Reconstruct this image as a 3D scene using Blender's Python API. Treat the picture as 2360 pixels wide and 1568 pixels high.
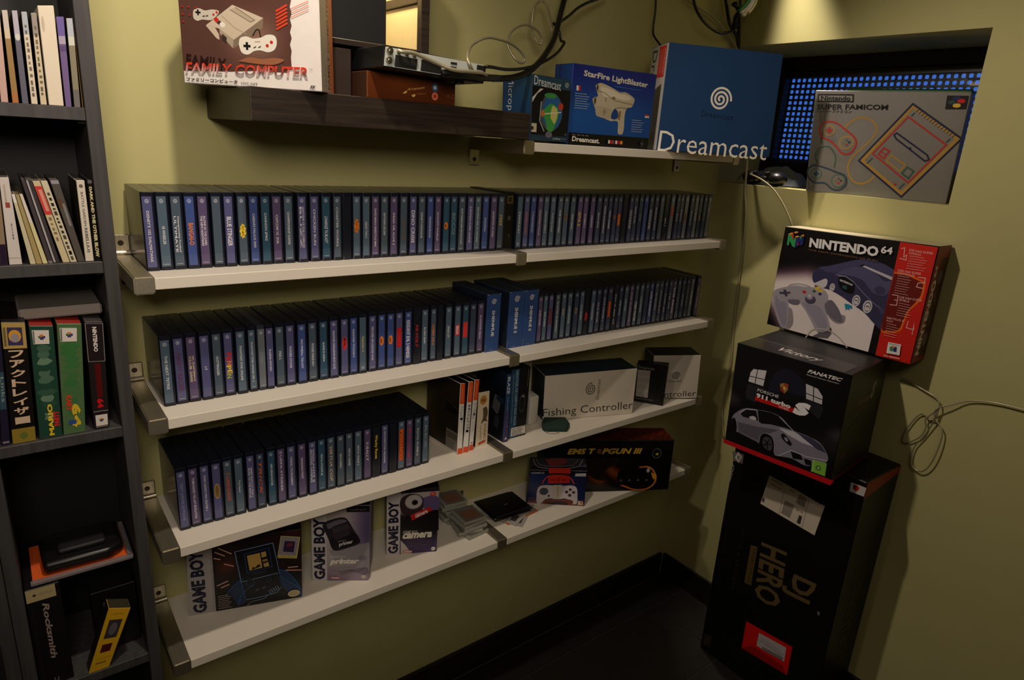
import bpy, bmesh, math, random
from mathutils import Vector, Matrix
random.seed(7)
for o in list(bpy.data.objects): bpy.data.objects.remove(o)
SC = bpy.context.scene
COL = SC.collection
# ------------------------------------------------------------------ camera, world, lights, exposure
cam = bpy.data.cameras.new('camera'); cam_o = bpy.data.objects.new('camera', cam); COL.objects.link(cam_o)
cam.sensor_fit = 'HORIZONTAL'; cam.sensor_width = 36.0; cam.lens = 36.0 * 1522.66 / 2360.0
cam.clip_start = 0.02; cam.clip_end = 60
_y, _p, _r = 0.6727, -0.2934, 0.0659
_f = Vector((math.sin(_y)*math.cos(_p), math.cos(_y)*math.cos(_p), math.sin(_p)))
_rt = _f.cross(Vector((0, 0, 1))).normalized(); _up = _rt.cross(_f)
_r2 = _rt*math.cos(_r) + _up*math.sin(_r); _u2 = -_rt*math.sin(_r) + _up*math.cos(_r)
cam_o.matrix_world = Matrix(((_r2.x, _u2.x, -_f.x, -1.90686), (_r2.y, _u2.y, -_f.y, -1.37699), (_r2.z, _u2.z, -_f.z, 1.6133), (0, 0, 0, 1)))
SC.camera = cam_o
W = bpy.data.worlds.new('dusk_sky'); SC.world = W; W.use_nodes = True
_bg = W.node_tree.nodes['Background']; _bg.inputs[0].default_value = (0.045, 0.15, 0.62, 1); _bg.inputs[1].default_value = 0.9
SC.view_settings.view_transform = 'Standard'; SC.view_settings.look = 'None'
SC.view_settings.exposure = 0.2; SC.view_settings.gamma = 1.0; SC.view_settings.use_curve_mapping = False
WARM = (1.0, 0.85, 0.71)
def lamp(name, kind, loc, energy, color=WARM, size=0.03, aim=None, angle=150, blend=0.5):
    l = bpy.data.lights.new(name, kind); l.energy = energy; l.color = color
    if kind == 'AREA': l.size = size
    else: l.shadow_soft_size = size
    if kind == 'SPOT': l.spot_size = math.radians(angle); l.spot_blend = blend
    o = bpy.data.objects.new(name, l); COL.objects.link(o); o.location = loc
    if aim: o.rotation_euler = (Vector(aim) - Vector(loc)).to_track_quat('-Z', 'Y').to_euler()
    return o
lamp('ceiling_spot_by_shelves', 'SPOT', (-1.64, -0.62, 2.42), 30, size=0.03, aim=(-1.66, -0.16, 1.3), angle=108, blend=0.9)
lamp('spot_toward_right_wall', 'SPOT', (-1.22, -0.36, 2.18), 26, size=0.022, aim=(0.0, -0.85, 1.25), angle=80, blend=0.8)
lamp('ceiling_spot_in_corner', 'SPOT', (-0.085, -0.10, 2.44), 60, size=0.022, aim=(0.022, -0.34, 1.42), angle=30, blend=0.9)
lamp('lamp_behind_viewer', 'SPOT', (-2.10, -1.75, 2.05), 40, size=0.22, aim=(-1.45, 0.0, 1.45), angle=66, blend=1.0)
lamp('fill_area_mid_room', 'AREA', (-1.6, -1.7, 2.46), 4.5, size=0.9, aim=(-1.5, -1.2, 0))  # added fill without a real fixture, lifts the dark corner and lower wall
lamp('cabinet_bulb', 'POINT', (-1.30, -0.13, 1.95), 1.7, color=(1.0, 0.80, 0.48), size=0.02)
# ------------------------------------------------------------------ materials
def s2l(c): c /= 255.0; return c/12.92 if c <= 0.04045 else ((c+0.055)/1.055)**2.4
def lin(c): return (s2l(c[0]), s2l(c[1]), s2l(c[2]), 1.0)
MATS = {}
def mat(name, col, rough=0.5, metal=0.0, var=0.06, scale=40.0, bump=0.0, spec=0.5, coat=0.0, trans=0.0, alpha=1.0, linear=False):
    if name in MATS: return MATS[name]
    m = bpy.data.materials.new(name); m.use_nodes = True; nt = m.node_tree; b = nt.nodes['Principled BSDF']
    c = (*col, 1.0) if linear else lin(col)
    b.inputs['Roughness'].default_value = rough; b.inputs['Metallic'].default_value = metal
    b.inputs['Specular IOR Level'].default_value = spec; b.inputs['Coat Weight'].default_value = coat
    b.inputs['Transmission Weight'].default_value = trans; b.inputs['Alpha'].default_value = alpha
    tc = nt.nodes.new('ShaderNodeTexCoord'); nz = nt.nodes.new('ShaderNodeTexNoise'); nz.inputs['Scale'].default_value = scale; nz.inputs['Detail'].default_value = 4
    nt.links.new(tc.outputs['Object'], nz.inputs['Vector'])
    mx = nt.nodes.new('ShaderNodeMix'); mx.data_type = 'RGBA'; nt.links.new(nz.outputs['Fac'], mx.inputs[0])
    mx.inputs[6].default_value = (c[0]*(1-var), c[1]*(1-var), c[2]*(1-var), 1); mx.inputs[7].default_value = (min(1, c[0]*(1+var)), min(1, c[1]*(1+var)), min(1, c[2]*(1+var)), 1)
    nt.links.new(mx.outputs[2], b.inputs['Base Color'])
    if bump:
        bp = nt.nodes.new('ShaderNodeBump'); bp.inputs['Strength'].default_value = bump; bp.inputs['Distance'].default_value = 0.002
        nt.links.new(nz.outputs['Fac'], bp.inputs['Height']); nt.links.new(bp.outputs['Normal'], b.inputs['Normal'])
    MATS[name] = m; return m
def streak_mat(name, c1, c2, rough, metal, sc, spec=0.5):
    if name in MATS: return MATS[name]
    m = bpy.data.materials.new(name); m.use_nodes = True; nt = m.node_tree; b = nt.nodes['Principled BSDF']
    tc = nt.nodes.new('ShaderNodeTexCoord'); mp = nt.nodes.new('ShaderNodeMapping'); mp.inputs['Scale'].default_value = sc
    nz = nt.nodes.new('ShaderNodeTexNoise'); nz.inputs['Scale'].default_value = 6; nz.inputs['Detail'].default_value = 5
    rp = nt.nodes.new('ShaderNodeValToRGB'); rp.color_ramp.elements[0].color = lin(c1); rp.color_ramp.elements[1].color = lin(c2)
    rp.color_ramp.elements[0].position = 0.35; rp.color_ramp.elements[1].position = 0.65
    for a, bb in ((tc.outputs['Object'], mp.inputs['Vector']), (mp.outputs[0], nz.inputs['Vector']), (nz.outputs['Fac'], rp.inputs[0]), (rp.outputs[0], b.inputs['Base Color'])): nt.links.new(a, bb)
    b.inputs['Roughness'].default_value = rough; b.inputs['Metallic'].default_value = metal; b.inputs['Specular IOR Level'].default_value = spec
    MATS[name] = m; return m
def print_mat(name, rough, coat=0.0):
    m = bpy.data.materials.new(name); m.use_nodes = True; nt = m.node_tree; b = nt.nodes['Principled BSDF']
    at = nt.nodes.new('ShaderNodeAttribute'); at.attribute_name = 'Col'
    nt.links.new(at.outputs['Color'], b.inputs['Base Color']); b.inputs['Roughness'].default_value = rough; b.inputs['Coat Weight'].default_value = coat
    b.inputs['Specular IOR Level'].default_value = 0.35
    return m
PRINT = print_mat('printed_card', 0.42); PRINT_MATT = print_mat('printed_paper', 0.7); PRINT_GLOSS = print_mat('printed_gloss', 0.28)
WALL = mat('olive_wall_paint', (0.50, 0.465, 0.205), 0.75, var=0.05, scale=9, bump=0.25, spec=0.25, linear=True)
CEIL = mat('ceiling_paint', (225, 220, 200), 0.85)
TILE = mat('dark_floor_tile', (34, 31, 28), 0.45, var=0.25, scale=25, bump=0.3, spec=0.35)
GROUT = mat('grey_grout', (78, 74, 66), 0.9)
WHITE = mat('white_laminate', (232, 224, 208), 0.32, var=0.015, scale=30)
DARKWOOD = streak_mat('black_brown_wood', (34, 27, 22), (52, 42, 34), 0.42, 0, (1.2, 30, 30), 0.4)
BOOKWOOD = streak_mat('grey_black_board', (58, 56, 56), (70, 68, 68), 0.5, 0, (20, 20, 1.0), 0.4)
STEEL = streak_mat('brushed_steel', (165, 158, 140), (190, 182, 164), 0.32, 1.0, (60, 60, 2))
BRACKET = streak_mat('bracket_nickel', (192, 184, 164), (200, 192, 172), 0.46, 1.0, (40, 4, 40))
BLACK = mat('black_plastic', (16, 16, 17), 0.35, var=0.15)
BLACKM = mat('matt_black', (12, 12, 13), 0.6, var=0.15)
SHELL = mat('navy_case_plastic', (22, 26, 40), 0.24, var=0.15, scale=60, spec=0.5)
SHELLC = mat('clear_case_plastic', (46, 52, 66), 0.2, var=0.1)
CABLEB = mat('black_cable', (20, 19, 18), 0.35)
SILVER = mat('silver_cable', (176, 168, 140), 0.3, metal=0.5)
CREAM = mat('cream_cable', (160, 150, 116), 0.5)
SCREW = mat('screw_dark', (60, 54, 46), 0.4, metal=0.8)
def cmat(c, rough=0.45):
    k = 'card_%02x%02x%02x_%d' % (int(c[0]), int(c[1]), int(c[2]), int(rough*100))
    return mat(k, c, rough, var=0.05, scale=80, spec=0.35)
# ------------------------------------------------------------------ objects
def tag(o, label=None, cat=None, group=None, kind=None):
    if label: o['label'] = label
    if cat: o['category'] = cat
    if group: o['group'] = group
    if kind: o['kind'] = kind
    return o
def thing(name, label, cat, loc=(0, 0, 0), group=None, kind=None):
    o = bpy.data.objects.new(name, None); o.empty_display_size = 0.02; COL.objects.link(o); o.location = loc
    return tag(o, label, cat, group, kind)
def base_of(o):
    v = Vector((0, 0, 0))
    while o is not None: v += o.location; o = o.parent
    return v
def part(name, bm, m, parent=None, label=None, smooth=False):
    """one mesh object from a bmesh in world coordinates (freed here)"""
    bmesh.ops.recalc_face_normals(bm, faces=bm.faces)
    if parent is not None: bmesh.ops.translate(bm, verts=bm.verts, vec=-base_of(parent))
    me = bpy.data.meshes.new(name); bm.to_mesh(me); bm.free()
    for x in (m if isinstance(m, (list, tuple)) else [m]): me.materials.append(x)
    if smooth: me.polygons.foreach_set('use_smooth', [True]*len(me.polygons))
    o = bpy.data.objects.new(name, me); COL.objects.link(o)
    if parent is not None: o.parent = parent
    if label: o['label'] = label
    return o
def struct(name, bm, m): return tag(part(name, bm, m), kind='structure')
def BM(): return bmesh.new()
def box(bm, x0, x1, y0, y1, z0, z1, mi=0):
    v = [bm.verts.new(p) for p in ((x0,y0,z0),(x1,y0,z0),(x1,y1,z0),(x0,y1,z0),(x0,y0,z1),(x1,y0,z1),(x1,y1,z1),(x0,y1,z1))]
    fs = [bm.faces.new([v[i] for i in q]) for q in ((0,3,2,1),(4,5,6,7),(0,1,5,4),(1,2,6,5),(2,3,7,6),(3,0,4,7))]
    for f in fs: f.material_index = mi
    return fs
def bevel(bm, w, seg=1):
    bmesh.ops.bevel(bm, geom=list(bm.edges), offset=w, segments=seg, profile=0.5, affect='EDGES'); return bm
def bbox(x0, x1, y0, y1, z0, z1, w=0.001, seg=1):
    bm = BM(); box(bm, x0, x1, y0, y1, z0, z1); return bevel(bm, w, seg)
def hexa(front, back, w=0.0008, mids=(0,)*6):
    """front/back: 4 points BL BR TR TL; mids: material of front, back, left, right, top, bottom"""
    bm = BM(); a = [bm.verts.new(p) for p in front]; b = [bm.verts.new(p) for p in back]
    fs = [bm.faces.new(a), bm.faces.new(b[::-1]), bm.faces.new((b[0], a[0], a[3], b[3])), bm.faces.new((a[1], b[1], b[2], a[2])), bm.faces.new((a[3], a[2], b[2], b[3])), bm.faces.new((b[0], b[1], a[1], a[0]))]
    for f, mi in zip(fs, mids): f.material_index = mi
    if w: bevel(bm, w)
    return bm
def prism(pts, z0, z1, bm=None):
    bm = bm or BM(); n = len(pts)
    a = [bm.verts.new((p[0], p[1], z0)) for p in pts]; b = [bm.verts.new((p[0], p[1], z1)) for p in pts]
    bm.faces.new(a[::-1]); bm.faces.new(b)
    for i in range(n): bm.faces.new((a[i], a[(i+1) % n], b[(i+1) % n], b[i]))
    return bm
def cyl(bm, c, axis, r, h, n=16, r2=None):
    axis = Vector(axis).normalized(); q = axis.to_track_quat('Z', 'Y').to_matrix().to_4x4(); q.translation = Vector(c) + axis*h/2
    bmesh.ops.create_cone(bm, cap_ends=True, segments=n, radius1=r, radius2=r if r2 is None else r2, depth=h, matrix=q); return bm
def spline(pts, sub=6):
    P = [Vector(p) for p in pts]; out = []
    for i in range(len(P)-1):
        p0, p1, p2, p3 = P[max(i-1, 0)], P[i], P[i+1], P[min(i+2, len(P)-1)]
        for k in range(sub):
            t = k/sub; out.append(0.5*((2*p1) + (p2-p0)*t + (2*p0-5*p1+4*p2-p3)*t*t + (3*p1-p0-3*p2+p3)*t**3))
    out.append(P[-1]); return out
def tube(bm, pts, r, n=8, sub=6):
    P = spline(pts, sub) if sub else [Vector(p) for p in pts]; rings = []; nrm = None
    for i, p in enumerate(P):
        t = (P[min(i+1, len(P)-1)] - P[max(i-1, 0)]).normalized()
        if nrm is None: nrm = t.orthogonal().normalized()
        nrm = (nrm - t*nrm.dot(t)).normalized(); bi = t.cross(nrm)
        rings.append([bm.verts.new(p + (nrm*math.cos(a) + bi*math.sin(a))*r) for a in [2*math.pi*k/n for k in range(n)]])
    for a, b in zip(rings, rings[1:]):
        for k in range(n): bm.faces.new((a[k], a[(k+1) % n], b[(k+1) % n], b[k]))
    bm.faces.new(rings[0][::-1]); bm.faces.new(rings[-1]); return bm
# ------------------------------------------------------------------ flat print: polygons and lettering on a face
ARTS, TEXTS = [], {}
def lerp(a, b, t): return tuple(x + (y-x)*t for x, y in zip(a, b))
def sm(x, a, b):
    t = max(0.0, min(1.0, (x-a)/(b-a))); return t*t*(3-2*t)
class Art:
    """flat print in face coordinates (u right, v up, metres); colours are sRGB 0-255"""
    def __init__(s, w, h): s.w, s.h, s.items = w, h, []
    def poly(s, pts, col): s.items.append(('p', list(pts), col)); return s
    def rect(s, u0, v0, u1, v1, col): return s.poly(((u0, v0), (u1, v0), (u1, v1), (u0, v1)), col)
    def bg(s, col, m=0.0006): return s.rect(m, m, s.w-m, s.h-m, col)
    def ell(s, c, ru, rv, col, n=24, rot=0, a0=0, a1=360):
        cr, sr = math.cos(math.radians(rot)), math.sin(math.radians(rot)); pts = []
        for k in range(n if a1-a0 >= 360 else n+1):
            a = math.radians(a0 + (a1-a0)*k/n); x, y = ru*math.cos(a), rv*math.sin(a); pts.append((c[0]+x*cr-y*sr, c[1]+x*sr+y*cr))
        return s.poly(pts, col)
    def line(s, pts, wd, col, closed=False):
        P = [Vector((p[0], p[1])) for p in pts]; n = len(P)
        if n < 2: return s
        L, R = [], []
        for i in range(n):
            a = P[i-1] if (i or closed) else P[i]; b = P[(i+1) % n] if (i < n-1 or closed) else P[i]
            d1 = (P[i]-a); d2 = (b-P[i]); d = (d1.normalized() if d1.length > 1e-9 else Vector((0, 0))) + (d2.normalized() if d2.length > 1e-9 else Vector((0, 0)))
            if d.length < 1e-6: d = d2 if d2.length > 0 else d1
            d.normalize(); nn = Vector((-d.y, d.x)); q = d1 if d1.length > 1e-9 else d2; q = q.normalized()
            k = 1.0/max(0.5, abs(Vector((-q.y, q.x)).dot(nn)))
            L.append(P[i]+nn*wd/2*k); R.append(P[i]-nn*wd/2*k)
        s.items.append(('s', L, R, closed, col)); return s
    def curve(s, pts, wd, col, closed=False, sub=5):
        if closed: pts = list(pts) + [pts[0]]
        P = [(p.x, p.y) for p in spline([(p[0], p[1], 0) for p in pts], sub)]
        if closed: P = P[:-1]
        return s.line(P, wd, col, closed)
    def blob(s, pts, col, sub=4):
        P = [(p.x, p.y) for p in spline([(p[0], p[1], 0) for p in list(pts)+[pts[0]]], sub)][:-1]
        return s.poly(P, col)
    def spiral(s, c, r, wd, col, turns=2.6, ry=None, a0=10, flip=1):
        ry = ry or r; P = []
        for k in range(64):
            t = k/63; a = math.radians(a0) + flip*(1-t)*turns*2*math.pi; q = 0.08 + 0.92*t
            P.append((c[0]+r*q*math.cos(a), c[1]+ry*q*math.sin(a)))
        return s.line(P, wd, col)
    def grid(s, u0, v0, u1, v1, nu, nv, fn): s.items.append(('g', u0, v0, u1, v1, nu, nv, fn)); return s
    def tq(s, txt, TL, TR, BL, col, bold=0.0, shear=0.0):
        TEXTS[(txt, bold, shear)] = None; s.items.append(('t', (txt, bold, shear), TL, TR, BL, col)); return s
    def t3(s, txt, q, col, bold=0.0, shear=0.0): return s.tq(txt, q[0], q[1], q[2], col, bold, shear)
    def text(s, txt, u, v, w, h, col, bold=0.0, shear=0.0): return s.tq(txt, (u, v+h), (u+w, v+h), (u, v), col, bold, shear)
    def tdown(s, txt, uc, wd, vtop, vbot, col, bold=0.0, shear=0.0):
        """lettering that reads downwards"""
        return s.tq(txt, (uc+wd/2, vtop), (uc+wd/2, vbot), (uc-wd/2, vtop), col, bold, shear)
    def tup(s, txt, uc, wd, vbot, vtop, col, bold=0.0, shear=0.0):
        return s.tq(txt, (uc-wd/2, vbot), (uc-wd/2, vtop), (uc+wd/2, vbot), col, bold, shear)
    def small(s, u, v, w, n, lh, wd, col):
        """lines too small to read in the photograph"""
        for i in range(n):
            x = u; yy = v - i*lh; end = u + w*(0.75 + 0.25*((i*37) % 10)/10)
            while x < end:
                k = wd*(1.5 + ((i*7 + int(x*9000)) % 5)*0.8); s.rect(x, yy, min(x+k, end), yy+wd, col); x += k + wd*0.8
        return s
    def place(s, name, parent, quad, m=None, off=0.0004, label=None):
        ARTS.append((s, name, parent, [Vector(q) for q in quad], m or PRINT, off, label)); return s
    def mesh(s, quad, off, step=0.00003):
        BL, BR, TR, TL = quad; n = (BR-BL).cross(TL-BL).normalized()
        V, F, C = [], [], []
        def P(u, v, d):
            a, b = u/s.w, v/s.h; return (BL*(1-a)*(1-b) + BR*a*(1-b) + TR*a*b + TL*(1-a)*b) + n*d
        def colf(col, k):
            return lin(col)
        d = off
        for it in s.items:
            d += step; k = it[0]; b = len(V)
            if k == 'p':
                for p in it[1]: V.append(P(p[0], p[1], d)); C.append(lin(it[2]))
                F.append(tuple(range(b, len(V))))
            elif k == 's':
                L, R, closed, col = it[1:]; c = lin(col)
                for a, r in zip(L, R): V.append(P(a.x, a.y, d)); V.append(P(r.x, r.y, d)); C.append(c); C.append(c)
                m = len(L)
                for i in range(m if closed else m-1): j = (i+1) % m; F.append((b+2*i, b+2*j, b+2*j+1, b+2*i+1))
            elif k == 'g':
                u0, v0, u1, v1, nu, nv, fn = it[1:]
                for j in range(nv+1):
                    for i in range(nu+1):
                        a, bb = i/nu, j/nv; V.append(P(u0+(u1-u0)*a, v0+(v1-v0)*bb, d)); C.append(lin(fn(a, bb)))
                for j in range(nv):
                    for i in range(nu): q = b+j*(nu+1)+i; F.append((q, q+1, q+nu+2, q+nu+1))
            elif k == 't':
                key, TL2, TR2, BL2, col = it[1:]; g = TEXTS.get(key)
                if not g: continue
                tv, tf = g
                for x, y in tv:
                    u = TL2[0] + (TR2[0]-TL2[0])*x + (BL2[0]-TL2[0])*(1-y); v = TL2[1] + (TR2[1]-TL2[1])*x + (BL2[1]-TL2[1])*(1-y)
                    V.append(P(u, v, d))
                    if isinstance(col[0], (tuple, list)):
                        for (t0, c0), (t1, c1) in zip(col, col[1:]):
                            if y <= t1 or (t1, c1) == col[-1]: C.append(lin(lerp(c0, c1, max(0, min(1, (y-t0)/max(1e-6, t1-t0)))))); break
                    else: C.append(lin(col))
                for f in tf: F.append(tuple(b+i for i in f))
        return V, F, C
def finish_texts():
    made = []
    for key in TEXTS:
        txt, bold, shear = key
        c = bpy.data.curves.new('lettering', 'FONT'); c.body = txt; c.resolution_u = 2; c.offset = bold; c.shear = shear; c.fill_mode = 'FRONT'
        o = bpy.data.objects.new('lettering', c); COL.objects.link(o); made.append((key, o, c))
    bpy.context.view_layer.update(); dg = bpy.context.evaluated_depsgraph_get()
    for key, o, c in made:
        ev = o.evaluated_get(dg); me = ev.to_mesh(); vs = [(v.co.x, v.co.y) for v in me.vertices]; fs = [tuple(p.vertices) for p in me.polygons]
        if vs:
            x0 = min(v[0] for v in vs); x1 = max(v[0] for v in vs); y0 = min(v[1] for v in vs); y1 = max(v[1] for v in vs)
            TEXTS[key] = ([((v[0]-x0)/max(1e-6, x1-x0), (v[1]-y0)/max(1e-6, y1-y0)) for v in vs], fs)
        ev.to_mesh_clear()
    for key, o, c in made: bpy.data.objects.remove(o); bpy.data.curves.remove(c)
def finish_arts():
    finish_texts()
    for s, name, parent, quad, m, off, label in ARTS:
        V, F, C = s.mesh(quad, off); b = base_of(parent)
        me = bpy.data.meshes.new(name); me.from_pydata([v-b for v in V], [], F); me.materials.append(m)
        at = me.color_attributes.new('Col', 'FLOAT_COLOR', 'POINT'); at.data.foreach_set('color', [x for c in C for x in c])
        o = bpy.data.objects.new(name, me); COL.objects.link(o); o.parent = parent
        if label: o['label'] = label
def vq(q): return [Vector(p) for p in q]
def qdims(q): q = vq(q); return (q[1]-q[0]).length, (q[3]-q[0]).length
def back_of(q, depth):
    q = vq(q); d = q[1]-q[0]; d.z = 0; d.normalize(); n = Vector((-d.y, d.x, 0))*depth; return [p+n for p in q]
def side_right(f, b): return [f[1], b[1], b[2], f[2]]
def side_left(f, b): return [b[0], f[0], f[3], b[3]]
def side_top(f, b): return [f[3], f[2], b[2], b[3]]
def carton(name, label, cat, q, depth, cols, group=None, rough=0.42, w=0.0008, back=None, body=None):
    """cols: front, left, right, top (others as left)"""
    f = vq(q); b = vq(back) if back else back_of(q, depth)
    c = (f[0]+f[1]+b[0]+b[1])/4
    t = thing(name, label, cat, c, group)
    ms = [cmat(x, rough) for x in cols]
    part(body or ('case_body' if 'case' in name else 'packet_body' if 'packet' in name else 'carton'), hexa(f, b, w, (0, 1, 1, 2, 3, 1)), ms, t)
    return t, f, b
# ------------------------------------------------------------------ room
XW = 0.022                      # right wall face
X0, Y0, ZC = -3.4, -3.4, 2.5
OY0, OY1, OZ0, OZ1 = -0.700, 0.035, 1.5243, 1.940   # window recess in the right wall
bm = BM(); box(bm, X0-0.1, XW, 0, 0.12, -0.05, ZC+0.05); struct('wall_back', bm, WALL)
bm = BM(); XO = 0.335
box(bm, XW, XO, Y0-0.1, OY0, -0.05, ZC+0.05); box(bm, XW, XO, OY0, OY1, -0.05, OZ0); box(bm, XW, XO, OY0, OY1, OZ1, ZC+0.05); box(bm, XW, XO, OY1, 0.12, -0.05, ZC+0.05)
struct('wall_right', bm, WALL)
bm = BM(); box(bm, X0-0.1, X0, Y0-0.1, 0, -0.05, ZC+0.05); struct('wall_left', bm, WALL)
bm = BM(); box(bm, X0, XW, Y0-0.1, Y0, -0.05, ZC+0.05); struct('wall_front', bm, WALL)
bm = BM(); box(bm, X0-0.1, XW+0.4, Y0-0.1, 0.12, ZC+0.0001, ZC+0.06); struct('ceiling', bm, CEIL)
fl = thing('floor', None, None, (-1, -1, 0), kind='structure')
bm = BM(); box(bm, X0, XW, Y0, 0, -0.06, -0.0035); part('grout_bed', bm, GROUT, fl)
TW, TL_, GAP = 0.2975, 0.600, 0.003
rows = [(-0.126, -0.012)] + [(-0.126-TW*(k+1), -0.126-TW*k) for k in range(11)]
for r, (ya, yb) in enumerate(rows):
    xj = -0.46 if r % 2 == 0 else -0.158
    xs = sorted([xj + TL_*k for k in range(-7, 3)])
    for xa, xb in zip(xs, xs[1:]):
        a, b = max(xa, X0), min(xb, XW-0.010)
        if b-a < 0.02: continue
        bm = BM(); dz = random.uniform(-0.0004, 0.0004); box(bm, a+GAP/2, b-GAP/2, ya+GAP/2, yb-GAP/2, -0.012, dz); bevel(bm, 0.0008)
        part('tile', bm, TILE, fl)
def baseboard(name, segs, along_x):
    t = thing(name, None, None, (segs[0][0], 0, 0) if along_x else (XW, segs[0][0], 0), kind='structure')
    for a, b in segs:
        if along_x: part('tile', bbox(a+0.001, b-0.001, -0.011, -0.0002, 0.001, 0.0955, 0.0012), TILE, t)
        else: part('tile', bbox(XW-0.011, XW-0.0002, a+0.001, b-0.001, 0.001, 0.0955, 0.0012), TILE, t)
baseboard('baseboard_back', [(-1.66+0.6*k, -1.06+0.6*k) for k in range(-2, 2)] + [(-0.46, XW-0.012)], True)
baseboard('baseboard_right', [(-0.55, -0.012), (-1.15, -0.55), (-1.75, -1.15), (-2.35, -1.75), (-2.95, -2.35)], False)
# window in the recess: dark frame, glass pane and the perforated plate outside
wn = thing('window_1', None, None, (0.32, -0.33, OZ0), kind='structure')
FR = mat('dark_window_frame', (20, 20, 20), 0.4); FR2 = mat('window_rail', (44, 41, 34), 0.4)
bm = BM(); box(bm, 0.300, 0.334, OY0-0.02, OY1-0.001, 1.898, OZ1-0.0005); box(bm, 0.300, 0.334, OY0-0.02, OY1, OZ0+0.0005, 1.600); box(bm, 0.300, 0.334, -0.012, OY1-0.001, 1.600, 1.898); bevel(bm, 0.002); part('frame', bm, FR, wn)
bm = BM(); box(bm, 0.318, 0.333, OY0, -0.012, 1.876, 1.8978); bevel(bm, 0.002); part('sash_rail', bm, FR2, wn)
GL = mat('window_glass', (235, 240, 240), 0.02, trans=1.0)
bm = BM(); box(bm, 0.322, 0.325, OY0, -0.010, 1.600, 1.880); part('pane', bm, GL, wn)
bm = BM(); py, pz, rr = 0.0195, 0.0181, 0.0058; NY, NZ = 37, 15; ya, za = -0.0143+py/2, 1.8713+pz/2
for i in range(NY):
    for j in range(NZ):
        c0, c1 = ya-py*(i+1), ya-py*i; d0, d1 = za-pz*(j+1), za-pz*j; cy, cz = (c0+c1)/2, (d0+d1)/2
        sq = [(c1, cz), (c1, d1), (cy, d1), (c0, d1), (c0, cz), (c0, d0), (cy, d0), (c1, d0)]
        o8 = [bm.verts.new((0.352, y, z)) for y, z in sq]
        i8 = [bm.verts.new((0.352, cy + rr*math.cos(math.pi/4*k)*(1 if k % 2 == 0 else 1.18), cz + rr*math.sin(math.pi/4*k)*(1 if k % 2 == 0 else 1.18))) for k in range(8)]
        for k in range(8): bm.faces.new((o8[k], o8[(k+1) % 8], i8[(k+1) % 8], i8[k]))
box(bm, 0.3515, 0.3525, OY0-0.25, OY1+0.15, 1.8804, 2.05); box(bm, 0.3515, 0.3525, OY0-0.25, OY1+0.15, 1.45, 1.6088); box(bm, 0.3515, 0.3525, ya, OY1+0.15, 1.6088, 1.8804)
bmesh.ops.remove_doubles(bm, verts=bm.verts, dist=1e-5)
tag(part('perforated_plate', bm, mat('plate_grey', (70, 74, 84), 0.5), wn), kind='stuff')
# ------------------------------------------------------------------ wall shelves and brackets
XB = (-1.7474, -0.9823, -0.2192); WB, HB, SD = 0.030, 0.0294, 0.2147
ZT = (1.6150, 1.3698, 1.1251, 0.8702, 0.6194)
ROWN = ('top white shelf', 'upper case shelf', 'middle case shelf', 'lower case shelf', 'lowest white shelf')
ENDN = ('left end', 'middle joint', 'right end')
def bracket(x, zt, flip, label):
    t = thing('shelf_bracket', label, 'bracket', (x+WB/2, 0, zt-HB), group='nickel shelf brackets')
    bm = BM(); box(bm, x, x+WB, -SD, -0.004, zt-HB, zt); bmesh.ops.bevel(bm, geom=[e for e in bm.edges if all(abs(v.co.y+SD) < 1e-4 for v in e.verts)] + [e for e in bm.edges if all(abs(v.co.y+SD) < 1e-4 for v in e.verts) is False and abs(e.verts[0].co.y-e.verts[1].co.y) > 0.1], offset=0.0022, segments=2, affect='EDGES')
    part('arm', bm, BRACKET, t)
    up, dn = 0.036, 0.0365
    if flip: up = 0.0
    pl = part('wall_plate', bbox(x+0.0005, x+WB-0.0005, -0.0055, -0.0003, zt-HB-dn, zt+up, 0.0015), STEEL, t)
    for z in ([zt+0.021] if not flip else []) + [zt-HB-0.022]:
        bm = BM(); cyl(bm, (x+WB/2, -0.0052, z), (0, -1, 0), 0.0052, 0.0016, 14, 0.0044); cyl(bm, (x+WB/2, -0.0066, z), (0, -1, 0), 0.0018, 0.0006, 6); part('screw', bm, SCREW, pl)
    if not flip:
        bm = BM(); cyl(bm, (x+0.001, -0.0075, zt+0.0035), (1, 0, 0), 0.0035, WB-0.002, 10); part('bent_lip', bm, STEEL, t)
for k in range(5):
    for e in range(3):
        if k == 0 and e == 0: continue
        bracket(XB[e], ZT[k], k == 0, f'nickel bracket at the {ENDN[e]} of the {ROWN[k]}' if k or e != 1 else 'nickel bracket at the left end of the top white shelf')
def board(x0, x1, zt, label):
    o = part('wall_shelf', bbox(x0+0.0004, x1-0.0004, -SD+0.0012, -0.0004, zt-0.0035-0.0195, zt-0.0035, 0.0012, 2), WHITE)
    return tag(o, label, 'shelf', 'white wall shelves')
board(XB[1]+WB, XB[2], ZT[0], 'short white shelf under the blue console carton, beside the dark shelf')
for k in range(1, 5):
    hold = {1: ('left white shelf holding the upper row of game cases', 'right white shelf holding the upper row of game cases'), 2: ('left white shelf holding the middle row of game cases', 'right white shelf under the middle row and its two thick cartons'),
            3: ('left white shelf with the lowest row of game cases', 'right white shelf carrying the white fishing box'), 4: ('lowest white shelf on the left with three grey handheld boxes', 'lowest white shelf on the right under the orange flame carton')}[k]
    board(XB[0]+WB, XB[1], ZT[k], hold[0]); board(XB[1]+WB, XB[2], ZT[k], hold[1])
DS0, DS1, DSB, DST = -1.5690, -1.0085, 1.6165, 1.6680
tag(part('floating_shelf', bbox(DS0, DS1, -0.262, -0.0004, DSB, DST, 0.0012, 2), DARKWOOD), 'thick dark brown floating shelf below the brown console carton', 'shelf')
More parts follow.
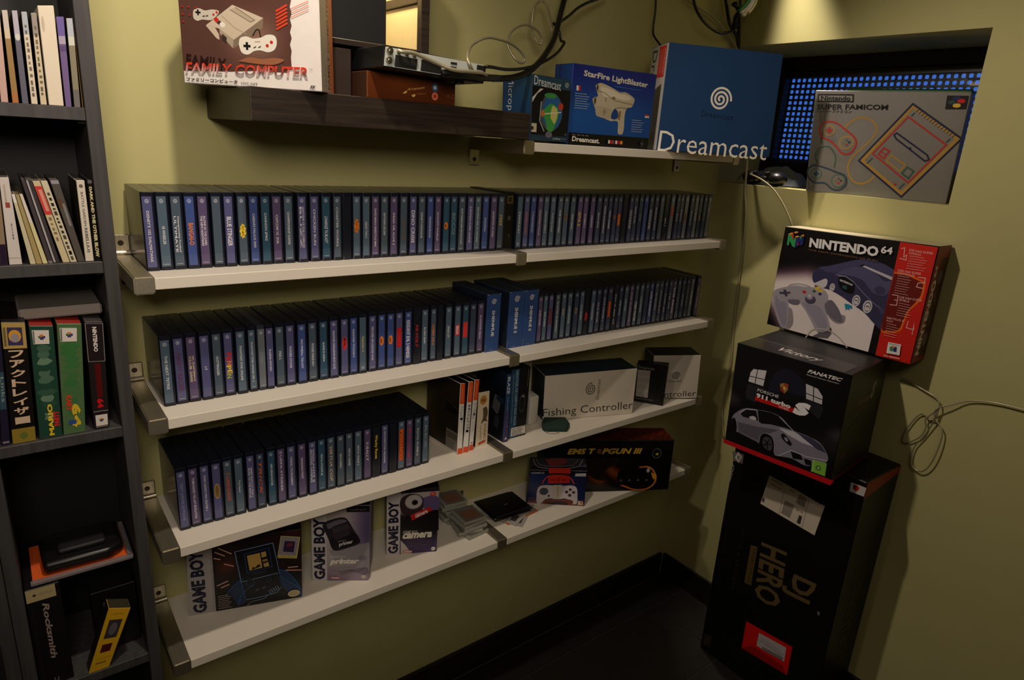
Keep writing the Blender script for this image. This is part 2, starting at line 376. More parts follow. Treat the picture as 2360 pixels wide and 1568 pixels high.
# ------------------------------------------------------------------ narrow bookcases at the left
BX1, BX0, BT, BY = -1.764, -1.969, 0.0195, -0.200
BZ = (1.6190, 1.3945, 1.1170, 0.6560)
bk = thing('bookcase', 'narrow grey black bookcase filled with upright discs beside the white shelves', 'bookcase', ((BX0+BX1)/2, -0.1, 0))
part('side_panel', bbox(BX1-BT, BX1, BY, -0.001, 0.0, 2.03, 0.0008), BOOKWOOD, bk)
part('side_panel', bbox(BX0, BX0+BT, BY, -0.001, 0.0, 2.03, 0.0008), BOOKWOOD, bk)
part('back_panel', bbox(BX0+BT, BX1-BT, -0.006, -0.001, 0.01, 2.02, 0.0005), BLACKM, bk)
part('top_board', bbox(BX0, BX1, BY, -0.001, 2.0305, 2.05, 0.0008), BOOKWOOD, bk)
for z in BZ + (0.30, 0.075):
    part('shelf_board', bbox(BX0+BT+0.0004, BX1-BT-0.0004, BY+0.001, -0.0065, z-0.018, z, 0.0006), BOOKWOOD, bk)
    if z > 0.5:
        bm = BM(); cyl(bm, (BX1-BT-0.0095, BY+0.014, z-0.0205), (1, 0, 0), 0.0022, 0.009, 8); part('shelf_pin', bm, STEEL, bk)
b2 = thing('bookcase', 'dark neighbouring bookcase at the left edge, only its side shown', 'bookcase', (BX0-0.11, -0.1, 0))
part('side_panel', bbox(BX0-0.001-BT, BX0-0.001, BY, -0.001, 0.0, 2.03, 0.0008), BOOKWOOD, b2)
part('side_panel', bbox(BX0-0.205, BX0-0.205+BT, BY, -0.001, 0.0, 2.03, 0.0008), BOOKWOOD, b2)
part('back_panel', bbox(BX0-0.185, BX0-0.0206, -0.006, -0.001, 0.01, 2.02, 0.0005), BLACKM, b2)
for z in (1.9, 1.6, 1.28, 0.96, 0.64, 0.3): part('shelf_board', bbox(BX0-0.185, BX0-0.0206, BY+0.001, -0.0065, z-0.018, z, 0.0006), BOOKWOOD, b2)
# ------------------------------------------------------------------ the rows of game cases
ORD = ['zeroth', 'first', 'second', 'third', 'fourth', 'fifth', 'sixth', 'seventh', 'eighth', 'ninth', 'tenth', 'eleventh', 'twelfth', 'thirteenth', 'fourteenth', 'fifteenth', 'sixteenth', 'seventeenth', 'eighteenth', 'nineteenth', 'twentieth']
def ordinal(n):
    if n <= 20: return ORD[n]
    return {2: 'twenty', 3: 'thirty', 4: 'forty'}[n//10] + ('-' + ORD[n % 10] if n % 10 else '')
SHELLS = {}
CH, CD, CY = 0.1300, 0.1500, -0.1565
def shell_mesh(w, clear):
    k = (round(w, 4), clear)
    if k in SHELLS: return SHELLS[k]
    bm = BM(); h = w/2; r = min(0.0034, h*0.45)
    pts = [(-h, CD), (h, CD), (h, r)] + [(h-r+r*math.cos(a), r-r*math.sin(a)) for a in (math.pi/6, math.pi/3, math.pi/2)] + [(-h+r, 0), (-h+r-r*0.7, r*0.3), (-h, r)]
    prism([(p[0], p[1]) for p in pts[::-1]], 0.0006, CH, bm)
    top = [f for f in bm.faces if f.normal.z > 0.9 or f.calc_center_median().z > CH-1e-4]
    bmesh.ops.bevel(bm, geom=list({e for f in top for e in f.edges}), offset=0.0012, segments=1, affect='EDGES')
    bmesh.ops.recalc_face_normals(bm, faces=bm.faces)
    me = bpy.data.meshes.new('case_shell'); bm.to_mesh(me); bm.free(); me.materials.append(SHELLC if clear else SHELL)
    SHELLS[k] = me; return me
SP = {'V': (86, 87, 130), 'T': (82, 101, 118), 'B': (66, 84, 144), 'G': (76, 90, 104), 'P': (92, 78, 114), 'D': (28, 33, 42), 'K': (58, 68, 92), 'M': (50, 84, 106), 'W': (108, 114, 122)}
SPN = {'V': 'violet', 'T': 'grey blue', 'B': 'bright blue', 'G': 'slate', 'P': 'purple', 'D': 'dark', 'K': 'dull navy', 'M': 'teal', 'W': 'pale grey'}
WT, OR, YE, RD = (226, 222, 226), (238, 128, 40), (238, 204, 60), (214, 48, 44)
def game_case(x, w, zs, spec, label, group, n, y=None):
    code, title = spec[0], spec[1]; tc = spec[2] if len(spec) > 2 else WT; a, b = spec[3] if len(spec) > 3 else (0.22, 0.80)
    t = thing('game_case', label, 'game case', (x, CY if y is None else y, zs), group)
    sh = bpy.data.objects.new('case_shell', shell_mesh(w, code == 'W')); COL.objects.link(sh); sh.parent = t
    lw = w*0.70 if w > 0.015 else w*0.84; lh = 0.1165; off = -w*0.07 if w > 0.015 else 0
    A = Art(lw, lh); c = SP[code]; c2 = lerp(c, (150, 150, 168), 0.10)
    A.bg(c, 0.0002)
    if code != 'D':
        A.rect(0.0002, 0.0002, lw-0.0002, lh*0.155, c2)
        if n % 3: A.rect(lw*0.18, lh*0.030, lw*0.82, lh*0.036, (196, 192, 196))
        low = len(spec) > 4 and spec[4] == 'low'
        vc = lh*0.935 if not low else lh*0.06
        if w > 0.010: A.ell((lw*0.5, vc), lw*0.23, lw*0.26, lerp(c, (206, 206, 216), 0.62), 14); A.spiral((lw*0.5, vc), lw*0.18, lw*0.035, lerp(c, (206, 206, 216), 0.25), 2)
    va, vb = lh*(1-a), lh*(1-b); tw = lw*0.30
    sp4 = spec[4] if len(spec) > 4 else None
    if sp4 == 'block': A.rect(lw*0.12, vb, lw*0.88, va, spec[5]); A.tdown(title, lw*0.5, lw*0.5, va-0.002, vb+0.002, tc, 0.02)
    elif sp4 == 'oval': A.ell((lw*0.5, (va+vb)/2), lw*0.36, (va-vb)/2, tc, 20); A.ell((lw*0.5, (va+vb)/2), lw*0.27, (va-vb)/2*0.86, lerp(tc, (60, 44, 20), 0.5), 20)
    elif sp4 == 'burst':
        A.poly([(lw*(0.5+0.42*math.cos(q)*(1 if k % 2 else 0.7)), (va+vb)/2+(va-vb)/2*math.sin(q)*(1 if k % 2 else 0.8)) for k, q in [(k, k*math.pi/9) for k in range(18)]], tc); A.tdown(title, lw*0.5, lw*0.34, va-0.005, vb+0.005, lerp(tc, (60, 30, 10), 0.75), 0.02)
    elif sp4 == 'emblem': A.ell((lw*0.5, (va+vb)/2), lw*0.33, (va-vb)*0.5, tc, 12); A.ell((lw*0.42, (va+vb)/2), lw*0.16, (va-vb)*0.28, lerp(tc, (80, 30, 10), 0.6), 10)
    elif sp4 == 'big': A.tdown(title, lw*0.5, lw*0.56, va, vb, tc, 0.02)
    elif sp4 == 'two': A.tdown(title, lw*0.64, tw*0.85, va, vb, tc, 0.012); A.tdown(spec[5], lw*0.30, tw*0.85, va, vb, tc, 0.012)
    elif sp4 == 'multi':
        n_ = len(title)
        for i, ch in enumerate(title): q0 = va+(vb-va)*i/n_; A.tdown(ch, lw*(0.5+0.05*(-1)**i), lw*0.62, q0, q0+(vb-va)/n_*0.92, spec[5][min(len(spec[5])-1, i*len(spec[5])//n_)], 0.03)
    elif sp4 == 'ital': A.tdown(title, lw*0.5, lw*0.42, va, vb, tc, 0.01, 0.3)
    elif title: A.tdown(title, lw*0.5, tw, va, vb, tc, 0.012)
    q = [(x+off-lw/2, t.location.y, zs+0.0065), (x+off+lw/2, t.location.y, zs+0.0065), (x+off+lw/2, t.location.y, zs+0.0065+lh), (x+off-lw/2, t.location.y, zs+0.0065+lh)]
    A.place('spine_insert', t, q, PRINT_GLOSS, 0.0002)
    return t
def colour_word(c):
    if c == WT: return 'white'
    return {OR: 'orange', YE: 'yellow', RD: 'red'}.get(c, 'faint')
def what(spec):
    t = spec[1]; col = colour_word(spec[2] if len(spec) > 2 else WT); k = spec[4] if len(spec) > 4 else None
    if not t and k is None: return 'no lettering'
    return {None: f'{col} lettering', 'big': f'large {col} lettering', 'block': 'a coloured logo block', 'oval': 'a golden oval', 'burst': f'a {col} spiky logo', 'emblem': f'a small {col} emblem', 'two': f'two lines of {col} lettering', 'multi': 'letters in several colours', 'ital': f'slanted {col} lettering', 'low': f'{col} lettering'}.get(k)
def ordlabel(i, n, left, right):
    return f'{ordinal(i+1)} from the {left}' if i < n/2 else f'{ordinal(n-i)} from the {right}' if i < n-1 else f'next to the {right}' if False else f'first from the {right}'
ROWS = {'1L':[(-1.7074,0.0205),(-1.6861,0.0205),(-1.6651,0.0205),(-1.6442,0.0201),(-1.6238,0.0201),(-1.602,0.0195),(-1.5822,0.0195),(-1.5594,0.0196),(-1.5395,0.0196),(-1.5192,0.02),(-1.4985,0.0204),(-1.4772,0.0205),(-1.452,0.0205),(-1.4279,0.0205),(-1.4052,0.0205),(-1.3834,0.0194),(-1.3637,0.0194),(-1.3427,0.0195),(-1.3229,0.0195),(-1.3025,0.0198),(-1.2824,0.0198),(-1.2619,0.0202),(-1.2388,0.0205),(-1.2168,0.0195),(-1.197,0.0195),(-1.1759,0.0186),(-1.157,0.0186),(-1.1366,0.0194),(-1.1169,0.0194),(-1.0958,0.0205),(-1.0743,0.0205),(-1.0535,0.0205),(-1.0326,0.0205),(-1.0113,0.0205),(-0.9894,0.0205)],'1R':[(-0.9361,0.0195),(-0.9145,0.0192),(-0.895,0.0192),(-0.8743,0.0193),(-0.8547,0.0193),(-0.8334,0.0195),(-0.8107,0.0195),(-0.7903,0.0195),(-0.7677,0.0195),(-0.7449,0.0195),(-0.7242,0.0195),(-0.6999,0.0195),(-0.6778,0.0195),(-0.6554,0.0188),(-0.6363,0.0171),(-0.6189,0.0171),(-0.6007,0.0179),(-0.5797,0.0195),(-0.5577,0.018),(-0.5394,0.018),(-0.5187,0.0185),(-0.4999,0.0185),(-0.4767,0.0195),(-0.4552,0.0195),(-0.4335,0.0195),(-0.4113,0.0195),(-0.3865,0.0195),(-0.3639,0.0182),(-0.3454,0.0182),(-0.3243,0.0195),(-0.3005,0.0195),(-0.2788,0.019),(-0.2595,0.019),(-0.2398,0.0194),(-0.2172,0.0195)],'2L':[(-1.701,0.0205),(-1.6801,0.0204),(-1.6594,0.0204),(-1.6376,0.0205),(-1.6168,0.0194),(-1.5971,0.0194),(-1.5754,0.0202),(-1.5549,0.0162),(-1.5384,0.0148),(-1.5233,0.0148),(-1.5026,0.02),(-1.4823,0.02),(-1.4598,0.0205),(-1.4378,0.0205),(-1.4153,0.0205),(-1.3938,0.0205),(-1.3706,0.0196),(-1.3507,0.0196),(-1.3308,0.0196),(-1.3081,0.0205),(-1.287,0.0202),(-1.2665,0.0202),(-1.2455,0.0205),(-1.2236,0.0205),(-1.2023,0.02),(-1.182,0.02),(-1.16,0.0171),(-1.1426,0.0171),(-1.12,0.0205),(-1.0955,0.0205),(-1.0746,0.0205),(-1.0532,0.0205),(-1.0315,0.0205)],'2R':[(-0.8498,0.0172),(-0.8323,0.0172),(-0.8142,0.0178),(-0.7923,0.0195),(-0.77,0.0195),(-0.7489,0.0195),(-0.7265,0.0195),(-0.7058,0.0189),(-0.6866,0.0189),(-0.6652,0.0195),(-0.6436,0.0195),(-0.6215,0.0195),(-0.6013,0.0195),(-0.5785,0.0195),(-0.5577,0.0195),(-0.5373,0.0195),(-0.5148,0.0195),(-0.4931,0.0195),(-0.4731,0.0195),(-0.4506,0.0195),(-0.43,0.0195),(-0.4094,0.0195),(-0.3883,0.0195),(-0.3669,0.019),(-0.3476,0.019),(-0.3281,0.0192),(-0.3059,0.0195),(-0.2861,0.0195),(-0.2632,0.0195),(-0.2427,0.0195),(-0.2139,0.0195)],'3L':[(-1.6948,0.0203),(-1.6742,0.0198),(-1.6541,0.0198),(-1.6337,0.0201),(-1.6127,0.0201),(-1.5923,0.0201),(-1.5704,0.0189),(-1.5512,0.0189),(-1.5293,0.0188),(-1.5102,0.0188),(-1.4887,0.0205),(-1.4665,0.0205),(-1.4447,0.0198),(-1.4246,0.0198),(-1.4038,0.0205),(-1.3827,0.02),(-1.3624,0.02),(-1.3416,0.0205),(-1.3206,0.0205),(-1.299,0.0205),(-1.2778,0.0198),(-1.2577,0.0198),(-1.2361,0.0205),(-1.2152,0.0205),(-1.194,0.0205),(-1.1723,0.0205)]}
LM, RM = 'left bracket', 'middle bracket'
SPECS = {
'1L': [('V', "DISNEY'S 102 DALMATIANS", WT, (.2, .92)), ('T', '18 WHEELER', WT, (.42, .68)), ('G', 'Championship Football', WT, (.28, .8), 'two', 'ULTIMATE'), ('B', 'BANGAI-O', OR, (.38, .7), 'big'), ('P', 'ALONE IN THE DARK', WT, (.28, .72), 'two', 'THE NEW NIGHTMARE'), ('G', ''), ('V', 'BLUE STINGER', WT, (.3, .74), 'big'), ('G', 'BUST A MOVE', YE, (.4, .64), 'burst'), ('B', 'CAESARS PALACE 2000', WT, (.26, .78)), ('M', 'CANNON SPIKE', WT, (.25, .68)), ('P', 'CAPCOM VS. SNK', WT, (.28, .74)), ('T', 'CHAMPIONSHIP SURFER', WT, (.24, .76)), ('V', 'LIGHTYEAR OF STAR COMMAND', WT, (.16, .82), 'two', 'BUZZ'), ('V', 'CHICKEN RUN', WT, (.2, .78)), ('M', "CHARGE 'N BLAST", WT, (.32, .76), 'ital'), ('G', 'COASTER WORKS', WT, (.17, .82)), ('D', ''), ('T', 'CRAZY TAXI', OR, (.36, .62), 'burst'), ('T', 'CRAZY TAXI 2', WT, (.42, .7)), ('P', 'DAVE MIRRA FREESTYLE BMX', WT, (.2, .86)), ('G', 'DAYTONA USA 2001', WT, (.28, .66)), ('P', 'DEAD OR ALIVE 2', WT, (.28, .84)), ('G', 'DEEP FIGHTER', (110, 84, 62), (.36, .76), 'ital'), ('V', 'DINO CRISIS', WT, (.24, .82), 'big'), ('G', "DISNEY'S DINOSAUR", WT, (.28, .74)), ('B', 'DRAGONS BLOOD', WT, (.36, .74)), ('P', 'DUCATI WORLD', WT, (.28, .8)), ('M', '', OR, (.46, .6), 'emblem'), ('M', 'ECCO', (120, 144, 150), (.3, .7), 'big'), ('G', 'ECW HARDCORE REVOLUTION', WT, (.22, .88)), ('V', 'EUROPEAN SUPER LEAGUE', WT, (.18, .86)), ('T', 'EVIL DEAD HAIL TO THE KING', WT, (.2, .86)), ('B', 'EVOLUTION', WT, (.4, .66)), ('P', 'EXHIBITION OF SPEED', WT, (.28, .78)), ('G', 'F355', YE, (.34, .56), 'ital')],
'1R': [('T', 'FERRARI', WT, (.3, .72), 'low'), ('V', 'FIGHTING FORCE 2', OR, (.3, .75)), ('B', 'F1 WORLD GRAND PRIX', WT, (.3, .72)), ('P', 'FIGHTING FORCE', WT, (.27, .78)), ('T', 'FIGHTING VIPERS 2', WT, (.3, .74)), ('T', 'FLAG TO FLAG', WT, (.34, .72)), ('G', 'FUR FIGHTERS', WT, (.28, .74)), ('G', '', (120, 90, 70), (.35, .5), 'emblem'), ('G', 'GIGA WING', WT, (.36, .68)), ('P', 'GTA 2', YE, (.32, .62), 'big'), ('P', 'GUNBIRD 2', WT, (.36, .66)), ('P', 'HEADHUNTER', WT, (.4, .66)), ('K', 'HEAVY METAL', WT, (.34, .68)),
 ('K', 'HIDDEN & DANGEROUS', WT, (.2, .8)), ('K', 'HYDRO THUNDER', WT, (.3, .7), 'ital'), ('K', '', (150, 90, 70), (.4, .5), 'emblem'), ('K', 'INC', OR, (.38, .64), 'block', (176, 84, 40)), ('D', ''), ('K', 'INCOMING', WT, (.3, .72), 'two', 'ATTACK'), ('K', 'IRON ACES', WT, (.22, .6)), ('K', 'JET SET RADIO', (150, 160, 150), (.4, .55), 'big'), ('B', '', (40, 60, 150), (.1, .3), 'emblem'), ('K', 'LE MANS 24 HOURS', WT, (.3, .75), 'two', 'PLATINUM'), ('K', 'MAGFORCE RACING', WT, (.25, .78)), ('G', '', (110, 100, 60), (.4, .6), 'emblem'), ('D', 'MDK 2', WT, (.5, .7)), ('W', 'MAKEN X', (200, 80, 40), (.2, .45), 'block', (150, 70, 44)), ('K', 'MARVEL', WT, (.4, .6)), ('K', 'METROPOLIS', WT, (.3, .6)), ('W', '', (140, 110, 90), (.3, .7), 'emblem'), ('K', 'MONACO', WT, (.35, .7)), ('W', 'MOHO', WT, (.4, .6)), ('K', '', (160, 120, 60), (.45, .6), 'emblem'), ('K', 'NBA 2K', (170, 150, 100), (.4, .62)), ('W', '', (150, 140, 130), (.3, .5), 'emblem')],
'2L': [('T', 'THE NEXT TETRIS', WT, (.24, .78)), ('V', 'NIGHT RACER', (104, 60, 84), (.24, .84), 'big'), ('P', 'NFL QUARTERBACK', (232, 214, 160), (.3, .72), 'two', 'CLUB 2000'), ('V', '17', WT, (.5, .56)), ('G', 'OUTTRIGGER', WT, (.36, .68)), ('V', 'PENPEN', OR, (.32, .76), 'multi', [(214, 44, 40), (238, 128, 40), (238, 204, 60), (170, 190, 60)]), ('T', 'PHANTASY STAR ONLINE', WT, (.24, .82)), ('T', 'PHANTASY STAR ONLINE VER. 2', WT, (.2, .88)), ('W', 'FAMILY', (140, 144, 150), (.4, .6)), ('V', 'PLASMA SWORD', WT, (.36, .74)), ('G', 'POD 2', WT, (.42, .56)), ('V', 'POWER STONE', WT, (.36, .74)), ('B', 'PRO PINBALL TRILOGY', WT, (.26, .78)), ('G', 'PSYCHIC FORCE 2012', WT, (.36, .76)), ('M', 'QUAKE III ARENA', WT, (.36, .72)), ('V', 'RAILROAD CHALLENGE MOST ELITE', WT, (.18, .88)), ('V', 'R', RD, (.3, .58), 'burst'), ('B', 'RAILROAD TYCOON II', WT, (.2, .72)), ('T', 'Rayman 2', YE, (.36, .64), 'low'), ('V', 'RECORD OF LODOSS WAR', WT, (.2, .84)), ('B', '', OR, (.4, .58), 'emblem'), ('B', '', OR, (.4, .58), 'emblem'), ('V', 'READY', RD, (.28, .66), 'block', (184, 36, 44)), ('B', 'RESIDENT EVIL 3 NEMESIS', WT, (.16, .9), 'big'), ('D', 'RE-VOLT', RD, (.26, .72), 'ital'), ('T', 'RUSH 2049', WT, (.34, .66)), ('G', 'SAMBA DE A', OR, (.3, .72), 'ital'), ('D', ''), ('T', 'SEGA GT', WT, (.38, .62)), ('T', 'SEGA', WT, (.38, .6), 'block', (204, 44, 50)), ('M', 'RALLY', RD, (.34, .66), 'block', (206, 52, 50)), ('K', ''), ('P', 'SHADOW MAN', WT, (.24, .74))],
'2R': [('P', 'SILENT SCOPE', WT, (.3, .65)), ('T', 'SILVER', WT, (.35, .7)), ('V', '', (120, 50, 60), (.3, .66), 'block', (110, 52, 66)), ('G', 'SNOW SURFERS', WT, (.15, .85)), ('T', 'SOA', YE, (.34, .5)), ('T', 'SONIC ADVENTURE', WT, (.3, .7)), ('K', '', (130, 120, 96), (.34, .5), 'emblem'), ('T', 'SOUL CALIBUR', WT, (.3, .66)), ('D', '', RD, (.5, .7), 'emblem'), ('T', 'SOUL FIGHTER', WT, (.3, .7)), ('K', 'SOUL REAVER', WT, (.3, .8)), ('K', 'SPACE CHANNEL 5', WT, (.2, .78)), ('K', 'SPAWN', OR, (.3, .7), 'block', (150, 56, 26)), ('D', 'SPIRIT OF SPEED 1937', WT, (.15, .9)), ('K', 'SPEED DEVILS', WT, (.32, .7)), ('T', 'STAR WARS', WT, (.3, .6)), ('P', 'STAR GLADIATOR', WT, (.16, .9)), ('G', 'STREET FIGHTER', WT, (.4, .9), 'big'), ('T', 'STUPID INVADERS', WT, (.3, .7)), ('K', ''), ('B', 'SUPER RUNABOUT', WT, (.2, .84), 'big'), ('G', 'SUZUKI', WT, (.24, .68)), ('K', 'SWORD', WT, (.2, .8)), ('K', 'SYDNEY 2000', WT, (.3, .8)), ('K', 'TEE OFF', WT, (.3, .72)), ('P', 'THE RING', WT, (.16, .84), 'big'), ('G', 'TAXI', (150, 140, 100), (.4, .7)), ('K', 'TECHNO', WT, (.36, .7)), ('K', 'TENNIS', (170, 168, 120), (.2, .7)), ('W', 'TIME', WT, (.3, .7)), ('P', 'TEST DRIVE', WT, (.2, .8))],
'3L': [('V', 'TEST DRIVE LE MANS', (150, 150, 176), (.2, .88)), ('P', 'TOMB RAIDER THE LAST REVELATION', WT, (.16, .9)), ('V', "TONY HAWK'S PRO SKATER 2", WT, (.16, .82)), ('V', '', (196, 160, 84), (.36, .64), 'oval'), ('G', 'V CANDESANTI', (238, 92, 40), (.22, .74), 'ital'), ('T', 'Toy Racer', WT, (.4, .64)), ('V', "DISNEY PIXAR'S TOY STORY 2", WT, (.22, .78), 'two', 'BUZZ TO THE RESCUE'), ('K', 'TRICK', (226, 96, 40), (.16, .78), 'ital'), ('M', 'UEFA DREAM SOCCER', WT, (.24, .66)), ('P', 'UEFA STRIKER', WT, (.12, .82)), ('V', 'UNREAL TOURNAMENT', WT, (.2, .76)), ('P', 'VANISHING POINT', WT, (.26, .68)), ('V', 'VIGILANTE 8', WT, (.14, .8), 'two', 'SECOND OFFENSE'), ('M', 'VIRTUA ATHLETE 2K', WT, (.28, .72)), ('G', 'VIRTUA COP', (226, 190, 150), (.18, .88), 'ital'), ('G', 'VIRTUA STRIKER 2', WT, (.36, .66)), ('G', 'VIRTUA TENNIS', WT, (.3, .66)), ('T', 'VIRTUA TENNIS 2', WT, (.28, .7)), ('P', 'V-RALLY', WT, (.26, .66), 'ital'), ('D', 'Wacky Races', YE, (.16, .66), 'big'), ('V', 'WHO WANTS TO BE A MILLIONAIRE', WT, (.12, .8)), ('D', ''), ('T', 'MONACO', OR, (.16, .84), 'block', (196, 66, 24)), ('P', 'Racing', RD, (.16, .86), 'ital'), ('G', 'ROYAL RUMBLE', WT, (.22, .82)), ('T', 'REZ', (170, 168, 170), (.2, .7))],
}
ROWNAME = {'1L': 'upper row', '1R': 'upper row', '2L': 'middle row', '2R': 'middle row', '3L': 'lowest row'}
ENDS = {'1L': (LM, 'gold-stickered case'), '1R': ('gold-stickered case', 'right end'), '2L': (LM, 'single thick carton'), '2R': ('twin thick cartons', 'right end'), '3L': (LM, 'right end')}
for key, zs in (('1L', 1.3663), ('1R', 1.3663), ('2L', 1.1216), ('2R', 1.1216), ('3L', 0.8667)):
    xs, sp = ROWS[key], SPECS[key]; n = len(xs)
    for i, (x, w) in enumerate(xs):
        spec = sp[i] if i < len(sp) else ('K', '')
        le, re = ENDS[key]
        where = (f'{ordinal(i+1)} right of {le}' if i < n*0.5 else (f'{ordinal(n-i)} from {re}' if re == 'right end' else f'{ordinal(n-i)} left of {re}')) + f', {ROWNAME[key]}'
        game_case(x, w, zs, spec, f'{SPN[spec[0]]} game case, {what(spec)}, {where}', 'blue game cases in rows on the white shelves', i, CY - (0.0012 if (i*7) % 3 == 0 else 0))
def thick_box(x0, x1, zs, h, title, label, col=(44, 74, 128)):
    t, f, b = carton('game_carton', label, 'game carton', [(x0, -0.1580, zs), (x1, -0.1580, zs), (x1, -0.1580, zs+h), (x0, -0.1580, zs+h)], 0.153, (col, (30, 38, 52), (30, 38, 52), (40, 50, 62)), 'thick blue game cartons')
    w = x1-x0; A = Art(w, h); A.spiral((w*0.5, h*0.87), w*0.17, w*0.035, (208, 204, 204), 2.3); A.tdown(title, w*0.5, w*0.2, h*0.72, h*0.27, (226, 222, 218), 0.02)
    A.rect(w*0.3, h*0.025, w*0.55, h*0.03, (150, 160, 180)); A.rect(0.0005, h-0.0015, 0.006, h-0.0004, (170, 172, 176)); A.rect(w-0.004, h-0.0015, w-0.0004, h-0.0004, (170, 172, 176)); A.rect(0.0002, 0.001, 0.0008, 0.02, (150, 152, 160))
    A.place('spine_print', t, f); return t
tb = [(-1.0175, -0.977), (-0.9518, -0.9037), (-0.9029, -0.86), (-0.9756, -0.9484)]
thick_box(*tb[0], 1.1216, 0.1425, 'SHENMUE', 'thick blue game carton alone at the end of the middle row, left of the bracket')
thick_box(*tb[1], 1.1216, 0.1425, 'SHENMUE II', 'left one of two thick blue cartons right of the middle bracket')
thick_box(*tb[2], 1.1216, 0.1425, 'SHENMUE II', 'right one of two thick blue cartons, touching the thin cases')
t, f, b = carton('game_carton', 'thick black game case with gold sticker beside the upper middle bracket', 'game carton', [(tb[3][0], -0.150, 1.3701), (tb[3][1], -0.150, 1.3701), (tb[3][1], -0.150, 1.4985), (tb[3][0], -0.150, 1.4985)], 0.146, ((18, 17, 15), (18, 17, 15), (20, 20, 19), (30, 30, 28)))
w = tb[3][1]-tb[3][0]; A = Art(w, 0.132); A.rect(w*0.2, 0.106, w*0.8, 0.124, (96, 78, 34)); A.rect(w*0.32, 0.109, w*0.68, 0.121, (40, 34, 20)); A.ell((w*0.5, 0.072), w*0.2, 0.006, (70, 64, 60), 8); A.ell((w*0.55, 0.03), w*0.12, 0.005, (60, 50, 44), 8); A.place('spine_print', t, f)
# ------------------------------------------------------------------ cartons on the right stack
Q = {'n64': [[-0.0619,-0.3144,1.1205],[-0.0666,-0.735,1.1205],[-0.0666,-0.7338,1.4289],[-0.0619,-0.3174,1.4207]], 'fan': [[-0.3111,-0.3938,0.8156],[-0.2826,-0.6955,0.8156],[-0.283,-0.691,1.1129],[-0.3122,-0.3825,1.1137]], 'dj': [[-0.188,-0.357,0.001],[-0.188,-0.747,0.001],[-0.188,-0.747,0.815],[-0.188,-0.357,0.815]], 'dc': [[-0.5378,-0.2,1.6118],[-0.2596,-0.35,1.6118],[-0.267,-0.346,1.865],[-0.5372,-0.2003,1.8679]], 'sf': [[-0.8369,-0.19,1.6118],[-0.5599,-0.19,1.6118],[-0.5573,-0.19,1.7915],[-0.8378,-0.19,1.7867]], 'mic': [[-0.955,-0.2,1.6158],[-0.8487,-0.2,1.6158],[-0.8489,-0.2,1.7491],[-0.9604,-0.2,1.751]], 'fam': [[-1.6351,-0.1399,1.6684],[-1.4622,-0.285,1.6684],[-1.4645,-0.2831,1.863],[-1.6354,-0.1397,1.8659]], 'dev': [[-1.3638,-0.3,1.7156],[-1.1557,-0.3,1.7099],[-1.1508,-0.3,1.7412],[-1.3601,-0.3,1.7514]], 'brown': [[-1.367,-0.25,1.6684],[-1.1855,-0.25,1.6684],[-1.1855,-0.25,1.7085],[-1.367,-0.25,1.7125]], 'sfc': [[0.0088,-0.3206,1.5243],[0.0932,-0.6682,1.5243],[0.0922,-0.6643,1.8029],[0.0031,-0.2971,1.8046]],
     'fishing': [[-0.7639,-0.1032,0.8667],[-0.4955,-0.1938,0.8667],[-0.4963,-0.1935,1.0077],[-0.7669,-0.1022,1.0005]], 'memory': [[-0.4164,-0.1287,0.8667],[-0.3672,-0.2009,0.8667],[-0.3669,-0.2014,0.9986],[-0.4187,-0.1254,0.9921]], 'controller': [[-0.3547,-0.1409,0.8706],[-0.2227,-0.2167,0.8706],[-0.2286,-0.2133,1.0136],[-0.36,-0.1379,1.0093]], 'blazeA': [[-0.9447,-0.1582,0.8667],[-0.9299,-0.16,0.8667],[-0.9315,-0.1598,1.0524],[-0.9431,-0.1584,1.0539]], 'blazeB': [[-0.9205,-0.1497,0.8667],[-0.8628,-0.1503,0.8667],[-0.8612,-0.1503,1.0593],[-0.9244,-0.1497,1.0605]], 'ps1': [[-1.082,-0.1552,0.8667],[-1.0682,-0.1579,0.8667],[-1.0688,-0.1578,1.0523],[-1.0805,-0.1555,1.0528]], 'ps2': [[-1.0649,-0.1544,0.8667],[-1.052,-0.1586,0.8667],[-1.0467,-0.1603,1.0538],[-1.0576,-0.1568,1.054]], 'ps3': [[-1.0467,-0.1535,0.8667],[-1.0343,-0.1544,0.8667],[-1.0255,-0.155,1.0533],[-1.0386,-0.1541,1.0548]], 'sonic': [[-1.0216,-0.1464,0.8667],[-0.9832,-0.1449,0.8667],[-0.9851,-0.145,1.013],[-1.0191,-0.1463,1.0143]],
     'gbox': [[-1.6892,-0.083,0.6159],[-1.4746,-0.1494,0.6159],[-1.4716,-0.1503,0.7877],[-1.6878,-0.0834,0.7864]], 'printer': [[-1.4358,-0.1083,0.6159],[-1.3277,-0.1761,0.6159],[-1.3246,-0.178,0.8135],[-1.4346,-0.1091,0.8115]], 'camera': [[-1.2498,-0.1115,0.6159],[-1.1366,-0.1629,0.6159],[-1.135,-0.1636,0.7954],[-1.25,-0.1114,0.7933]], 'namco': [[-0.7982,-0.0991,0.6159],[-0.6642,-0.2031,0.6159],[-0.6679,-0.2003,0.7424],[-0.7932,-0.103,0.7373]], 'topgun': [[-0.7754,-0.0562,0.6159],[-0.3731,-0.2707,0.6159],[-0.3756,-0.2694,0.7833],[-0.7725,-0.0577,0.7889]]}
WHT, BLK = (236, 232, 230), (14, 13, 14)
t, f, b = carton('turntable_carton', 'tall black carton on the floor under the steering wheel box, shipping label on front', 'carton', Q['dj'], 0.203, ((13, 12, 12), (13, 12, 12), (22, 21, 17), (14, 12, 12)), w=0.003)
A = Art(*qdims(Q['dj']))
